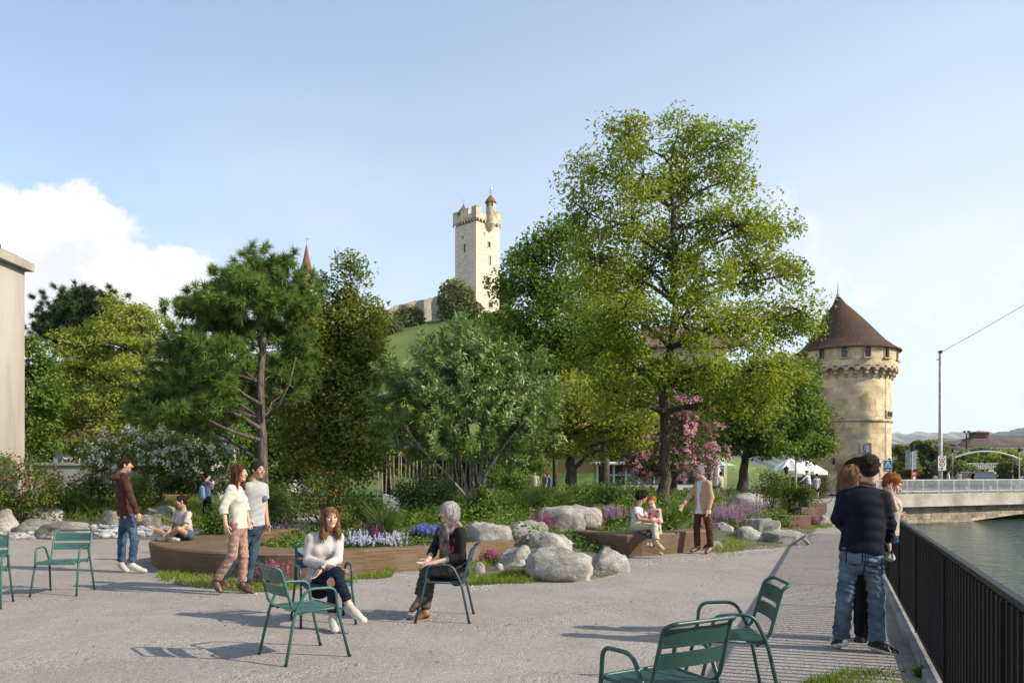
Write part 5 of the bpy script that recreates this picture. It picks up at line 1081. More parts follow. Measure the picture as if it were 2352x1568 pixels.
# riverside trees beyond the bridge
for i, (px, Yb, ls, lm_, lab) in enumerate([(2082, 92, [(2075, 1050, 16, 22), (2092, 1060, 14, 20), (2068, 1075, 14, 20), (2085, 1085, 18, 14)], L_olive, 'feathery riverside tree just right of the tower'),
          (2135, 100, [(2120, 1030, 22, 14), (2150, 1032, 22, 14), (2130, 1050, 28, 16), (2112, 1060, 18, 16), (2155, 1058, 20, 16), (2128, 1075, 26, 14)], L_olive, 'large feathery riverside tree left of the tram pole'),
          (2190, 96, [(2180, 1068, 16, 12), (2196, 1075, 16, 12), (2172, 1080, 14, 10)], L_olive, 'small olive tree right of the prohibition sign'),
          (2225, 130, [(2210, 1058, 16, 10), (2235, 1060, 18, 10), (2225, 1066, 26, 8), (2250, 1064, 16, 8)], L_mid, 'green bushes behind the footbridge deck'),
          (2262, 135, [(2255, 1045, 12, 12), (2270, 1050, 12, 10)], L_mid, 'bright green tree under the white footbridge arch'),
          (2312, 130, [(2295, 1056, 16, 10), (2315, 1050, 18, 12), (2335, 1058, 14, 10)], L_yel, 'golden yellow tree under the footbridge arch'),
          (2325, 90, [(2315, 1078, 16, 10), (2338, 1078, 16, 10), (2325, 1070, 14, 10)], L_olive, 'olive green tree at the right end of the far street'),
          (2222, 100, [(2218, 1085, 12, 8), (2232, 1088, 12, 8)], L_mid, 'low green tree below the footbridge')]):
    base = ground_base(px, Yb, 0); top = min(l[1] for l in ls)
    grow('riverside_tree', lab, base, [base]+tline([(px, (top+HZ+20)/2), (px, top+8)], Yb), lobes_px(ls, Yb), B_dark, lm_, .0042*Yb, .6, 3.2, 70, .008*Yb, .8, 60+i, .16, group='trees along the far bank', twigs=.5)
# ------------------------------------------------------------ boulders
def rock_mat(name, c, c2, c3):
    m = bpy.data.materials.new(name); m.use_nodes = True; g = NT(m.node_tree); tc = g.new('ShaderNodeTexCoord').outputs['Object']
    oi = g.new('ShaderNodeObjectInfo'); v = g.vmath('ADD', tc, g.vmath('SCALE', (7.1, 3.3, 5.7), scale=oi.outputs['Random']))
    a = g.noise(v, 2.2, 8, .68, .6); b = g.noise(g.scalev(v, 1, 1, 2.6), 6, 6, .7, .3); col = g.mix(g.ss(a, .38, .62), c2, c); col = g.mix(g.math('MULTIPLY', g.ss(b, .55, .72), .65), col, c3)
    fl = g.noise(v, 28, 4, .7); col = g.mix(g.math('MULTIPLY', g.ss(fl, .5, .72), .45), col, (.10, .095, .085)); li = g.noise(v, 4.5, 5, .6); col = g.mix(g.math('MULTIPLY', g.ss(li, .62, .72), .5), col, (.30, .24, .12))
    p = g.new('ShaderNodeBsdfPrincipled'); g.l.new(col, p.inputs['Base Color']); p.inputs['Roughness'].default_value = .9; p.inputs['Specular IOR Level'].default_value = .2
    bp = g.new('ShaderNodeBump'); bp.inputs['Strength'].default_value = .9; bp.inputs['Distance'].default_value = .05
    g.l.new(g.math('ADD', g.noise(v, 9, 8, .72), g.math('MULTIPLY', fl, .3)), bp.inputs['Height']); g.l.new(bp.outputs[0], p.inputs['Normal'])
    o = g.new('ShaderNodeOutputMaterial'); g.l.new(p.outputs[0], o.inputs[0]); return m
M_rock = rock_mat('limestone', (.42, .395, .355), (.22, .20, .17), (.58, .56, .52)); M_rockg = rock_mat('grey_rock', (.27, .25, .22), (.14, .13, .115), (.40, .38, .35))
bm = bmesh.new(); bmesh.ops.create_icosphere(bm, subdivisions=4, radius=1); ICO4 = np.array([v.co[:] for v in bm.verts]); ICO4F = np.array([[v.index for v in f.verts] for f in bm.faces]); bm.free()
bm = bmesh.new(); bmesh.ops.create_icosphere(bm, subdivisions=2, radius=1); ICO2 = np.array([v.co[:] for v in bm.verts]); ICO2F = np.array([[v.index for v in f.verts] for f in bm.faces]); bm.free()
def snoise(P, freqs, rng, amp=1.0):
    out = np.zeros(len(P))
    for f, a in freqs:
        for k in range(4): w = rng.normal(size=3)*f; out += a*np.sin(P@w+rng.uniform(0, 6.28))/2
    return out*amp
def rock_shape(seed, rough=1.0, cuts=9, box=.35, V0=None):
    rng = np.random.default_rng(seed); P = (ICO4 if V0 is None else V0).copy(); e = 1/(1+box*1.6)
    P = np.sign(P)*np.abs(P)**e; P /= np.maximum(np.abs(P).max(1, keepdims=True)*.35+np.linalg.norm(P, axis=1, keepdims=True)*.65, 1e-6)
    for k in range(cuts):
        n = nrm_(rng.normal(size=(1, 3)))[0]; d = rng.uniform(.70, .95); s = P@n; over = np.maximum(0, s-d); P -= np.outer(over*.92, n)
    r = snoise(P, [(2.2, .06), (5, .045), (11, .025), (22, .014)], rng, rough); P *= (1+r)[:, None]; cr = np.abs(snoise(P, [(3.0, 1.0)], rng)); P *= (1-.07*rough*np.exp(-(cr/.10)**2))[:, None]
    return P
_YG = np.concatenate([np.arange(3, 20, .03), np.arange(20, 60, .1)])
def ground_hit(px, py):
    X = (px-CX)/FPX*_YG; Z = np.maximum(0, bed_z(X, _YG)); yy = HZ+(CH-Z)*FPX/_YG; i = int(np.argmax(yy <= py)) if (yy <= py).any() else -1; return float(_YG[i]), float(Z[i])
def boulder(x0, y0, x1, y1, label, seed, m=None, cat='boulder', dep=.8, group='garden boulders', box=.35, lean=0):
    Y, z = ground_hit((x0+x1)/2, y1)
    w = (x1-x0)/FPX*Y*1.02; Yc = Y+w*dep*.42; w = (x1-x0)/FPX*Yc; h = max(.08, CH-(y0-HZ)/FPX*Yc-z); P = rock_shape(seed, 1.0, box=box)
    P = P-np.array([(P[:, 0].min()+P[:, 0].max())/2, 0, 0]); P /= np.array([(P[:, 0].max()-P[:, 0].min())/2, 1, P[:, 2].max()])
    P[:, 2] = np.where(P[:, 2] < 0, P[:, 2]*.35, P[:, 2]); xm = ((x0+x1)/2-CX)/FPX*Yc
    low = .28; P[:, 2] = (P[:, 2]+low)/(1+low); V = P*np.array([w/2, w*dep/2, h+.10])+np.array([xm, Yc, z-.10])
    o = world_obj('boulder', V, ICO4F, m or M_rock, smooth=True, label=label, cat=cat, group=group); return o
bl = [(1065, 1195, 1183, 1264, 'large pale boulder behind the seated grey haired woman', 1), (1155, 1193, 1262, 1240, 'low flat pale boulder behind the two front ones', 2), (1210, 1219, 1318, 1262, 'tan boulder touching the left end of the middle bench', 3),
      (1147, 1250, 1222, 1298, 'small rounded boulder at the end of the long curved bench', 4), (1200, 1254, 1364, 1334, 'biggest blocky pale boulder at the edge of the path', 8), (1352, 1255, 1448, 1312, 'oval grey boulder in front of the middle bench', 6),
      (1222, 1160, 1345, 1226, 'dark cracked boulder among the pink flowers', 7), (1285, 1157, 1386, 1222, 'pale rounded boulder behind the cracked one', 5), (1088, 1290, 1116, 1318, 'small upright pale stone in the grass by the big boulder', 9), (1135, 1292, 1157, 1309, 'small pale stone left of the big boulder', 10), (1178, 1284, 1208, 1300, 'low small stone behind the big boulder', 11),
      (1668, 1131, 1772, 1168, 'flat tan boulder right behind the man in the blazer', 12), (1785, 1136, 1862, 1172, 'flat tan boulder below the round bush', 13), (1688, 1207, 1754, 1241, 'grey boulder in the grass right of the standing man', 14), (1715, 1188, 1795, 1222, 'long low boulder behind the two path boulders', 15), (1747, 1213, 1860, 1248, 'cracked pale boulder at the corner of the path', 16), (1626, 1241, 1662, 1260, 'small pale stone at the right end of the middle bench', 17), (1640, 1197, 1686, 1218, 'thin slab of stone in the grass', 18), (1700, 1190, 1735, 1204, 'low stone among the lavender', 19), (1866, 1172, 1888, 1190, 'small stone beside the timber blocks', 20), (1878, 1181, 1902, 1196, 'flat small stone right of the timber blocks', 21), (1822, 1165, 1880, 1180, 'low tan stone behind the timber blocks', 25)]
for a in bl: boulder(*a)
for a in [(-40, 1168, 42, 1222, 'white boulder at the left edge of the picture', 22), (68, 1165, 150, 1204, 'white boulder under the red berried bush', 23), (30, 1190, 128, 1228, 'rounded tan boulder in the left pebble bed', 24), (88, 1196, 208, 1238, 'largest grey boulder of the left pebble bed', 26), (232, 1170, 275, 1212, 'dark boulder left of the hooded man', 27), (330, 1159, 408, 1202, 'grey boulder behind the woman on the bench', 28), (318, 1180, 372, 1217, 'dark grey boulder right of the hooded man', 29), (395, 1172, 420, 1192, 'small boulder beside the back path', 30)]:
    boulder(*a, m=M_rockg if a[5] in (24, 26, 27, 28, 29) else M_rock)
boulder(1300, 1116, 1352, 1142, 'dark boulder at the foot of the forked tree', 31, M_rockg); boulder(1245, 1118, 1290, 1140, 'flat grey boulder on the lawn left of the forked tree', 32, M_rockg)
# pebbles of the left bed
M_peb = mat('river_pebble', (.30, .29, .285), .7, .3, 6, .3, 30, c2=(.18, .18, .185), orand=.38)
pbm = [np_mesh('pebble', rock_shape(100+i, .45, 3, .1, ICO2)*np.array([1, .8, .62]), ICO2F, M_peb, smooth=True) for i in range(6)]
pb_ = grid_sheet('pebble_bed', -13.6, -8.8, 18.8, 22.6, .2, lambda X, Y: bed_z(X, Y)+.012, mat('pebble_ground', (.12, .115, .11), .95, .4, 20, .8, 40), lambda X, Y, Z: (poly_sd([(-13.6, 19.0), (-10.1, 18.9), (-8.9, 20.1), (-8.6, 21.6), (-9.4, 22.5), (-13.6, 20.6)], X, Y) > 0), kind='structure')
rg = random.Random(21); k = 0; PP = np.array([(-13.4, 19.1), (-10.2, 19.0), (-9.0, 20.2), (-8.75, 21.5), (-9.4, 22.3), (-13.4, 20.4)])
while k < 270:
    x, y = rg.uniform(-13.5, -8.7), rg.uniform(18.9, 22.4)
    if poly_sd(PP, np.array([x]), np.array([y]))[0] < .05: continue
    s = rg.uniform(.05, .115); o = link('pebble', pbm[k % 6], pb_, Vector((x, y, gz(x, y)+s*.25+rg.uniform(0, .03)))-ORIG[pb_.name], rg.uniform(0, 6.28)); o.scale = (s*1.25, s, s); k += 1
# ------------------------------------------------------------ grass, ground cover, flowers
G_grass = leaf_mat('grass_blade', (.10, .15, .02), (.17, .225, .032), (.27, .29, .06), trans=.35); G_dry = leaf_mat('dark_grass_blade', (.05, .085, .018), (.08, .125, .026), (.15, .19, .05), trans=.3); G_cov = leaf_mat('ground_cover_leaf', (.05, .10, .015), (.10, .165, .022), (.19, .245, .035))
def blades(P, h, w, rng, lean=.35):
    n = len(P); d = rng.normal(size=(n, 3))*lean; d[:, 2] = 1; d = nrm_(d); s = rng.normal(size=(n, 3)); s[:, 2] = 0; s = nrm_(s)*w*.5
    H = (h*rng.uniform(.45, 1.2, n))[:, None]; bend = nrm_(np.concatenate([d[:, :2], np.zeros((n, 1))], 1)+1e-6)*H*.22; mid = P+d*H*.55; tip = P+d*H+bend-np.array([0, 0, .06])*H
    V = np.stack([P-s, P+s, mid+s*.8, tip, mid-s*.8], 1).reshape(-1, 3); b = np.arange(n)[:, None]*5
    F = np.concatenate([b+np.array([[0, 1, 2, 4]]), ], 0); T = b+np.array([[4, 2, 3]]); return V, F, T
def blade_obj(name, P, h, w, m, rng, lean=.35, parent=None, **kw):
    V, F, T = blades(P, h, w, rng, lean); return world_obj(name, V, [list(f) for f in F.tolist()]+[list(t) for t in T.tolist()], m, parent, **kw)
def gzv(x, y): return np.maximum(0, bed_z(x, y))
def px_patch(pts, n, rng):
    P = np.array([GP(x, y)[:2] for x, y in pts]); lo, hi = P.min(0), P.max(0); out = []
    while sum(map(len, out)) < n:
        q = rng.uniform(lo, hi, size=(n*2, 2)); d = poly_sd(P, q[:, 0], q[:, 1]); w = wob(q[:, 0]*4, q[:, 1]*4); out.append(q[(d > 0) & (w+.5*rng.uniform(-1, 1, len(q)) > .0)])
    q = np.concatenate(out)[:n]; return np.column_stack([q, gzv(q[:, 0], q[:, 1])])
rng = np.random.default_rng(77); GP_ = []
for pts, n in (([(355, 1322), (400, 1318), (490, 1327), (600, 1342), (590, 1362), (480, 1352), (380, 1340)], 2600), ([(560, 1340), (690, 1342), (700, 1352), (640, 1360), (560, 1358)], 1300), ([(770, 1335), (905, 1312), (900, 1325), (830, 1340), (775, 1345)], 1500), ([(1075, 1300), (1190, 1296), (1245, 1330), (1240, 1342), (1170, 1340), (1075, 1345)], 3000),
               ([(1630, 1262), (1700, 1240), (1830, 1236), (1850, 1250), (1760, 1256), (1650, 1272)], 2600), ([(1660, 1212), (1740, 1200), (1850, 1212), (1840, 1232), (1700, 1238), (1650, 1235)], 2600), ([(1838, 1216), (1908, 1204), (1912, 1210), (1850, 1224)], 700), ([(490, 1258), (560, 1262), (700, 1272), (690, 1262), (560, 1250), (480, 1246)], 900), ([(905, 1262), (1000, 1255), (1000, 1240), (900, 1245)], 900)):
    GP_.append(px_patch(pts, n, rng))
blade_obj('grass', np.concatenate(GP_), .11, .010, G_grass, rng, .5, kind='stuff')
q = px_patch([(1850, 1600), (1840, 1568), (1950, 1540), (2100, 1535), (2170, 1548), (2185, 1570), (2190, 1600)], 1500, rng); blade_obj('grass', q, .085, .007, G_grass, rng, .8, kind='stuff')
def tuft(px, py, hpx, wpx, label, n=260, m=None, Yz=None, seed=1, w=.016, lean=.38):
    rg_ = np.random.default_rng(seed); Y, z = ground_hit(px, py); x = (px-CX)/FPX*Y
    h = hpx/FPX*Y; r = wpx/FPX*Y*.18; a = rg_.uniform(0, 6.28, n); rr = r*np.sqrt(rg_.uniform(0, 1, n)); P = np.column_stack([x+rr*np.cos(a), Y+rr*np.sin(a), np.full(n, z-.02)])
    o = empty('grass_tuft', (x, Y, z), label, 'ornamental grass', 'ornamental grass tufts'); blade_obj('blades', P, h, w, m or G_dry, rg_, lean, o); return o
for i, t in enumerate([(882, 1236, 95, 80, 'broad tall grass tuft behind the seated woman in the pale sweater', 420), (1195, 1182, 70, 60, 'tall grass tuft right of the willow stems'), (1240, 1170, 65, 55, 'tall grass tuft in front of the distant group'), (1290, 1168, 60, 60, 'grass tuft left of the forked tree trunk'), (1540, 1214, 58, 60, 'grass tuft behind the girl on the bench', 320), (1570, 1196, 50, 50, 'grass tuft left of the man in the blazer'), (1440, 1160, 55, 60, 'grass tuft behind the curly haired woman'), (1490, 1158, 55, 50, 'grass tuft left of the tallest trunk'), (1600, 1165, 55, 50, 'grass tuft behind the man in the blazer'), (1745, 1192, 45, 50, 'dark grass tuft between lavender and round bush'), (1670, 1150, 45, 45, 'grass tuft beyond the flat tan boulder'), (1400, 1158, 50, 50, 'grass tuft behind the cracked boulder'), (2120, 1556, 42, 60, 'weedy grass tuft at the foot of the railing', 90), (2165, 1548, 30, 50, 'small grass tuft against the kerb of the railing', 120), (610, 1160, 40, 40, 'small grass tuft at the foot of the pine')]):
    tuft(*t, seed=200+i)
# ground cover over the whole island
n = 64000; lo, hi = np.array([-5.4, 12.6]), np.array([15, 45]); q = rng.uniform(0, 1, size=(n*3, 2)); q[:, 1] = q[:, 1]**1.35; q = lo+q*(hi-lo); d = poly_sd(ISLAND, q[:, 0], q[:, 1]); mnd = wob(q[:, 0]*3+9, q[:, 1]*3)
ok = (d > .5+.5*np.clip(wob(q[:, 0]*2.2, q[:, 1]*2.2), -1, 1)) & ~((q[:, 0] > -.8) & (q[:, 0] < 2.4) & (q[:, 1] < 15.0)) & ~((q[:, 0] > 4.4) & (q[:, 1] < 19+.6*(q[:, 0]-4.4))); q = q[ok][:n]; mnd = mnd[ok][:n]
hh = np.clip(.30+.32*mnd, .05, .75)*np.clip((q[:, 1]-12)/4, .35, 1); P = np.column_stack([q, gzv(q[:, 0], q[:, 1])+hh*rng.uniform(.1, 1, len(q))]); N = np.array([0, -.15, .8])+rng.normal(size=(len(q), 3))*.5
V, F = leaf_quads(P, N, .095, .55, rng=rng); world_obj('ground_cover', V, F, G_cov, kind='stuff')
n = 16000; q = rng.uniform(0, 1, size=(n*3, 2))*np.array([14, 14])+np.array([-22, 19.4]); d = poly_sd(LEFTBED, q[:, 0], q[:, 1]); q = q[(d > .4) & ~((q[:, 0] > -13.5) & (q[:, 1] < 21.6))][:n]; P = np.column_stack([q, gzv(q[:, 0], q[:, 1])+.28*rng.uniform(0, 1, len(q))]); V, F = leaf_quads(P, np.array([0, -.15, .8])+rng.normal(size=(len(q), 3))*.5, .10, .6, rng=rng); world_obj('ground_cover', V, F, L_dk, kind='stuff')
q2 = q[rng.integers(0, len(q), 14000)]+rng.normal(size=(14000, 2))*.2; P = np.column_stack([q2, gzv(q2[:, 0], q2[:, 1])]); P = P[(wob(P[:, 0]*2.1+3, P[:, 1]*2.1) > -.1) & (P[:, 1] > 14.5)]; blade_obj('meadow_grass', P, .58, .015, G_grass, rng, .45, kind='stuff')
q2 = px_patch([(340, 1300), (360, 1330), (600, 1368), (700, 1350), (900, 1330), (1060, 1320), (1080, 1360), (1300, 1345), (1460, 1300), (1640, 1285), (1870, 1255), (1930, 1205), (1900, 1190), (1620, 1262), (1440, 1285), (1340, 1300), (1100, 1330), (900, 1318), (600, 1345), (400, 1318)], 9000, rng); TET = np.array([[1, 0, -.5], [-.6, .8, -.5], [-.6, -.8, -.5], [0, 0, .8]]); sz_ = rng.uniform(.006, .017, len(q2)); V = (TET[None]*rng.uniform(.6, 1.3, (len(q2), 1, 3))*sz_[:, None, None]); a_ = rng.uniform(0, 6.28, len(q2)); ca, sa = np.cos(a_)[:, None], np.sin(a_)[:, None]; V = np.stack([V[..., 0]*ca-V[..., 1]*sa, V[..., 0]*sa+V[..., 1]*ca, V[..., 2]], -1)+q2[:, None, :]+np.array([0, 0, .004]); F = (np.arange(len(q2))[:, None, None]*4+np.array([[0, 1, 3], [1, 2, 3], [2, 0, 3]])[None]).reshape(-1, 3); world_obj('loose_gravel', V.reshape(-1, 3), F, leaf_mat('gravel_chip', (.20, .185, .17), (.36, .335, .31), (.60, .57, .53), trans=0), kind='stuff')
q2 = rng.uniform(0, 1, (420, 2))*np.array([13, 11])+np.array([-8, 4.2]); q2 = q2[q2[:, 0] < .91+.409*q2[:, 1]-.4]; V, F = leaf_quads(np.column_stack([q2, np.full(len(q2), .008)]), np.array([0, 0, 1])+rng.normal(size=(len(q2), 3))*.2, .032, .55, rng=rng); world_obj('fallen_leaves', V, F, leaf_mat('dry_leaf', (.10, .06, .025), (.20, .13, .05), (.28, .22, .08), trans=.1), kind='stuff')
def lawn_blades():
    q = rng.uniform(0, 1, size=(9000, 2))*np.array([16, 10])+np.array([-8, 29]); d = poly_sd(ISLAND, q[:, 0], q[:, 1]); return q
def spikes(px0, px1, py, hpx, label, m, n, seed, stemm=None, depth=.5, cat='flowers', wide=.022):
    rg_ = np.random.default_rng(seed); Y, z = ground_hit((px0+px1)/2, py); x = ((px0+px1)/2-CX)/FPX*Y
    o = empty('flower_clump', (x, Y, z), label, cat, 'flowering clumps of the bed'); w = (px1-px0)/FPX*Y/2; h = hpx/FPX*Y
    X = x+np.clip(rg_.normal(size=n)*.5, -1, 1)*w; YY = Y+rg_.uniform(-1, 1, n)*depth*.5+.1; B = np.column_stack([X, YY, gzv(X, YY)-.02]); H = h*rg_.uniform(.55, 1.05, n); D = rg_.normal(size=(n, 3))*.16; D[:, 2] = 1; T = B+D*H[:, None]
    s = rg_.normal(size=(n, 3)); s[:, 2] = 0; s = nrm_(s)*.004; V = np.stack([B-s, B+s, T], 1).reshape(-1, 3); world_obj('stems', V, np.arange(3*n).reshape(n, 3), stemm or G_dry, o)
    k = 26; t = rg_.uniform(.50, 1, (n, k)); P = (B[:, None]+(T-B)[:, None]*t[..., None]).reshape(-1, 3)+rg_.normal(size=(n*k, 3))*.012*(1.35-t.reshape(-1, 1)); V, F = leaf_quads(P, rg_.normal(size=(n*k, 3)), wide, .8, rng=rg_); world_obj('blooms', V, F, m, o)
    kl = 10; t = rg_.uniform(.02, .5, (n, kl)); P = (B[:, None]+(T-B)[:, None]*t[..., None]).reshape(-1, 3)+rg_.normal(size=(n*kl, 3))*.025; V, F = leaf_quads(P, rg_.normal(size=(n*kl, 3))+np.array([0, 0, .4]), .05, .3, rng=rg_); world_obj('leaves', V, F, G_dry, o); return o
F_sal = leaf_mat('salvia_bloom', (.26, .06, .12), (.38, .10, .17), (.50, .18, .24), trans=.2); F_lav = leaf_mat('pink_lavender_bloom', (.36, .17, .32), (.48, .26, .42), (.60, .38, .52), trans=.25); F_blue = leaf_mat('blue_bloom', (.10, .13, .42), (.17, .21, .55), (.30, .34, .65), trans=.2); F_pale = leaf_mat('pale_lilac_bloom', (.45, .45, .60), (.60, .60, .70), (.72, .71, .74), trans=.2); F_pur = leaf_mat('purple_bloom', (.14, .04, .13), (.22, .07, .20), (.32, .12, .28), trans=.2)
for i, a in enumerate([(580, 665, 1345, 62, 'reddish pink flower spikes in front of the curved bench', F_sal, 60), (1108, 1152, 1292, 30, 'small red flower clump at the end of the curved bench', F_sal, 50), (640, 700, 1240, 45, 'dark purple flower clump left of the berry bush', F_pur, 60), (595, 660, 1248, 38, 'pale blue flowers behind the curved bench', F_pale, 50), (790, 860, 1258, 34, 'pale lilac flowers behind the seated younger woman', F_pale, 80), (855, 935, 1256, 30, 'pale lilac flowers left of the seated grey haired woman', F_pale, 80), (945, 1005, 1232, 28, 'deep blue flower drift behind the bench', F_blue, 120), (830, 880, 1245, 50, 'purple spikes before the broad grass tuft', F_pur, 40),
     (1225, 1290, 1225, 52, 'pink spikes in front of the dark cracked boulder', F_sal, 60), (1300, 1390, 1222, 46, 'pink spikes right of the cracked boulder', F_sal, 80), (1370, 1450, 1205, 46, 'pink flower drift left of the seated mother', F_lav, 110), (1590, 1640, 1235, 60, 'pink spikes behind the legs of the man in the blazer', F_lav, 70), (1635, 1710, 1215, 62, 'large pink lavender clump right of the man in the blazer', F_lav, 120), (1690, 1760, 1204, 58, 'pink lavender clump before the flat tan boulder', F_lav, 110), (1620, 1680, 1160, 36, 'pink flowers behind the man in the blazer', F_lav, 70), (1740, 1790, 1180, 46, 'pink spikes left of the round bush', F_lav, 60), (1848, 1892, 1208, 26, 'small reddish flowers at the timber blocks', F_sal, 60), (700, 790, 1250, 26, 'pale flowers under the berry bush', F_pale, 60)]): spikes(*a, seed=300+i)
# ------------------------------------------------------------ shrubs and hedges
F_berry = leaf_mat('red_berry', (.45, .02, .015), (.55, .04, .02), (.60, .10, .03), trans=.05); L_box = leaf_mat('box_leaf', (.05, .09, .015), (.085, .135, .022), (.13, .185, .03)); L_rose = leaf_mat('rose_leaf', (.075, .115, .022), (.12, .165, .03), (.20, .22, .05))
def shrub(px, Y, ls, m, label, seed, leaf=.06, per=26, nleaf=44, crad=.26, blossom=None, aspect=.65, z=None, shell=.5):
    base = ground_base(px, Y, z); bx, by, bz = base; tops = lobes_px(ls, Y); st = [[np.array([bx+rnd.uniform(-.1, .1), by, bz-.03]), np.array([bx+(c[0]-bx)*.3, by, bz+(c[2]-bz)*.4]), c] for c, r in tops]
    return grow('shrub', label, base, [base, base], tops, B_dark, m, leaf, aspect, per, nleaf, crad, .8, seed, .022, shell, 'shrub', 'shrubs of the garden', stems=st, twigs=.3, blossom=blossom, trunk_name='stems', limb_r=.5)
shrub(745, 17.5, [(725, 1100, 26, 22), (765, 1110, 26, 22), (700, 1135, 32, 24), (745, 1140, 38, 26), (790, 1150, 26, 26), (690, 1170, 34, 24), (740, 1185, 46, 26), (795, 1190, 30, 26)], L_rose, 'bushy shrub with tiny red berries between the two seated women and the couple', 70, .05, 34, 38, .24, (F_berry, .05, .036, 2))
shrub(55, 21.5, [(10, 1070, 36, 28), (90, 1075, 30, 26), (50, 1100, 40, 28), (110, 1110, 24, 24), (10, 1120, 40, 30), (70, 1140, 46, 30), (20, 1160, 40, 26), (100, 1160, 36, 26)], L_rose, 'large sunlit bush with red berries at the left edge', 71, .07, 26, 40, .3, (F_berry, .06, .045, 2))
shrub(155, 23, [(150, 1120, 34, 26), (130, 1150, 34, 28), (170, 1155, 34, 28), (150, 1180, 40, 20)], L_mid, 'rounded green bush right of the red berried one', 72, .075, 26, 44, .3)
shrub(215, 24, [(205, 1115, 30, 24), (235, 1130, 30, 26), (200, 1150, 34, 26), (240, 1160, 30, 22)], L_dk, 'dark green bush left of the hooded man', 73, .075, 24, 44, .3)
shrub(320, 23.5, [(310, 1120, 28, 24), (330, 1145, 28, 26), (300, 1150, 30, 24)], L_mid, 'green bush right of the hooded man', 74, .07, 24, 44, .3)
shrub(505, 15.6, [(495, 1190, 16, 16), (515, 1200, 16, 16), (492, 1215, 18, 18), (512, 1225, 18, 16)], L_box, 'small dark bush inside the left end of the curved bench', 75, .05, 34, 40, .2)
shrub(625, 20.5, [(620, 1140, 26, 20), (640, 1155, 28, 22), (610, 1175, 30, 22), (650, 1185, 28, 20)], L_dk, 'dark bush right of the man in the grey shirt', 76, .06, 26, 44, .26)
shrub(975, 25, [(940, 1130, 34, 22), (985, 1120, 40, 24), (1025, 1132, 30, 22), (960, 1148, 44, 20), (1010, 1150, 40, 18)], L_dk, 'dark mounded bush in front of the pole pavilion', 77, .075, 24, 50, .34)
shrub(1160, 29, [(1140, 1100, 30, 22), (1180, 1085, 30, 26), (1160, 1125, 40, 22), (1200, 1120, 24, 20)], L_mid, 'green bush behind the willow stems', 78, .085, 22, 44, .36)
shrub(1430, 30, [(1400, 1130, 30, 16), (1440, 1120, 28, 18), (1470, 1130, 24, 16)], L_dk, 'dark low bush in front of the kiosk', 79, .085, 22, 44, .36)
shrub(1772, 27, [(1760, 1100, 22, 22), (1785, 1110, 22, 22), (1750, 1125, 24, 20), (1778, 1135, 28, 20)], L_rose, 'loose yellow green shrub left of the sign pole', 80, .07, 22, 34, .3)
shrub(1832, 26.5, [(1820, 1130, 16, 13), (1842, 1128, 16, 13), (1830, 1142, 24, 13), (1850, 1144, 16, 12), (1812, 1146, 14, 11)], L_box, 'round clipped bush beside the flat tan boulder', 81, .06, 34, 46, .24)
shrub(1095, 17.6, [(1110, 1140, 12, 14), (1125, 1155, 12, 12), (1098, 1165, 12, 12)], L_mid, 'leafy sprouts at the base of the willow stems', 82, .07, 24, 30, .2)
shrub(400, 34, [(400, 1105, 40, 22), (450, 1100, 40, 24), (500, 1108, 36, 22), (430, 1125, 60, 14), (350, 1115, 36, 20)], L_dk, 'dark hedge of bushes behind the blossom tree', 83, .095, 18, 50, .42)
shrub(560, 36, [(540, 1118, 36, 16), (590, 1122, 36, 14), (640, 1124, 30, 12)], L_box, 'low green bushes behind the couple', 84, .09, 18, 50, .4)
shrub(1090, 27, [(1060, 1150, 30, 16), (1100, 1160, 30, 14), (1040, 1165, 30, 14)], L_box, 'low light green plants behind the willow stems', 85, .07, 24, 44, .3)
for i, (px, Yp, pts, m_, lab) in enumerate([(930, 17.0, [(915, 1195, 22, 16), (945, 1200, 22, 16), (930, 1215, 30, 14)], L_mid, 'light green leafy perennial before the dark mounded bush'), (1012, 17.5, [(1000, 1188, 22, 14), (1030, 1192, 22, 14), (1015, 1204, 28, 12)], L_mid, 'leafy perennial behind the grey haired woman'), (1150, 19.5, [(1140, 1168, 24, 14), (1170, 1172, 24, 14), (1155, 1182, 30, 12)], L_box, 'leafy perennial behind the flat pale boulder'), (1215, 21.5, [(1205, 1150, 24, 14), (1235, 1152, 24, 14), (1220, 1164, 30, 12)], L_mid, 'green perennial left of the cracked boulder'), (1420, 22, [(1400, 1145, 26, 14), (1435, 1148, 26, 14), (1420, 1160, 32, 12)], L_box, 'leafy perennial left of the tallest trunk'), (1480, 24, [(1470, 1140, 24, 14), (1500, 1142, 22, 14)], L_mid, 'fresh green perennial at the tallest trunk'), (1620, 25, [(1600, 1135, 24, 14), (1640, 1138, 24, 14), (1620, 1148, 28, 10)], L_mid, 'green perennial beyond the man in the blazer'), (840, 20, [(825, 1160, 22, 18), (855, 1165, 22, 16), (840, 1180, 28, 14)], L_dk, 'dark leafy perennial right of the berry bush'), (1340, 27, [(1330, 1125, 26, 12), (1370, 1128, 26, 12), (1390, 1132, 20, 10)], L_mid, 'green perennial at the foot of the forked tree'), (575, 24, [(560, 1150, 24, 16), (590, 1155, 20, 16)], L_box, 'light bush beyond the walking couple')]):
    shrub(px, Yp, pts, m_, lab, 120+i, .07, 24, 34, .26)
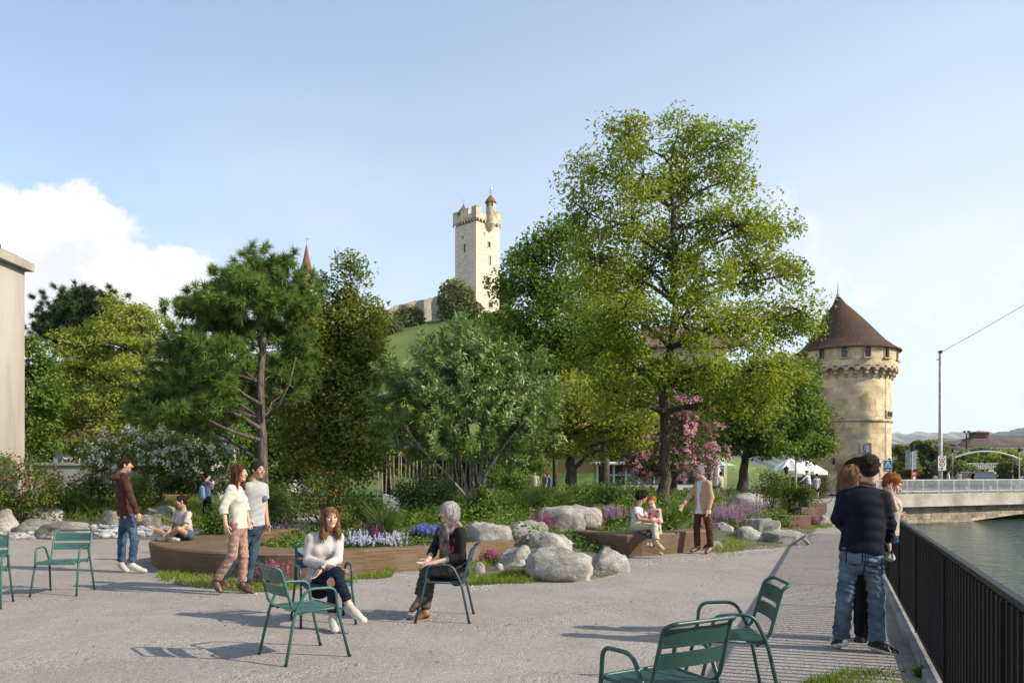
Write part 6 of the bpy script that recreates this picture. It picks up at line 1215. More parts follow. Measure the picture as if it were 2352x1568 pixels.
def hedge(x0, x1, Y, z1, d, label, seed):
    rg_ = np.random.default_rng(seed); X0, X1 = (x0-CX)/FPX*Y, (x1-CX)/FPX*Y; n = int((X1-X0)*z1*900)
    face = rg_.integers(0, 4, n); P = rg_.uniform(0, 1, (n, 3))*np.array([X1-X0, d, z1]); N = rg_.normal(size=(n, 3))*.5
    P[face < 2, 1] = rg_.normal(size=(face < 2).sum())*.05; N[face < 2] += np.array([0, -.8, .2]); P[face == 2, 2] = z1+rg_.normal(size=(face == 2).sum())*.04; N[face == 2] += np.array([0, 0, .9]); P[face == 3, 0] = X1-X0+rg_.normal(size=(face == 3).sum())*.04; N[face == 3] += np.array([.8, 0, .1])
    o = empty('hedge', ((X0+X1)/2, Y+d/2, 0), label, 'hedge', 'clipped hedge blocks'); V, F = leaf_quads(P+np.array([X0, Y, 0]), N, .10, .7, rng=rg_); world_obj('foliage', V, F, leaf_mat('thuja_leaf', (.07, .10, .015), (.12, .155, .022), (.18, .21, .03), trans=.2), o); b = MB(); b.box(((X0+X1)/2, Y+d/2, z1/2), (X1-X0-.2, d-.2, z1-.12)); b.build('inner_branches', B_dark, o)
hedge(1792, 1826, 53, 1.35, 1.0, 'left block of the clipped hedge below the parasols', 1); hedge(1829, 1868, 53, 1.35, 1.0, 'middle block of the clipped hedge behind the cyclists', 2); hedge(1872, 1903, 52, 1.5, 1.2, 'right block of the clipped hedge beside the tower gate', 3)
# ------------------------------------------------------------ timber benches
M_beam = wood_mat('oak_beam', (.10, .063, .035), (.20, .13, .075)); M_beam2 = wood_mat('red_beam', (.075, .04, .024), (.14, .078, .046))
def ring_beam(o, pts_o, pts_i, z0, z1, inset=.04, name='beam', m=None):
    """a beam between an outer (viewer side) and an inner ground line, foot set back under the outer face"""
    n = len(pts_o); V = []; L = [0.0]
    for i in range(1, n): L.append(L[-1]+(Vector(pts_o[i])-Vector(pts_o[i-1])).length)
    for po, pi in zip(pts_o, pts_i):
        po, pi = Vector((*po, 0)), Vector((*pi, 0)); d = (pi-po).normalized(); b = .03
        V += [po+d*inset+Vector((0, 0, z0)), po+Vector((0, 0, z1-b)), po+d*b+Vector((0, 0, z1)), pi-d*b+Vector((0, 0, z1)), pi+Vector((0, 0, z1-b)), pi-d*inset+Vector((0, 0, z0))]
    F = []; UV = []
    hs = [0, z1-z0, z1-z0+.04, z1-z0+.04+.6, z1-z0+.7, 2*(z1-z0)+.7]
    for i in range(n-1):
        for k in range(5): F.append((i*6+k, (i+1)*6+k, (i+1)*6+k+1, i*6+k+1)); UV.append([(L[i], hs[k]), (L[i+1], hs[k]), (L[i+1], hs[k+1]), (L[i], hs[k+1])])
    F.append((0, 1, 2, 3, 4, 5)); UV.append([(0, hs[k]*3) for k in range(6)]); F.append(tuple((n-1)*6+k for k in (5, 4, 3, 2, 1, 0))); UV.append([(.3*k, 5) for k in range(6)])
    b = world_obj(name, V, F, m or M_beam, o); uv = b.data.uv_layers.new(name='uv'); off = rnd.uniform(0, 30)
    for p, q in zip(b.data.polygons, UV):
        for li, c in zip(p.loop_indices, q): uv.data[li].uv = (c[0]+off, c[1]+off)
    return b
def spline(P, n):
    P = np.array(P, float); t = np.linspace(0, len(P)-1, n); out = []
    for u_ in t:
        i = min(int(u_), len(P)-2); f = u_-i; p0, p1, p2, p3 = P[max(i-1, 0)], P[i], P[i+1], P[min(i+2, len(P)-1)]
        out.append(.5*((2*p1)+(-p0+p2)*f+(2*p0-5*p1+4*p2-p3)*f*f+(-p0+3*p1-3*p2+p3)*f**3))
    return np.array(out)
bench = empty('curved_bench', (-3.2, 12.6, 0), 'long curved brown timber bench wrapping the planted bed', 'bench')
outer = [GP(512, 1262), GP(452, 1270), GP(388, 1285), GP(343, 1292), GP(352, 1304), GP(388, 1314), GP(490, 1325), GP(600, 1331), GP(690, 1331), GP(760, 1327), GP(835, 1319), GP(980, 1309), GP(1060, 1299), GP(1146, 1288)]
outer = np.array([p[:2] for p in outer]); cen = np.array([(-4.7, 17.3), (-5.0, 16.2), (-5.0, 15.2), (-5.2, 14.5), (-5.1, 14.1), (-4.95, 13.75), (-4.2, 13.05), (-3.55, 12.7), (-2.95, 12.6), (-2.45, 12.72), (-1.95, 12.98), (-1.05, 13.45), (-.55, 13.9), (.05, 14.5)])
segs = [(0, 3, 5), (3, 6, 8), (6, 8, 7), (8, 10, 7), (10, 12, 6), (12, 13, 3)]
for a, b, n in segs:
    so, si = spline(outer, 131), spline(cen, 131); i0, i1 = a*10, b*10
    idx = np.linspace(i0, i1, n+1).astype(int); po, pi = so[idx].copy(), si[idx].copy(); e = .004/np.linalg.norm(po[1]-po[0]); po[0] += (po[1]-po[0])*e; pi[0] += (pi[1]-pi[0])*e; ring_beam(bench, po, pi, -.02, .40+rnd.uniform(-.004, .004), .06)
b2 = empty('middle_bench', (2.6, 15.6, 0), 'long brown timber bench with a mother and girl sitting on it', 'bench')
o2 = np.array([GP(1322, 1266)[:2], GP(1380, 1274)[:2], GP(1440, 1279)[:2], GP(1500, 1276)[:2], GP(1560, 1271)[:2], GP(1628, 1262)[:2]]); i2 = o2+np.array([(.10, .62), (.05, .66), (.0, .70), (-.02, .70), (-.03, .68), (-.05, .66)])
so, si = spline(o2, 26), spline(i2, 26)
for a, b in ((0, 10), (10, 25)): idx = np.linspace(a, b, 6).astype(int); po, pi = so[idx].copy(), si[idx].copy(); po[0] += (po[1]-po[0])*.01; pi[0] += (pi[1]-pi[0])*.01; ring_beam(b2, po, pi, -.02, .43, .10)
for k, (px, py, w, d, h, rz, lab) in enumerate([(1838, 1216, .95, .62, .40, .55, 'nearest of the three dark timber block seats by the path'), (1868, 1192, 1.25, .6, .42, .5, 'middle of the three dark timber block seats'), (1878, 1178, 1.0, .55, .42, .4, 'farthest of the three dark timber block seats')]):
    p = GP(px, py); c, s_ = math.cos(rz), math.sin(rz); ax_ = Vector((c, s_, 0)); ay = Vector((-s_, c, 0)); P0 = [p-ax_*w/2, p+ax_*w/2]; o = empty('timber_block', (p.x, p.y+d/2, 0), lab, 'seat', 'timber block seats'); po = [(q.x, q.y) for q in P0]; pi = [((q+ay*d).x, (q+ay*d).y) for q in P0]; ring_beam(o, po, pi, -.02, h, .0, 'block', M_beam2)
fb_ = empty('back_bench', ((380-CX)/FPX*29, 29, 0), 'low curved timber bench edge under the white blossom tree', 'bench'); po = [((x-CX)/FPX*29, 29+.3*abs(x-380)/40) for x in (352, 366, 380, 394, 408)]; pi = [(x, y+.6) for x, y in po]; ring_beam(fb_, po, pi, -.02, gz(po[2][0], 29)+.40, .02, 'beam')
# ------------------------------------------------------------ green metal chairs
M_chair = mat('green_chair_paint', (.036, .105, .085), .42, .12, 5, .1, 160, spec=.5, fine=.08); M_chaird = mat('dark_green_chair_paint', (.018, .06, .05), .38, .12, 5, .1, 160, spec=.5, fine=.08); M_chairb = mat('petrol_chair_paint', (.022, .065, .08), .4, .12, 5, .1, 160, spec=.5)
def arc_path(pts, r=.06, n=5):
    P = [Vector(p) for p in pts]; out = [P[0]]
    for i in range(1, len(P)-1):
        a, b, c = P[i-1], P[i], P[i+1]; u1, u2 = (a-b), (c-b); k = min(r, u1.length*.45, u2.length*.45); s_, e = b+u1.normalized()*k, b+u2.normalized()*k
        for j in range(n+1): t = j/n; out.append(s_*(1-t)**2+b*2*t*(1-t)+e*t*t)
    return out+[P[-1]]
def make_chair(m, label, loc, face, group='green metal garden chairs'):
    o = empty('garden_chair', loc, label, 'chair', group, rz=math.atan2(-face[0], face[1])); T = .0135; W = .245; o.scale = (1, 1, .935)
    for s_ in (-1, 1):                               # each side: front leg, arm and rear leg bent from one tube
        path = arc_path([(s_*.285, .29, 0), (s_*.265, .185, .455), (s_*.272, .165, .655), (s_*.272, -.10, .665), (s_*.262, -.20, .455), (s_*.285, -.29, 0)], .075, 6)
        b = MB(); k = len(path); b.tube(path, T, 8); link('leg_and_arm', b.mesh('leg_and_arm', m, True), o)
        for (x, y) in ((s_*.285, .29), (s_*.285, -.29)): b = MB(); b.lathe([(.016, .002), (.017, .018), (.014, .022)], (x, y, 0), 8); link('foot', b.mesh('foot', M_black), o)
    bk = arc_path([(-W, -.13, .43), (-W, -.22, .50), (-W+.01, -.31, .845), (-W+.03, -.37, .875), (W-.03, -.37, .875), (W-.01, -.31, .845), (W, -.22, .50), (W, -.13, .43)], .045, 5); b = MB(); b.tube(bk, T*.95, 8); link('back_frame', b.mesh('back_frame', m, True), o)
    sf = arc_path([(-W, -.19, .452), (-W, .22, .462), (W, .22, .462), (W, -.19, .452)], .06, 5); b = MB(); b.tube(sf, T*.9, 8); link('seat_frame', b.mesh('seat_frame', m, True), o)
    for z0, z1 in ((.725, .835), (.60, .695)):          # two broad back slats, slightly dished
        V = []; N = 9
        for i in range(N):
            t = -1+2*i/(N-1)
            for z in (z0, z1):
                y = -.22-.09*(z-.50)/.345-.022*(1-t*t); V += [(t*(W-.012), y-.004, z), (t*(W-.012), y+.004, z)]
        F = []
        for i in range(N-1):
            a, c = i*4, (i+1)*4; F += [(a, c, c+2, a+2), (a+1, a+3, c+3, c+1), (a, a+1, c+1, c), (a+2, c+2, c+3, a+3)]
        F += [(0, 2, 3, 1), (4*N-4, 4*N-3, 4*N-1, 4*N-2)]; link('back_slat', np_mesh('back_slat', V, F, m, smooth=False), o)
    for k in range(5):                               # seat slats from front to back, front edge rolled down
        w = .092; x = -.196+k*.098; V = []; ys = [-.20, -.14, -.05, .06, .15, .20, .232, .243]; zs = [.470, .462, .456, .457, .463, .465, .458, .438]
        for y, z in zip(ys, zs): V += [(x-w/2, y, z), (x+w/2, y, z), (x+w/2, y, z-.006), (x-w/2, y, z-.006)]
        F = []
        for i in range(len(ys)-1):
            a, c = i*4, i*4+4; F += [(a, a+1, c+1, c), (a+3, c+3, c+2, a+2), (a, c, c+3, a+3), (a+1, a+2, c+2, c+1)]
        F += [(0, 3, 2, 1), (len(V)-4, len(V)-3, len(V)-2, len(V)-1)]; link('seat_slat', np_mesh('seat_slat', V, F, m), o)
    b = MB(); b.tube([(-W, -.14, .447), (W, -.14, .447)], .008, 6); link('cross_bar', b.mesh('cross_bar', m), o)
    return o
make_chair(M_chair, 'green chair cut off by the left edge of the picture', (-6.40, 9.42, 0), (.34, -.94))
make_chair(M_chair, 'empty green chair standing alone on the left gravel', (-5.99, 10.46, 0), (.12, -.99))
make_chair(M_chair, 'empty green chair in front of the seated younger woman', (-1.82, 6.86, 0), (.77, .63))
make_chair(M_chairb, 'petrol blue chair under the woman in the pale sweater', (-2.03, 8.42, 0), (.42, -.9))
make_chair(M_chairb, 'petrol chair under the grey haired woman', (-.735, 8.63, 0), (-1, .03))
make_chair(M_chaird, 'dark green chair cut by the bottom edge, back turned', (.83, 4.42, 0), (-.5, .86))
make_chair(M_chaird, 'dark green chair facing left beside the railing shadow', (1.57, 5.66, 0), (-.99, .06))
# ------------------------------------------------------------ people: blended bodies and clothes
def A_(v): return np.array(v, float)
def un(v): v = A_(v); return v/max(1e-9, np.linalg.norm(v))
def cap(a, b, ra, rb, k=.02, flat=None, ff=1.0, cut=False, cuta=False, t=0): return dict(T='c', a=A_(a), b=A_(b), ra=ra, rb=rb, k=k, n=None if flat is None else un(flat), ff=ff, cut=cut, cuta=cuta, t=t)
def ell(c, r, ax=None, k=.02, t=0, sub=False): return dict(T='e', c=A_(c), r=A_(r) if np.ndim(r) else np.full(3, float(r)), R=np.eye(3) if ax is None else np.array(ax), k=k, t=t, sub=sub)
def p_dist(p, X):
    if p['T'] == 'c':
        d = p['b']-p['a']; L2 = max(1e-9, d@d); q = X-p['a']; t = np.clip((q@d)/L2, 0, 1); q = q-t[..., None]*d
        if p['n'] is not None: n = p['n']; q = q+(q@n)[..., None]*n*(1/p['ff']-1)
        r = np.sqrt((q*q).sum(-1))-(p['ra']+(p['rb']-p['ra'])*t)
        if p['n'] is not None: r = r*(.5+.5*p['ff'])
        if p['cut']: r = np.maximum(r, ((X-p['b'])@d)/math.sqrt(L2))
        if p['cuta']: r = np.maximum(r, -((X-p['a'])@d)/math.sqrt(L2))
        return r
    q = (X-p['c'])@p['R'].T; k0 = np.sqrt(((q/p['r'])**2).sum(-1)); k1 = np.sqrt(((q/p['r']**2)**2).sum(-1)); return k0*(k0-1)/np.maximum(k1, 1e-6)
def p_box(p):
    if p['T'] == 'c': m = max(p['ra'], p['rb']); return np.minimum(p['a'], p['b'])-m, np.maximum(p['a'], p['b'])+m
    m = p['r'].max(); return p['c']-m, p['c']+m
def surfnet(prims, h, planes=()):
    lo = np.min([p_box(p)[0] for p in prims if not p.get('sub')], 0)-3*h; hi = np.max([p_box(p)[1] for p in prims if not p.get('sub')], 0)+3*h
    dim = np.ceil((hi-lo)/h).astype(int)+1; F = np.full(dim, .12, np.float32)
    for p in prims:
        b0, b1 = p_box(p); m = p['k']+3*h; i0 = np.clip(np.floor((b0-m-lo)/h).astype(int), 0, dim-1); i1 = np.clip(np.ceil((b1+m-lo)/h).astype(int)+1, 1, dim)
        if (i1 <= i0).any(): continue
        g = [lo[a]+h*np.arange(i0[a], i1[a]) for a in range(3)]; X = np.stack(np.meshgrid(*g, indexing='ij'), -1); d = p_dist(p, X)
        sl = tuple(slice(i0[a], i1[a]) for a in range(3)); f = F[sl]; k = p['k']
        if p.get('sub'): hh = np.clip(.5-.5*(f+d)/k, 0, 1); F[sl] = f*(1-hh)-d*hh+k*hh*(1-hh)
        else: hh = np.clip(.5+.5*(f-d)/k, 0, 1); F[sl] = f*(1-hh)+d*hh-k*hh*(1-hh)
    if planes:
        g = [lo[a]+h*np.arange(dim[a]) for a in range(3)]
        for pt, n in planes:
            n = un(n); F = np.maximum(F, (g[0]*n[0])[:, None, None]+(g[1]*n[1])[None, :, None]+(g[2]*n[2])[None, None, :]-A_(pt)@n)
    S = F < 0; c = S[:-1, :-1, :-1].astype(np.int8); s = np.zeros_like(c)
    for dx in (0, 1):
        for dy in (0, 1):
            for dz in (0, 1): s += S[dx:dim[0]-1+dx, dy:dim[1]-1+dy, dz:dim[2]-1+dz]
    act = np.argwhere((s > 0) & (s < 8)); cn = [(0,0,0),(1,0,0),(0,1,0),(1,1,0),(0,0,1),(1,0,1),(0,1,1),(1,1,1)]
    val = np.stack([F[act[:, 0]+a, act[:, 1]+b, act[:, 2]+e] for a, b, e in cn], 1); pos = np.zeros((len(act), 3)); cnt = np.zeros(len(act)); C = np.array(cn, float)
    for i in range(8):
        for j in range(i+1, 8):
            if abs(C[i]-C[j]).sum() == 1:
                m = (val[:, i] < 0) != (val[:, j] < 0); t = val[:, i]/np.where(m, val[:, i]-val[:, j], 1); pos[m] += (C[i]+(C[j]-C[i])*t[:, None])[m]; cnt += m
    V = lo+h*(act+pos/cnt[:, None]); idx = np.full(tuple(dim-1), -1, np.int32); idx[act[:, 0], act[:, 1], act[:, 2]] = np.arange(len(act)); Q = []
    for ax in range(3):
        o1, o2 = (ax+1) % 3, (ax+2) % 3; sa = [slice(None)]*3; sb = [slice(None)]*3; sa[ax] = slice(0, -1); sb[ax] = slice(1, None); df = S[tuple(sa)] != S[tuple(sb)]; e = np.argwhere(df); e = e[(e[:, o1] > 0) & (e[:, o2] > 0) & (e[:, o1] < dim[o1]-1) & (e[:, o2] < dim[o2]-1)]
        if not len(e): continue
        ins = S[e[:, 0], e[:, 1], e[:, 2]]; cs = []
        for d1, d2 in ((1, 1), (0, 1), (0, 0), (1, 0)): k = e.copy(); k[:, o1] -= d1; k[:, o2] -= d2; cs.append(idx[k[:, 0], k[:, 1], k[:, 2]])
        q = np.stack(cs, 1); q[~ins] = q[~ins][:, ::-1]; Q.append(q)
    Q = np.concatenate(Q); return V, Q[(Q >= 0).all(1)]
def v_normals(V, Q):
    n = np.cross(V[Q[:, 2]]-V[Q[:, 0]], V[Q[:, 3]]-V[Q[:, 1]]); N = np.zeros_like(V)
    for i in range(4): np.add.at(N, Q[:, i], n)
    return nrm_(N)
def relax(V, Q, it=2, lam=.5):
    for _ in range(it):
        S_ = np.zeros_like(V); c = np.zeros(len(V))
        for i in range(4):
            for j in ((i+1) % 4, (i+3) % 4): np.add.at(S_, Q[:, i], V[Q[:, j]]); np.add.at(c, Q[:, i], 1)
        V = V+lam*(S_/np.maximum(c, 1)[:, None]-V)
    return V
def wrinkle(V, Q, amp, seed, fz=26, fx=None):
    if fz == 26: fz = 75; fx = 20; amp *= .85
    elif fz == 45: fx = 34; amp *= .8
    fx = fx or (12 if fz == 26 else (55 if fz == 60 else 70))
    if amp <= 0: return V
    rng = np.random.default_rng(seed); N = v_normals(V, Q); d = np.zeros(len(V))
    for i in range(7):
        w = rng.normal(size=3)*np.array([fx, fx, fz]); w2 = rng.normal(size=3)*6; d += np.sin(V@w+rng.uniform(0, 6)+1.5*np.sin(V@w2))*np.clip(np.sin(V@w2*1.3+rng.uniform(0, 6))+.3, 0, 1)
    return V+N*(amp*d*.5)[:, None]
def skin_obj(name, prims, mats, parent, h, planes=(), wr=0.0, seed=0, it=1, floor=None, fz=26, deco=None):
    V, Q = surfnet(prims, h, planes)
    if len(Q) == 0: return None
    V = relax(V, Q, it); V = wrinkle(V, Q, wr, seed, fz)
    if floor is not None: V[:, 2] = np.maximum(V[:, 2], floor)
    mi = None
    if isinstance(mats, (list, tuple)):
        c = V[Q].mean(1); D = np.stack([p_dist(p, c) for p in prims if not p.get('sub')], 1); tg = np.array([p['t'] for p in prims if not p.get('sub')]); mi = tg[D.argmin(1)]
        if deco: mi = deco(c, mi)
    return world_obj(name, V, Q, mats, parent, mi, True)
def skin_m(name, c): return mat(name, c, .55, .07, 14, .06, 120, spec=.4)
SK = {'fair': skin_m('fair_skin', (.56, .33, .23)), 'tan': skin_m('tan_skin', (.43, .235, .15)), 'pale': skin_m('pale_skin', (.60, .37, .28))}
M_lip = flat('lips', (.42, .14, .12), .4); M_eye = flat('eye_white', (.42, .38, .35), .3); M_iris = flat('iris', (.05, .03, .02), .2)
def hair_m(name, c, c2):
    m = mat(name, c, .5, .3, 9, .9, 30, c2=c2, stretch=(9, 9, 1.2), spec=.12, fine=.35); return m
HR = {'dark': hair_m('dark_brown_hair', (.035, .02, .013), (.015, .009, .006)), 'auburn': hair_m('auburn_hair', (.11, .042, .02), (.04, .014, .008)), 'blond': hair_m('dark_blond_hair', (.26, .14, .06), (.11, .055, .025)), 'grey': hair_m('silver_hair', (.50, .45, .42), (.30, .26, .25)), 'ginger': hair_m('ginger_hair', (.40, .13, .03), (.22, .06, .015)), 'black': hair_m('black_hair', (.02, .011, .009), (.01, .006, .005)), 'pepper': hair_m('grey_short_hair', (.30, .27, .25), (.15, .13, .12))}
def cloth(name, c, c2=None, var=.12, bump=.25, rough=.9): return mat(name, c, rough, var, 7, bump, 260, c2=c2, spec=.12)
def denim(name, c, c2): return mat(name, c, .9, .2, 4.5, .35, 240, c2=c2, spec=.15, fine=.18)
def check_cloth(name, c, c2, s):
    m = bpy.data.materials.new(name); m.use_nodes = True; g = NT(m.node_tree); tc = g.new('ShaderNodeTexCoord').outputs['Object']; v = g.new('ShaderNodeMapping'); v.inputs['Rotation'].default_value = (.6, .5, .78); g.l.new(tc, v.inputs[0])
    ch = g.new('ShaderNodeTexChecker'); ch.inputs['Scale'].default_value = s; ch.inputs[1].default_value = (*c, 1); ch.inputs[2].default_value = (*c2, 1); g.l.new(v.outputs[0], ch.inputs[0]); p = g.new('ShaderNodeBsdfPrincipled'); p.inputs['Roughness'].default_value = .9; g.l.new(ch.outputs[0], p.inputs[0]); o = g.new('ShaderNodeOutputMaterial'); g.l.new(p.outputs[0], o.inputs[0]); return m
def hand_prims(W, tip, palm, side, s=1.0, curl=.5):
    d = un(A_(tip)-W); n = A_(palm)-d*(A_(palm)@d); n = un(n); t = np.cross(n, d)*side; P = [ell(W+d*.045*s, (.036*s, .05*s, .016*s), [t, d, n], .012), cap(W-d*.02*s, W+d*.03*s, .026*s, .028*s, .012, n, .7)]
    for i, (o, L) in enumerate(((.030, .070), (.0105, .078), (-.0095, .072), (-.028, .056))):
        k = W+d*(.082-abs(i-1.2)*.004)*s+t*o*s; d1 = un(d+n*curl*.55+t*(o*2.2)); d2 = un(d+n*curl*1.5+t*(o*1.6)); m = k+d1*L*.52*s; P += [cap(k-d*.012*s, m, .0092*s, .0085*s, .004), cap(m, m+d2*L*.48*s, .0085*s, .0072*s, .003)]
    b = W+d*.022*s+t*.026*s; m = b+un(t*.75+d*.65+n*.25)*.036*s; P += [cap(b, m, .0125*s, .011*s, .008), cap(m, m+un(t*.25+d*.9+n*.3)*.030*s, .0105*s, .008*s, .004)]
    return P
def person(label, crop, Y0, J, face, skin='fair', hair=('short', 'dark'), s=1.0, fem=False, h=.0085, top=None, legs=None, shoes=None, extra=None, up=(0, 0, 1), palms=((0, 0, 0), (0, 0, 0)), curl=.6, group=None, chestf=None, eyes=True, floor=0.0, child=False, fat=1.0):
    ox, oy, kk = crop
    def W(c): x, y, d = c; return A_(PX((ox+kk*x)*.58074, (oy+kk*y)*.58074, Y0+d))
    j = {k: W(v) for k, v in J.items()}; pel = (j['hl']+j['hr'])/2; o = empty('person', (pel[0], pel[1], floor), label, 'person', group); f = un(face); u_ = un(A_(up)-f*(A_(up)@f)); r = np.cross(f, u_)
    hc = j['head']; sp = un(j['neck']-pel); sh = un(j['sr']-j['sl']); cf = un(np.cross(sp, sh)) if chestf is None else un(chestf)
    if chestf is None and cf@A_([f[0], f[1], 0]) < -.2: cf = -cf
    q = s
    head = [ell(hc+u_*.030*q-f*.014*q, (.072*q, .092*q, .082*q), [r, f, u_], .02), ell(hc-u_*.030*q+f*.022*q, (.056*q, .062*q, .078*q), [r, f, u_], .03), ell(hc-u_*.088*q+f*.050*q, .026*q, None, .025), cap(hc+u_*.018*q+f*.084*q, hc-u_*.030*q+f*.106*q, .0085*q, .0135*q, .012), cap(hc+u_*.026*q+f*.074*q-r*.03*q, hc+u_*.026*q+f*.074*q+r*.03*q, .012*q, .012*q, .012),
            ell(hc-u_*.022*q+f*.062*q-r*.036*q, .024*q, None, .02), ell(hc-u_*.022*q+f*.062*q+r*.036*q, .024*q, None, .02), cap(hc-u_*.058*q+f*.082*q-r*.017*q, hc-u_*.058*q+f*.082*q+r*.017*q, .0075*q, .0075*q, .006, t=1)]
    for sg in (-1, 1): head.append(ell(hc+r*sg*.074*q-f*.006*q-u_*.006*q, (.009*q, .020*q, .031*q), [un(r*sg*.9+f*.35), un(f*.9-r*sg*.35), u_], .008))
    for sg in (-1, 1): head.append(ell(hc+r*sg*.030*q+f*.098*q+u_*.004*q, .0135*q, None, .012, sub=True))
    P = head+[cap(hc-u_*.06*q-f*.025*q, j['neck']+sp*.01, .050*q*(.88 if fem else 1), .056*q, .03)]
    shm = (j['sl']+j['sr'])/2; cw = (.126 if fem else .146)*q*fat; P += [cap(j['sl']*.88+shm*.12, j['sr']*.88+shm*.12, .040*q, .040*q, .045), cap(shm-sp*.09*q, pel+sp*.20*q, cw, cw*.86, .05, cf, .68), cap(pel+sp*.20*q, pel+sp*.02, cw*.84, cw*1.02, .05, cf, .75)]
    for S in 'lr':
        P += [cap(j['s'+S], j['e'+S], .041*q, .034*q, .03), cap(j['e'+S], j['w'+S], .035*q, .024*q, .015), cap(j['h'+S], j['k'+S], .064*q, .048*q, .03), cap(j['k'+S], j['k'+S]*.6+j['a'+S]*.4, .046*q, .047*q, .02), cap(j['k'+S]*.6+j['a'+S]*.4, j['a'+S], .045*q, .031*q, .02)]
        palm = palms[0 if S == 'l' else 1]; side = 1 if S == 'l' else -1
        if not np.any(palm): palm = (shm-j['s'+S])*1.0+cf*.05
        P += hand_prims(j['w'+S], j['f'+S], palm, side, q, curl)
        tt = j['t'+S]; P.append(cap(j['a'+S]-A_((0, 0, .035*q)), tt*.65+j['a'+S]*.35-A_((0, 0, .012*q)), .030*q, .014*q, .02))
    if fem and not child:
        for sg in (-1, 1): P.append(ell(shm-sp*.15*q+cf*.070*q+sh*sg*.065*q, .046*q, None, .04))
    body = skin_obj('body', P, [SK[skin], M_lip], o, h, it=1)
    if eyes:
        for sg in (-1, 1):
            c = hc+r*sg*.030*q+f*.0775*q+u_*.003*q; V = ICO2*.0125*q; mi = (np.array([V[fc].mean(0) for fc in ICO2F])@f > .0078*q).astype(int); world_obj('eye', V+c, ICO2F, [M_eye, M_iris], o, mi, True)
            b = MB(); b.tube([Vector(hc+r*sg*(.016+.011*i)*q+f*(.090-.004*i*i)*q+u_*(.026+.003*math.sin(i*1.5))*q) for i in range(4)], .0042*q, 5); b.build('eyebrow', HR[hair[1]] if hair[1] != 'grey' else HR['pepper'], o)
    def torso(inf, hem, cutb=True, t=0, flat=.70, hemr=1.0): return ([ell(shm-sp*.15*q+cf*.072*q+sh*sg*.065*q, .048*q+inf, None, .05, t=t) for sg in (-1, 1)] if fem and not child else [])+[cap(j['sl']*.93+shm*.07, j['sr']*.93+shm*.07, .038*q+inf*.6, .038*q+inf*.6, .05, t=t), cap(shm-sp*.08*q, pel+sp*.19*q, cw+inf, cw*.90+inf, .06, cf, flat, t=t), cap(pel+sp*.21*q, pel-sp*hem*q, cw*.90+inf, (cw*1.04+inf)*hemr, .05, cf, .76, cut=cutb, t=t)]
    def sleeve(S, inf, frac, t=0, loose=0.0):
        a, e, w = j['s'+S], j['e'+S], j['w'+S]; out = []
        if frac <= 1: out.append(cap(a, a+(e-a)*frac, .042*q+inf*.7, .038*q+inf+loose, .035, cut=True, t=t))
        else: out += [cap(a, e, .043*q+inf*.7, .037*q+inf, .035, t=t), cap(e, e+(w-e)*(frac-1), .037*q+inf, .027*q+inf+loose, .02, cut=True, t=t)]
        return out
    def trouser(inf, frac=2.0, flare=.0, t=0, waist=.10):
        out = [cap(pel+sp*waist*q, pel-sp*.03*q, cw*.90+.006, cw*1.02+.004+inf*.25, .03, cf, .76, cuta=True, t=t)]
        for S in 'lr':
            a, k_, b = j['h'+S], j['k'+S], j['a'+S]
            if frac <= 1: out.append(cap(a, a+(k_-a)*frac, .082*q+inf, .072*q+inf, .04, cut=True, t=t))
            else: out += [cap(a-(pel-a)*.0, k_, .069*q+inf*.5, .053*q+inf, .04, t=t), cap(k_, k_+(b-k_)*(frac-1), .051*q+inf, .040*q+inf+flare, .02, cut=True, t=t)]
        return out
    def shoe(m, boot=0.0, sole=.022, hgt=.040):
        for S in 'lr':
            a, t_ = j['a'+S], j['t'+S]; d = un((t_-a)*A_((1, 1, .999))); hz = A_((t_[0]-a[0], t_[1]-a[1], 0)); fd = un(t_-(a-A_((0, 0, .055*q)))); heel = a-A_((0, 0, .048*q))-fd*.035*q; up0 = un(np.cross(fd, np.cross(A_((0, 0, 1)), fd))); up0 = up0 if up0[2] > 0 else -up0
            Pm = [cap(heel, heel*.5+t_*.5, .037*q, .043*q, .02, up0, .82), cap(heel*.5+t_*.5, t_-fd*.042*q, .046*q, .043*q, .02, up0, .72), cap(a-A_((0, 0, .006*q)), heel*.42+t_*.58+up0*.006*q, .040*q, .032*q, .03), cap(heel+up0*.01*q, a+A_((0, 0, .004*q)), .036*q, .039*q, .02)]
            if boot: Pm.append(cap(heel, a+un(j['k'+S]-a)*boot, .040*q, .040*q, .02, cut=True))
            upv = un(np.cross(fd, np.cross(A_((0, 0, 1)), fd)))
            if upv[2] < 0: upv = -upv
            zz = heel@upv-.036*q*.80
            skin_obj('shoe', Pm, m, o, min(h, .008), deco=lambda c, mi: np.where((c@upv) < zz+sole, 1, mi), floor=floor if (min(heel[2], t_[2])-floor) < .07 else None)
    def strands(ho_, style, col):
        me = ho_.data; nv = len(me.vertices); V = np.empty(nv*3); me.vertices.foreach_get('co', V); V = V.reshape(-1, 3)+np.array(ORIG[ho_.name]); N = np.empty(nv*3); me.vertices.foreach_get('normal', N); N = N.reshape(-1, 3)
        rg_ = np.random.default_rng(nv); n = {'short': 520, 'balding': 300, 'curly': 700, 'bob': 700, 'long': 900, 'wavy': 900, 'bun': 420}[style]; i = rg_.integers(0, nv, n); p, nn = V[i], N[i]; keep = (nn@u_) > -.75; p, nn = p[keep], nn[keep]; n = len(p)
        fl = {'short': -f*.5+u_*.1, 'balding': -f*.6, 'curly': u_*.2, 'bob': -u_*1.0-f*.1, 'long': -u_*1.2, 'wavy': -u_*1.1-f*.15, 'bun': -f*.9+u_*.25}[style]; nz = {'curly': 1.0, 'short': .55, 'wavy': .4}.get(style, .22)
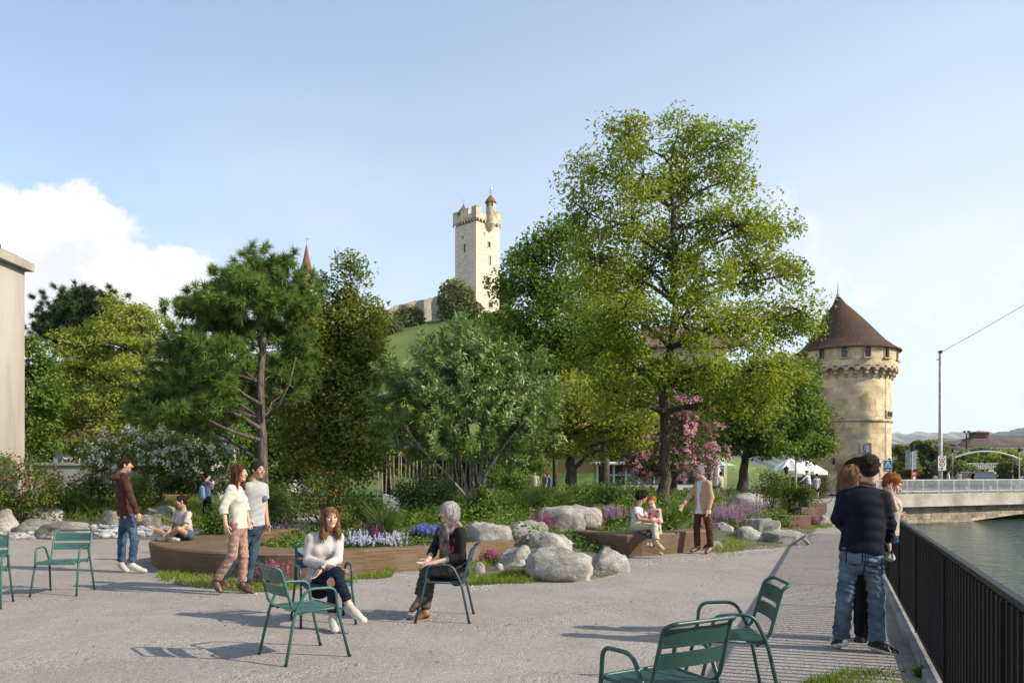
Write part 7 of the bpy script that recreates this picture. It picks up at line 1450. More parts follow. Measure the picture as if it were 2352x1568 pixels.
        d = fl+rg_.normal(size=(n, 3))*nz; d = nrm_(d-nn*(d*nn).sum(1, keepdims=True)); L = ({'short': .030, 'balding': .02, 'curly': .035, 'bob': .06, 'bun': .05}.get(style, .085)*q*rg_.uniform(.6, 1.3, n))[:, None]; w = nrm_(np.cross(d, nn))*.0022*q
        lift = rg_.uniform(.002, .009, (n, 1))*q*(.7 if style in ('short', 'curly') else .7); p0 = p-nn*.003; p1 = p+d*L*.5+nn*lift; p2 = p+d*L+nn*lift*rg_.uniform(.2, 1.2, (n, 1)); VV = np.stack([p0-w, p0+w, p1+w, p1-w, p2], 1).reshape(-1, 3); b = np.arange(n)[:, None]*5
        world_obj('hair_strands', VV, (b+np.array([[0, 1, 2, 3]])).tolist()+(b+np.array([[3, 2, 4]])).tolist(), HR[col], ho_)
    def hairdo(style, col, inf=.012):
        hp = []; Hc = hc+u_*.030*q-f*.014*q; R3 = [r, f, u_]
        wv = 0
        if style in ('short', 'balding'): hp = [ell(Hc+u_*.006*q-f*.003*q, A_((.072+inf*.7, .092+inf*.6, .082+inf))*q, R3, .01), ell(hc-u_*.02*q-f*.055*q, (.062*q, .045*q, .06*q), R3, .02), ell(hc+f*.10*q-u_*.045*q, (.085*q, .078*q, .098*q), R3, .012, sub=True), ell(hc-u_*.125*q, (.12*q, .12*q, .07*q), R3, .01, sub=True)]; wv = .0035
        elif style == 'bob': hp = [ell(Hc+u_*.004*q, A_((.090, .108, .098))*q, R3, .01), ell(hc-u_*.035*q-f*.035*q, (.088*q, .078*q, .075*q), R3, .03), ell(hc+f*.115*q-u_*.050*q, (.085*q, .085*q, .088*q), R3, .015, sub=True), ell(hc-u_*.15*q, (.14*q, .14*q, .06*q), R3, .01, sub=True)]; wv = .006
        elif style in ('long', 'wavy'):
            hp = [ell(Hc+u_*.004*q, A_((.084, .104, .094))*q, R3, .01), cap(hc-f*.045*q, hc-f*.075*q-u_*.19*q, .078*q, .066*q, .03, f, .65)]
            for sg in (-1, 1): hp += [cap(hc+r*sg*.070*q-f*.012*q+u_*.01*q, hc+r*sg*.088*q-f*.008*q-u_*.19*q, .026*q, .030*q, .03), cap(hc+r*sg*.070*q-f*.04*q, hc+r*sg*.080*q-f*.05*q-u_*.20*q, .030*q, .036*q, .03)]
            hp.append(ell(hc+f*.112*q-u_*.034*q, (.064*q, .085*q, .104*q), R3, .012, sub=True)); wv = .007 if style == 'wavy' else .004
        elif style == 'bun': hp = [ell(Hc+u_*.003*q, A_((.081, .100, .090))*q, R3, .01), ell(hc-u_*.02*q-f*.055*q, (.060*q, .045*q, .06*q), R3, .02), ell(hc+u_*.055*q-f*.115*q, .036*q, None, .012), ell(hc+f*.105*q-u_*.045*q, (.080*q, .080*q, .098*q), R3, .012, sub=True), ell(hc-u_*.125*q, (.12*q, .12*q, .07*q), R3, .01, sub=True)]; wv = .003
        elif style == 'curly':
            rg_ = np.random.default_rng(4); hp = [ell(Hc+u_*.012*q-f*.01*q, A_((.098, .118, .100))*q, R3, .01)]
            for _ in range(60):
                d = nrm_(rg_.normal(size=(1, 3)))[0]
                if d@f > .55 and d@u_ < .35: continue
                hp.append(ell(Hc+u_*.01*q+(r*d[0]*.095+f*d[1]*.112+u_*d[2]*.098)*q, rg_.uniform(.02, .034)*q, None, .008))
            hp += [ell(hc+f*.12*q-u_*.04*q, (.075*q, .078*q, .09*q), R3, .012, sub=True), ell(hc-u_*.16*q, (.16*q, .16*q, .07*q), R3, .01, sub=True)]
        ho_ = skin_obj('hair', hp, HR[col], o, .0065 if h < .01 else h, wr=wv, seed=sum(map(ord, label)) % 1000, fz=60 if style == 'short' else 12)
        if h < .012 and ho_ is not None: strands(ho_, style, col)
        return ho_
    hairdo(*hair)
    ctx = dict(j=j, o=o, hc=hc, f=f, u=u_, r=r, pel=pel, shm=shm, sp=sp, sh=sh, cf=cf, cw=cw, q=q, h=h, torso=torso, sleeve=sleeve, trouser=trouser, W=W, P=P)
    if legs: legs(ctx)
    if top: top(ctx)
    if shoes: shoe(*shoes)
    if extra: extra(ctx)
    return o
def garment(name, prims, m, c, wr=.004, seed=1, planes=(), deco=None, it=2, fz=45): return skin_obj(name, prims, m, c['o'], c['h'], planes, wr, seed, it, deco=deco, fz=fz)
def mk_top(name, m, inf=.016, hem=.06, frac=2.0, wr=.004, seed=1, loose=.004, more=None, deco=None, fracs=None, hemr=1.0):
    def fn(c):
        fl, fr_ = fracs or (frac, frac); pr = c['torso'](inf, hem, hemr=hemr)+c['sleeve']('l', inf*.75, fl, loose=loose)+c['sleeve']('r', inf*.75, fr_, loose=loose)
        if more: pr += more(c)
        garment(name, pr, m, c, wr, seed, deco=(lambda ce, mi: deco(c, ce, mi)) if deco else None)
    return fn
def mk_legs(name, m, inf=.012, frac=1.94, flare=.0, wr=.004, seed=2, deco=None, waist=.10):
    return lambda c: garment(name, c['trouser'](inf, frac, flare, waist=waist), m, c, wr, seed, deco=(lambda ce, mi: deco(c, ce, mi)) if deco else None, fz=26)
def both(*fs):
    def fn(c):
        for f_ in fs: f_(c)
    return fn
# ------------------------------------------------------------ the people of the picture
Z1 = (0, 1700, .4464); Z2 = (820, 1800, .648); Z3 = (1000, 1950, .8143); Z4 = (1580, 1950, .6362); Z5 = (2450, 1820, .4577); Z7 = (3200, 1750, .6057); ZA = (400, 1780, .5577); Z6 = (2500, 1750, .3507)
M_wsole = flat('white_sole', (.66, .64, .60)); M_bsole = flat('dark_sole', (.03, .025, .02)); M_canvas_shoe = cloth('white_canvas', (.47, .43, .37)); M_blea = mat('brown_leather', (.075, .032, .02), .45, .25, 9, .15, 60, spec=.5); M_dlea = mat('dark_brown_suede', (.045, .025, .018), .8, .25, 9); M_tanlea = mat('tan_leather', (.20, .095, .045), .45, .25, 9, .15, 60, spec=.5); M_suede = cloth('sand_suede', (.42, .32, .20)); M_blackshoe = mat('black_brown_suede', (.03, .022, .018), .8, .2, 12)
D_blue = denim('blue_denim', (.06, .095, .135), (.026, .045, .07)); D_dark = denim('dark_denim', (.012, .017, .032), (.007, .009, .016)); D_wash = denim('washed_denim', (.125, .16, .20), (.045, .068, .10))
def cuff(S, m, r=.052, dz=.03, hh=.022, name='cuff'):
    def fn(c): a, k = c['j']['a'+S], c['j']['k'+S]; d = un(k-a); garment(name, [cap(a+d*dz, a+d*(dz+hh*2), r, r, .005, cut=True, cuta=True)], m, c, 0)
    return fn
# man in the brown hooded jacket
def hood(c):
    n = c['j']['neck']; garment('hood', [ell(n-c['cf']*.10-A_((0, 0, .035)), (.10, .085, .06), [c['sh'], c['cf'], A_((0, 0, 1))], .03), ell(n-c['cf']*.16-A_((0, 0, .05)), (.075, .05, .035), [c['sh'], c['cf'], A_((0, 0, 1))], .03), cap(n+c['sh']*.09+A_((0, 0, -.01)), n-c['sh']*.09+A_((0, 0, -.01)), .045, .045, .03), cap(n+c['sh']*.085-c['cf']*.02, n+c['cf']*.09-A_((0, 0, .07)), .035, .022, .03), cap(n-c['sh']*.085-c['cf']*.02, n+c['cf']*.09-A_((0, 0, .07)), .035, .022, .03), ell(c['hc']-c['u']*.03, (.066, .075, .10), [c['r'], c['f'], c['u']], .01, sub=True)], M_hood, c, .003, 4)
M_hood = cloth('brown_fleece', (.078, .036, .024), (.045, .02, .013))
person('man in brown hooded jacket and blue jeans standing by the curved bench', ZA, 12.75,
       dict(head=(170, 106, 0), neck=(155, 172, 0), sr=(178, 218, -.17), sl=(132, 214, .16), er=(212, 335, -.24), wr=(258, 447, -.22), fr=(274, 515, -.22), el=(130, 330, .22), wl=(190, 425, .22), fl=(220, 470, .2), hr=(205, 478, -.08), hl=(163, 478, .09), kr=(236, 640, -.12), kl=(150, 645, .10), ar=(218, 806, -.12), al=(144, 802, .10), tr=(325, 856, -.14), tl=(192, 856, .02)),
       (.9, .42, .02), 'tan', ('short', 'dark'), 1.03, top=both(mk_top('jacket', M_hood, .020, .02, 2.0, .006, 11, .006), hood, lambda c: garment('shirt_hem', [cap(c['pel']+c['sp']*.04, c['pel']-c['sp']*.015, c['cw']*1.04+.017, c['cw']*1.05+.018, .01, c['cf'], .76, cut=True, cuta=True)], M_canvas_shoe, c, 0)), legs=both(mk_legs('jeans', D_blue, .013, 1.90, .006, .005, 12), cuff('l', denim('cuff_denim', (.30, .36, .42), (.2, .26, .32)), .05, .035, .014), cuff('r', D_wash, .05, .035, .014)), shoes=([M_canvas_shoe, M_wsole],))
# woman sitting cross legged on the bench
def straps(c):
    for sg in ('l', 'r'): n, s_ = c['j']['neck'], c['j']['s'+sg]; garment('strap', [cap(s_*.55+n*.45+c['cf']*.0+A_((0, 0, .02)), c['shm']-c['sp']*.10+c['cf']*.09, .010, .010, .004)], M_lace, c, 0)
M_lace = cloth('white_lace', (.48, .44, .41), (.30, .25, .21), bump=.5)
person('woman with hair bun sitting cross legged on the curved bench', Z1, 14.25,
       dict(head=(1603, 632, -.05), neck=(1625, 706, .0), sr=(1560, 738, .10), sl=(1676, 742, -.10), er=(1532, 842, .0), wr=(1478, 930, -.22), fr=(1450, 972, -.26), el=(1640, 850, -.2), wl=(1525, 935, -.36), fl=(1478, 968, -.42), hr=(1640, 925, .10), hl=(1672, 930, -.10), kr=(1385, 892, .02), kl=(1585, 878, -.46), ar=(1520, 952, -.36), al=(1462, 948, -.30), tr=(1590, 968, -.42), tl=(1400, 965, -.22)),
       (-.82, -.55, -.12), 'tan', ('bun', 'dark'), .97, True, top=both(mk_top('lace_top', M_lace, .012, .02, .8, .003, 21, .012, hemr=.95), straps), legs=mk_legs('denim_shorts', D_blue, .014, .42, .0, .003, 22), shoes=([M_canvas_shoe, M_wsole],), floor=.40)
# walking couple
M_blouse = cloth('cream_linen', (.53, .50, .41), (.45, .42, .34)); M_hound = check_cloth('houndstooth', (.42, .26, .20), (.17, .085, .065), 78)
def collar(m, r=.066, dz=.0):
    def fn(c): n = c['j']['neck']; garment('collar', [cap(n-c['sh']*.062+c['sp']*.012, n+c['sh']*.062+c['sp']*.012, .030, .030, .02), cap(n-c['sh']*.055+c['sp']*.005, c['shm']+c['cf']*.085-c['sp']*.05-c['sh']*.03, .022, .014, .02), cap(n+c['sh']*.055+c['sp']*.005, c['shm']+c['cf']*.085-c['sp']*.05+c['sh']*.03, .022, .014, .02), ell(n+c['u']*.06, (.056, .062, .09), [c['r'], c['f'], c['u']], .006, sub=True)], m, c, 0)
    return fn
person('woman in cream blouse and patterned trousers walking beside the man in grey shirt', Z2, 10.42,
       dict(head=(198, 108, 0), neck=(176, 172, 0), sr=(142, 208, -.15), sl=(192, 203, .15), er=(98, 325, -.2), wr=(113, 425, -.22), fr=(126, 500, -.2), el=(228, 310, .22), wl=(248, 390, .24), fl=(258, 440, .24), hr=(172, 425, -.08), hl=(206, 425, .08), kr=(152, 610, -.08), kl=(222, 612, .05), ar=(52, 768, -.05), al=(213, 784, .06), tr=(92, 838, -.08), tl=(290, 838, .03)),
       (.96, -.2, .04), 'fair', ('wavy', 'auburn'), .98, True, top=both(mk_top('blouse', M_blouse, .022, .05, 1.35, .006, 31, .014), collar(M_blouse)), legs=mk_legs('trousers', M_hound, .012, 1.9, .004, .004, 32), shoes=([M_blea, M_bsole],))
M_tee = cloth('pale_grey_jersey', (.37, .36, .36), (.31, .30, .30))
def pocket(c):
    p = c['shm']-c['sp']*.15+c['cf']*.105-c['sh']*.07; garment('pocket', [ell(p, (.042, .045, .03), [c['sh'], c['sp'], c['cf']], .005)], cloth('slate_pocket', (.12, .13, .17)), c, 0)
person('man in pale grey t-shirt and jeans with his arm round the woman', Z2, 10.78,
       dict(head=(308, 90, 0), neck=(283, 158, 0), sr=(246, 192, -.10), sl=(346, 196, .10), er=(132, 285, -.08), wr=(104, 328, -.40), fr=(172, 338, -.58), el=(352, 308, .12), wl=(367, 418, .05), fl=(372, 485, .0), hr=(264, 405, -.04), hl=(306, 405, .09), kr=(205, 588, .08), kl=(280, 588, .08), ar=(96, 748, .12), al=(248, 762, .10), tr=(152, 820, .08), tl=(325, 808, .02)),
       (.86, -.5, .02), 'tan', ('short', 'dark'), 1.02, top=both(mk_top('t_shirt', M_tee, .018, .05, .62, .005, 41, .012), pocket), legs=mk_legs('jeans', D_blue, .014, 1.97, .006, .005, 42), shoes=([M_blea, M_bsole],))
# woman walking away with a rucksack
def ruck(c):
    p = c['shm']-c['sp']*.30-c['cf']*.17; garment('rucksack', [cap(p+c['sp']*.12, p-c['sp']*.12, .10, .12, .03, c['cf'], .6)], cloth('light_blue_bag', (.22, .34, .52)), c, .003)
    for sg in (-1, 1): garment('bag_strap', [cap(p+c['sp']*.12, c['shm']+c['sh']*sg*.10+c['sp']*.04, .014, .014, .01), cap(c['shm']+c['sh']*sg*.10+c['sp']*.04, c['shm']+c['sh']*sg*.10+c['cf']*.12-c['sp']*.15, .014, .014, .01)], M_black, c, 0)
person('woman with a small blue rucksack walking away on the back path', Z1, 24.2,
       dict(head=(1838, 410, 0), neck=(1828, 446, 0), sr=(1858, 466, -.08), sl=(1802, 466, .08), er=(1878, 515, .0), wr=(1886, 478, .15), fr=(1894, 456, .2), el=(1795, 525, .1), wl=(1808, 570, .2), fl=(1815, 590, .22), hr=(1850, 600, -.05), hl=(1818, 600, .05), kr=(1858, 706, -.05), kl=(1812, 706, .05), ar=(1842, 805, -.2), al=(1804, 808, .05), tr=(1850, 842, -.08), tl=(1820, 842, .2)),
       (.6, .8, 0), 'fair', ('bun', 'dark'), .95, True, .011, top=both(mk_top('t_shirt', cloth('slate_jersey', (.14, .15, .22)), .016, .06, 1.9, .003, 51), ruck), legs=mk_legs('trousers', cloth('navy_trousers', (.018, .022, .035)), .012, 1.97, .0, .003, 52), shoes=([M_black, M_wsole],), eyes=False)
# seated woman in the pale sweater
M_knit = cloth('pale_knit', (.50, .45, .42), (.42, .375, .345), bump=.4)
def watch(c): w, e = c['j']['wl'], c['j']['el']; d = un(w-e); garment('watch', [cap(w-d*.02, w+d*.012, .032, .032, .003, cut=True, cuta=True), ell(w-d*.004+A_((0, -.03, .012)), .014, None, .003)], M_black, c, 0)
def ripped(c, ce, mi): k = c['j']['kl']; d = np.linalg.norm(ce-(k+A_((0, -.05, .02))), axis=1); return np.where(d < .048, 1, mi)
person('smiling woman in pale sweater and dark jeans sitting with crossed legs', Z3, 8.42,
       dict(head=(378, 120, -.06), neck=(353, 192, .0), sr=(282, 216, -.04), sl=(418, 212, .05), er=(270, 330, -.10), wr=(402, 362, -.38), fr=(468, 400, -.46), el=(412, 322, -.12), wl=(330, 368, -.34), fl=(285, 432, -.40), hr=(302, 440, .0), hl=(345, 440, .02), kr=(405, 385, -.46), kl=(386, 436, -.44), ar=(468, 542, -.50), al=(388, 600, -.44), tr=(548, 622, -.68), tl=(402, 668, -.66)),
       (.42, -.9, .10), 'fair', ('long', 'blond'), .97, True, .0075, top=mk_top('sweater', M_knit, .022, .05, 1.72, .006, 61, .008), legs=mk_legs('jeans', [D_dark, SK['fair']], .010, 1.86, .002, .004, 62, ripped), shoes=([M_canvas_shoe, M_wsole],), extra=watch, chestf=(.25, -.96, .1))
# grey haired woman with the scarf
M_scarf = mat('patterned_scarf', (.20, .155, .125), .95, .3, 16, .4, 120, c2=(.055, .045, .045), spec=.1, fine=.3); M_scarfr = cloth('red_scarf_edge', (.42, .035, .04))
def scarf(c):
    n = c['j']['neck']; sh, cf, sp = c['sh'], c['cf'], c['sp']; pr = []
    for k in range(14):
        a0, a1 = 2*math.pi*k/14, 2*math.pi*(k+1)/14; e = lambda a: n+sh*.082*math.cos(a)+cf*(.075*math.sin(a)+.015)+sp*(.0-.03*math.sin(a)); pr.append(cap(e(a0), e(a1), .034, .034, .02)); e2 = lambda a: n+sh*.105*math.cos(a)+cf*(.095*math.sin(a)+.02)-sp*(.045+.05*math.sin(a)); pr.append(cap(e2(a0), e2(a1), .030, .030, .02))
    pr += [cap(n+cf*.11-sp*.06, c['shm']+cf*.15-sp*.30, .075, .055, .04, cf, .35), cap(c['shm']+cf*.12-sp*.05-sh*.09, c['shm']+cf*.14-sp*.40-sh*.10, .05, .055, .03, cf, .35), cap(n+cf*.02-sh*.11-sp*.03, c['shm']+cf*.10-sp*.22-sh*.14, .018, .022, .01, t=1)]
    garment('scarf', pr, [M_scarf, M_scarfr], c, .006, 72)
M_blk = cloth('black_cardigan', (.020, .019, .019), (.012, .011, .011)); M_slate = cloth('slate_trousers', (.085, .075, .07), (.05, .044, .042), bump=.4)
person('grey haired woman with patterned scarf and black cardigan sitting on a chair', Z4, 8.62,
       dict(head=(306, 120, 0), neck=(322, 200, .0), sl=(384, 244, -.15), sr=(258, 240, .15), el=(384, 392, -.20), wl=(205, 434, -.24), fl=(128, 442, -.24), er=(205, 365, .08), wr=(180, 408, -.14), fr=(128, 448, -.20), hl=(368, 484, -.08), hr=(350, 484, .10), kl=(168, 474, -.12), kr=(195, 500, .06), al=(128, 648, -.10), ar=(148, 735, .0), tl=(62, 735, -.14), tr=(42, 812, -.04)),
       (-.97, -.24, -.02), 'pale', ('bob', 'grey'), .98, True, .0075, top=both(mk_top('cardigan', M_blk, .022, .06, 1.42, .005, 71, .008), scarf), legs=mk_legs('trousers', M_slate, .018, 1.9, .014, .006, 73), shoes=([M_tanlea, M_bsole], .07), chestf=(-.85, -.5, .1), palms=((0, .3, -1), (0, -.3, 1)), curl=.9)
# mother and girl on the middle bench
M_wtee = cloth('white_tee', (.50, .49, .50), (.42, .41, .43)); M_khaki = cloth('sand_cotton', (.44, .38, .27), (.36, .31, .21))
person('curly haired mother in white t-shirt sitting on the middle bench', Z5, 15.38,
       dict(head=(196, 318, 0), neck=(168, 382, .0), sr=(138, 428, -.13), sl=(186, 424, .14), er=(166, 506, -.2), wr=(282, 519, -.24), fr=(326, 518, -.24), el=(215, 490, .14), wl=(290, 508, -.05), fl=(325, 512, -.1), hr=(128, 578, -.08), hl=(152, 578, .10), kr=(302, 566, -.36), kl=(288, 588, -.30), ar=(318, 702, -.56), al=(284, 762, -.50), tr=(388, 768, -.64), tl=(378, 810, -.62)),
       (.88, .3, -.04), 'tan', ('curly', 'black'), .97, True, .009, top=mk_top('t_shirt', M_wtee, .018, .08, .5, .004, 81, .014), legs=mk_legs('trousers', M_khaki, .018, 1.92, .012, .006, 82), shoes=([M_suede, M_suede], .08), eyes=False)
M_pinkk = cloth('pink_knit', (.46, .33, .295), (.38, .26, .23)); M_heart = cloth('red_heart', (.42, .02, .025))
def hearts(c, ce, mi):
    for (x, y) in ((242, 430), (268, 460), (250, 488), (330, 440), (312, 480)):
        p = c['W']((x, y, -.1)); d = np.hypot(ce[:, 0]-p[0], ce[:, 2]-p[2]); mi = np.where((d < .026) & (((ce-c['shm'])@A_((0, -1, 0))) > 0), 1, mi)
    return mi
person('red haired girl in pink sweater with hearts beside the mother', Z5, 15.42,
       dict(head=(280, 352, 0), neck=(292, 405, 0), sr=(240, 436, .08), sl=(338, 438, -.06), er=(222, 500, -.02), wr=(232, 478, -.18), fr=(222, 455, -.2), el=(352, 525, -.12), wl=(318, 514, -.26), fl=(285, 505, -.3), hr=(282, 590, .06), hl=(325, 592, -.02), kr=(262, 612, -.36), kl=(290, 618, -.40), ar=(250, 690, -.52), al=(278, 692, -.54), tr=(240, 738, -.62), tl=(266, 742, -.64)),
       (-.6, -.8, -.04), 'pale', ('bun', 'ginger'), .86, True, .008, top=mk_top('sweater', [M_pinkk, M_heart], .024, .12, 1.7, .004, 91, .01, deco=hearts, hemr=1.1), legs=mk_legs('leggings', cloth('dark_leggings', (.05, .05, .06)), .006, 1.9), shoes=([M_suede, M_suede], .07), child=True, floor=.1)
# man in the blazer
M_blazer = cloth('tan_blazer', (.40, .275, .175), (.33, .22, .135)); M_shirt = cloth('white_shirt', (.55, .55, .58), (.48, .48, .52)); M_brown = cloth('brown_chinos', (.085, .038, .02), (.055, .022, .012))
def blazer(c):
    shm, sp, cf, sh = c['shm'], c['sp'], c['cf'], c['sh']; mid = shm+cf*.118-sh*.035
    def deco(ce, mi):
        q = ce-shm; v = -(q@sp); x = (q@sh)+.0; fr = (q@cf) > .02; w = np.interp(v, [-.1, .0, .30, .42, .60], [.06, .06, .022, .03, .085]); return np.where(fr & (np.abs(x) < w) & (v < .50), 1, np.where(fr & (np.abs(x) < w) & (v >= .5), 1, mi))
    garment('blazer', c['torso'](.028, .14, hemr=1.08)+c['sleeve']('l', .018, 1.9, loose=.004)+c['sleeve']('r', .018, 1.9, loose=.004), [M_blazer, M_shirt], c, .004, 101, deco=deco)
    for S in 'lr': e, w = c['j']['e'+S], c['j']['w'+S]; d = un(w-e); garment('shirt_cuff', [cap(w-d*.05, w-d*.005, .036, .035, .004, cut=True, cuta=True)], M_shirt, c, 0)
person('older man in tan blazer, white shirt and brown trousers bending to the girl', Z5, 15.72,
       dict(head=(688, 108, -.02), neck=(716, 164, .0), sl=(768, 200, -.12), sr=(678, 204, .12), el=(793, 322, -.16), wl=(766, 428, -.2), fl=(755, 488, -.22), er=(608, 306, .06), wr=(547, 384, -.06), fr=(520, 448, -.1), hl=(735, 395, -.06), hr=(688, 395, .08), kl=(774, 590, -.05), kr=(668, 585, .05), al=(786, 742, .0), ar=(674, 738, .08), tl=(742, 800, -.12), tr=(612, 786, -.02)),
       (-.92, -.28, -.26), 'tan', ('short', 'pepper'), 1.04, h=.009, top=both(blazer, collar(M_shirt)), legs=mk_legs('trousers', M_brown, .014, 1.98, .008, .005, 103), shoes=([M_tanlea, M_bsole],), chestf=(-.72, -.68, 0), eyes=True)
# foreground man at the railing
M_navy = cloth('navy_jersey', (.010, .012, .022), (.006, .007, .013), rough=.8); M_neckband = cloth('grey_neckband', (.10, .085, .075))
def seat_pockets(c, ce, mi):
    q = ce-c['pel']; x = q@c['sh']; z = q@c['sp']; back = (q@c['cf']) < -.02
    for sg in (-1, 1):
        u1 = np.abs(x-sg*.085); v1 = z+.055; ins = (u1 < .066) & (v1 < .07) & (v1 > -.075+.4*np.maximum(0, u1-.0)*.5); edge = ins & ((u1 > .056) | (v1 > .058) | (v1 < -.060))
        mi = np.where(back & ins, 1, mi); mi = np.where(back & edge, 2, mi)
    mi = np.where(back & (np.abs(x) < .006) & (z < .06), 2, mi); mi = np.where((z > .062) & (z < .070), 2, mi); return np.where(back & (np.abs(x+.13) < .03) & (np.abs(z-.085) < .02), 3, mi)
def stripes(c):
    for S in 'lr':
        a, t_ = c['j']['a'+S], c['j']['t'+S]; d = un((t_-a)*A_((1, 1, 0))); sd = un(np.cross(d, A_((0, 0, 1)))); sd = sd if sd[1] < 0 else -sd
        for k in range(3): p = a-A_((0, 0, .05))+d*(.052+.026*k); garment('shoe_stripe', [cap(p+sd*.038+A_((0, 0, .018))-d*.01, p+sd*.044-A_((0, 0, .026))+d*.012, .0065, .0065, .002)], M_wsole, dict(c, h=.005), 0)
        p = a-d*.068-A_((0, 0, .03)); garment('heel_tab', [ell(p, (.030, .020, .035), [sd, d, A_((0, 0, 1))], .003)], M_wsole, dict(c, h=.006), 0)
person('man in navy sweater and washed jeans seen from behind at the railing', Z7, 6.98,
       dict(head=(395, 175, 0), neck=(382, 268, 0), sr=(486, 352, -.03), sl=(228, 352, .03), er=(522, 535, .0), wr=(514, 640, .06), fr=(530, 700, .08), el=(186, 495, .05), wl=(235, 560, .27), fl=(270, 590, .33), hr=(412, 705, .0), hl=(272, 705, .02), kr=(438, 985, .0), kl=(236, 985, .05), ar=(446, 1292, .0), al=(208, 1268, .14), tr=(585, 1376, -.10), tl=(158, 1318, .26)),
       (.5, .85, -.12), 'fair', ('short', 'dark'), 1.06, h=.0075, top=both(mk_top('sweater', M_navy, .024, .015, 1.98, .007, 111, .004), lambda c: garment('neckband', [cap(c['j']['neck']-c['sp']*.012, c['j']['neck']+c['sp']*.018, .075, .066, .01, cut=True, cuta=True)], M_neckband, c, 0)), legs=mk_legs('jeans', [D_wash, denim('pocket_denim', (.16, .20, .24), (.07, .10, .14)), D_dark, M_tanlea], .018, 1.99, .014, .008, 112, seat_pockets, waist=.11), shoes=([M_blackshoe, M_wsole], .03), extra=stripes, fat=1.03, eyes=False)
M_blkp = cloth('black_trousers', (.008, .008, .009))
person('woman with wavy blond hair half hidden behind the man at the railing', Z7, 7.42,
       dict(head=(272, 228, 0), neck=(290, 325, 0), sr=(390, 380, -.02), sl=(255, 380, .1), er=(470, 520, .05), wr=(525, 492, -.05), fr=(565, 488, -.08), el=(240, 520, .2), wl=(320, 560, .35), fl=(370, 540, .4), hr=(370, 700, .0), hl=(300, 700, .05), kr=(362, 990, .02), kl=(330, 990, .1), ar=(352, 1265, .0), al=(335, 1255, .12), tr=(395, 1310, .05), tl=(315, 1300, .0)),
       (.62, .78, 0), 'fair', ('wavy', 'blond'), .98, True, top=mk_top('jacket', M_blkp, .016, .05, 1.95, .004, 121), legs=mk_legs('trousers', M_blkp, .012, 1.98, .006, .004, 122), shoes=([M_blackshoe, M_bsole],), eyes=False)
person('red haired toddler looking over the railing, hand at the mouth', Z7, 7.36,
       dict(head=(542, 272, -.05), neck=(520, 350, 0), sr=(490, 388, .10), sl=(560, 398, -.06), el=(560, 428, -.12), wl=(540, 360, -.17), fl=(525, 322, -.17), er=(480, 450, .15), wr=(520, 470, .2), fr=(550, 470, .2), hr=(478, 560, .05), hl=(520, 565, -.02), kr=(520, 620, .2), kl=(545, 640, .02), ar=(500, 700, .2), al=(520, 720, .05), tr=(530, 740, .25), tl=(548, 755, .1)),
       (.78, -.4, -.42), 'pale', ('short', 'ginger'), .84, h=.0075, top=mk_top('t_shirt', cloth('beige_tee', (.42, .36, .30)), .012, .06, .7, .003, 131, .008), legs=mk_legs('trousers', D_blue, .008, 1.9), shoes=([M_canvas_shoe, M_wsole],), child=True, floor=.55)
# cyclists by the tower
person('cyclist in white shirt and helmet on a bicycle beside the hedge', Z6, 46.0,
       dict(head=(1972, 335, 0), neck=(1985, 365, 0), sr=(2000, 378, .1), sl=(1960, 378, -.08), er=(1990, 430, .1), wr=(1955, 442, .1), fr=(1940, 448, .1), el=(1925, 415, -.1), wl=(1905, 435, -.12), fl=(1892, 440, -.12), hr=(2000, 460, .06), hl=(1985, 460, -.06), kr=(1985, 530, .06), kl=(1960, 525, -.06), ar=(1990, 600, .06), al=(1975, 590, -.06), tr=(1965, 615, .06), tl=(1950, 605, -.06)),
       (-.9, -.4, 0), 'fair', ('short', 'dark'), 1.0, h=.016, top=mk_top('shirt', M_shirt, .018, .04, 1.5, .003, 141), legs=mk_legs('trousers', cloth('navy_cotton', (.03, .035, .05)), .012, 1.95), shoes=([M_black, M_bsole],), eyes=False, extra=lambda c: garment('helmet', [ell(c['hc']+c['u']*.055, (.095, .125, .075), [c['r'], c['f'], c['u']], .01)], M_black, c, 0), floor=.0)
person('woman in grey top and dark shorts standing with a red bicycle', Z6, 45.2,
       dict(head=(2082, 368, 0), neck=(2082, 395, 0), sr=(2110, 412, 0), sl=(2052, 412, .02), er=(2118, 460, -.02), wr=(2100, 500, .15), fr=(2090, 515, .2), el=(2035, 460, .05), wl=(2030, 480, .25), fl=(2020, 490, .3), hr=(2095, 520, 0), hl=(2068, 520, .02), kr=(2095, 590, .0), kl=(2078, 590, .05), ar=(2100, 655, -.05), al=(2090, 655, .08), tr=(2108, 672, .1), tl=(2085, 672, .22)),
       (-.3, .95, 0), 'fair', ('bun', 'dark'), .96, True, .016, top=mk_top('top', cloth('grey_top', (.46, .46, .48)), .018, .06, .5, .003, 151, .01), legs=mk_legs('shorts', M_blkp, .018, .5), shoes=([M_canvas_shoe, M_wsole],), eyes=False)
M_bike = flat('red_bicycle_paint', (.30, .015, .02), .3)
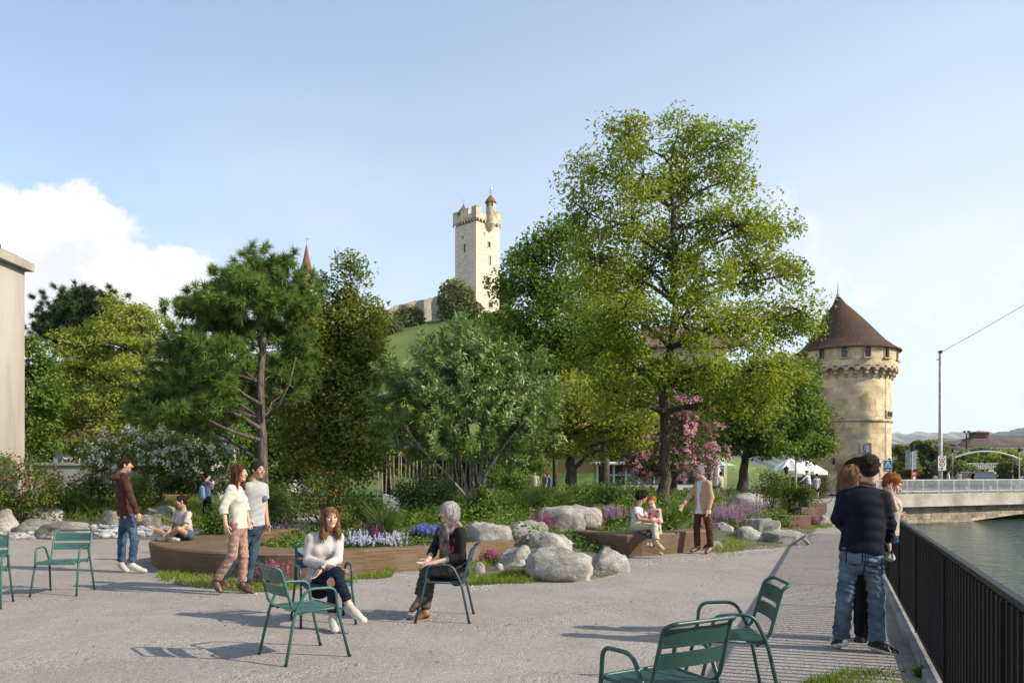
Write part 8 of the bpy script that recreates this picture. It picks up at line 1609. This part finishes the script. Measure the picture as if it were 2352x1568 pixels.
def bicycle(x, Y, ang, label, m):
    o = empty('bicycle', (x, Y, 0), label, 'bicycle', 'bicycles', rz=ang); rr = .34
    for sx in (-.53, .53):
        b = MB(); b.tube([(sx+rr*math.cos(a), 0, rr+rr*math.sin(a)) for a in np.linspace(0, 2*math.pi, 25)[:-1]], .018, 6, closed=True); w = link('wheel', b.mesh('wheel', M_tyre), o)
        b = MB(); [b.tube([(sx, 0, rr), (sx+rr*math.cos(a), 0, rr+rr*math.sin(a))], .003, 4) for a in np.linspace(0, 2*math.pi, 15)[:-1]]; b.tube([(sx, -.04, rr), (sx, .04, rr)], .022, 8); link('spokes', b.mesh('spokes', M_steel), w)
        b = MB(); b.tube([(sx+(rr+.04)*math.cos(a), 0, rr+(rr+.04)*math.sin(a)) for a in np.linspace(.3, 2.8, 10)], .014, 5); link('mudguard', b.mesh('mudguard', m), o)
    b = MB(); bb = (-.08, 0, .30); b.tube([(-.40, 0, .80), bb], .016, 6); b.tube([bb, (.36, 0, .74)], .018, 6); b.tube([(-.24, 0, .58), (.37, 0, .80)], .016, 6); b.tube([(-.53, 0, rr), bb], .012, 6); b.tube([(-.53, 0, rr), (-.34, 0, .72)], .010, 6); b.tube([(.53, 0, rr), (.36, 0, .76), (.32, 0, .95)], .015, 6); link('frame', b.mesh('frame', m), o)
    b = MB(); b.tube([(.16, -.28, 1.03), (.28, -.2, 1.02), (.32, 0, .96), (.28, .2, 1.02), (.16, .28, 1.03)], .013, 6); link('handlebar', b.mesh('handlebar', M_steel), o)
    b = MB(); b.box((-.42, 0, .88), (.26, .15, .06), None, .025); link('saddle', b.mesh('saddle', M_black), o); b = MB(); b.bar((-.86, 0, .74), (-.45, 0, .74), .12, .02); link('carrier', b.mesh('carrier', M_black), o); b = MB(); b.tube([(-.08, -.03, .30), (-.08, .03, .30)], .09, 14); link('chainwheel', b.mesh('chainwheel', M_steel), o)
p = PX((2500+.3507*2085)*.58074, HZ, 44.6); bicycle(p.x, 44.75, R(155), 'red bicycle held by the woman in shorts', M_bike)
p = PX((2500+.3507*1972)*.58074, HZ, 46.2); bicycle(p.x, 46.05, R(200), 'red bicycle under the helmeted cyclist', M_bike)
# distant people
def far_person(px, Y, hgt, face, label, tm, lm_, hair=('short', 'dark'), z=0.0, fem=False, h=.022, group=None, sit=False, skin='tan'):
    x0 = (px-CX)/FPX*Y; f = un((*face, 0)); r = A_((f[1], -f[0], 0)); k = hgt/1.75; zo = z-(.42*k if sit else 0); up_ = A_((0, 0, 1))
    def Pm(fr, rt, zz): p = A_((x0, Y, 0))+f*fr*k+r*rt*k; zt = zo+zz*k; return (CX+p[0]/p[1]*FPX, HZ-(zt-CH)/p[1]*FPX, p[1]-Y)
    g = dict(head=Pm(.02, 0, 1.62), neck=Pm(-.01, 0, 1.47), hl=Pm(0, -.09, .92), hr=Pm(0, .09, .92))
    for S, sg in (('l', -1), ('r', 1)):
        g.update({'s'+S: Pm(0, sg*.18, 1.41), 'e'+S: Pm(-.02, sg*.24, 1.14), 'w'+S: Pm(.08, sg*.23, .90), 'f'+S: Pm(.11, sg*.22, .78), 'k'+S: Pm(.42 if sit else .03, sg*.10, .88 if sit else .49), 'a'+S: Pm(.44 if sit else 0.0, sg*.10, .50 if sit else .075), 't'+S: Pm(.60 if sit else .17, sg*.11, .45 if sit else .03)})
    return person(label, (0, 0, 1/.58074), Y, g, (f[0], f[1], 0), skin, hair, k, fem, h, top=mk_top('top', tm, .018, .06, .6 if not fem else 1.6, .0), legs=mk_legs('trousers', lm_, .012, 1.97, .0, .0), shoes=([M_black, M_bsole],), eyes=False, floor=z, group=group)
C_white = cloth('far_white', (.6, .58, .55)); C_sand = cloth('far_sand', (.48, .42, .33)); C_olive = cloth('far_olive', (.16, .15, .12)); C_blue = cloth('far_blue', (.12, .22, .30)); C_dkblue = cloth('far_dark_blue', (.03, .04, .07)); C_blk = M_blkp
g_ = 'group standing on the far lawn'
far_person(1194, 47.0, 1.62, (.8, -.3), 'dark haired woman in white at the left of the lawn group', C_white, C_olive, ('long', 'black'), .0, True, group=g_)
far_person(1228, 46.5, 1.80, (-.1, -1), 'man in sand t-shirt facing the camera on the lawn', C_sand, C_olive, ('short', 'dark'), .0, group=g_); far_person(1251, 46.8, 1.78, (-.8, -.5), 'man in dark vest turned left in the lawn group', C_olive, C_olive, ('short', 'dark'), .0, group=g_); far_person(1260, 48.0, 1.72, (-.7, -.6), 'woman in blue behind the man in the dark vest', C_blue, C_dkblue, ('bun', 'auburn'), .0, True, group=g_)
far_person(1656, 43.0, 1.72, (-.6, .6), 'person in beige coat sitting beyond the lavender', C_sand, C_olive, ('short', 'dark'), .45, sit=True)
st_ = MB(); xs_ = (1656-CX)/FPX*43; st_.box((xs_-.1, 43.1, .42), (1.5, .5, .07), None, .01); st_.box((xs_-.7, 43.1, .2), (.08, .4, .4)); st_.box((xs_+.5, 43.1, .2), (.08, .4, .4)); tag(st_.build('garden_bench', M_pole), 'small wooden bench beyond the lavender', 'bench')
for px, Yp, hg, fc, lab, tm, lm_, hr_ in ((2178, 66.5, 1.72, (.9, -.3), 'person in white walking beside the tram pole', C_white, C_olive, ('short', 'dark')), (2203, 67, 1.70, (-.9, -.2), 'woman in white crossing the bridge', C_white, C_dkblue, ('long', 'dark')), (2235, 68, 1.76, (.9, 0), 'person in black in front of the dark car', C_blk, C_blk, ('short', 'black')), (2323, 66.5, 1.85, (.95, -.1), 'man in dark blue leaning at the right of the bridge', C_dkblue, C_sand, ('short', 'dark')), (2054, 60.5, 1.75, (.9, .2), 'person in dark clothes just behind the toddler', C_blk, C_dkblue, ('short', 'black')), (2148, 88, 1.7, (.5, .8), 'far pedestrian under the riverside trees', C_white, C_dkblue, ('short', 'dark')), (2268, 90, 1.7, (-.8, .3), 'far pedestrian in red on the street', cloth('far_red', (.35, .06, .05)), C_dkblue, ('short', 'dark'))):
    far_person(px, Yp, hg, fc, lab, tm, lm_, hr_, z=.24 if Yp < 70 else .004)
# ------------------------------------------------------------ haze
hz = MB(); hz.box((1500, 5000, 460), (22000, 10800, 928.0)); ho = hz.build('haze', bpy.data.materials.new('haze_air'), kind='stuff'); ho.display_type = 'WIRE'
hm = ho.data.materials[0]; hm.use_nodes = True; g = NT(hm.node_tree); pv_ = g.new('ShaderNodeVolumePrincipled'); pv_.inputs['Color'].default_value = (.82, .88, .95, 1); pv_.inputs['Density'].default_value = 6.0e-5; pv_.inputs['Anisotropy'].default_value = .2
go = g.new('ShaderNodeOutputMaterial'); g.l.new(pv_.outputs[0], go.inputs['Volume'])
sc.cycles.volume_step_rate = 10; sc.cycles.volume_max_steps = 64
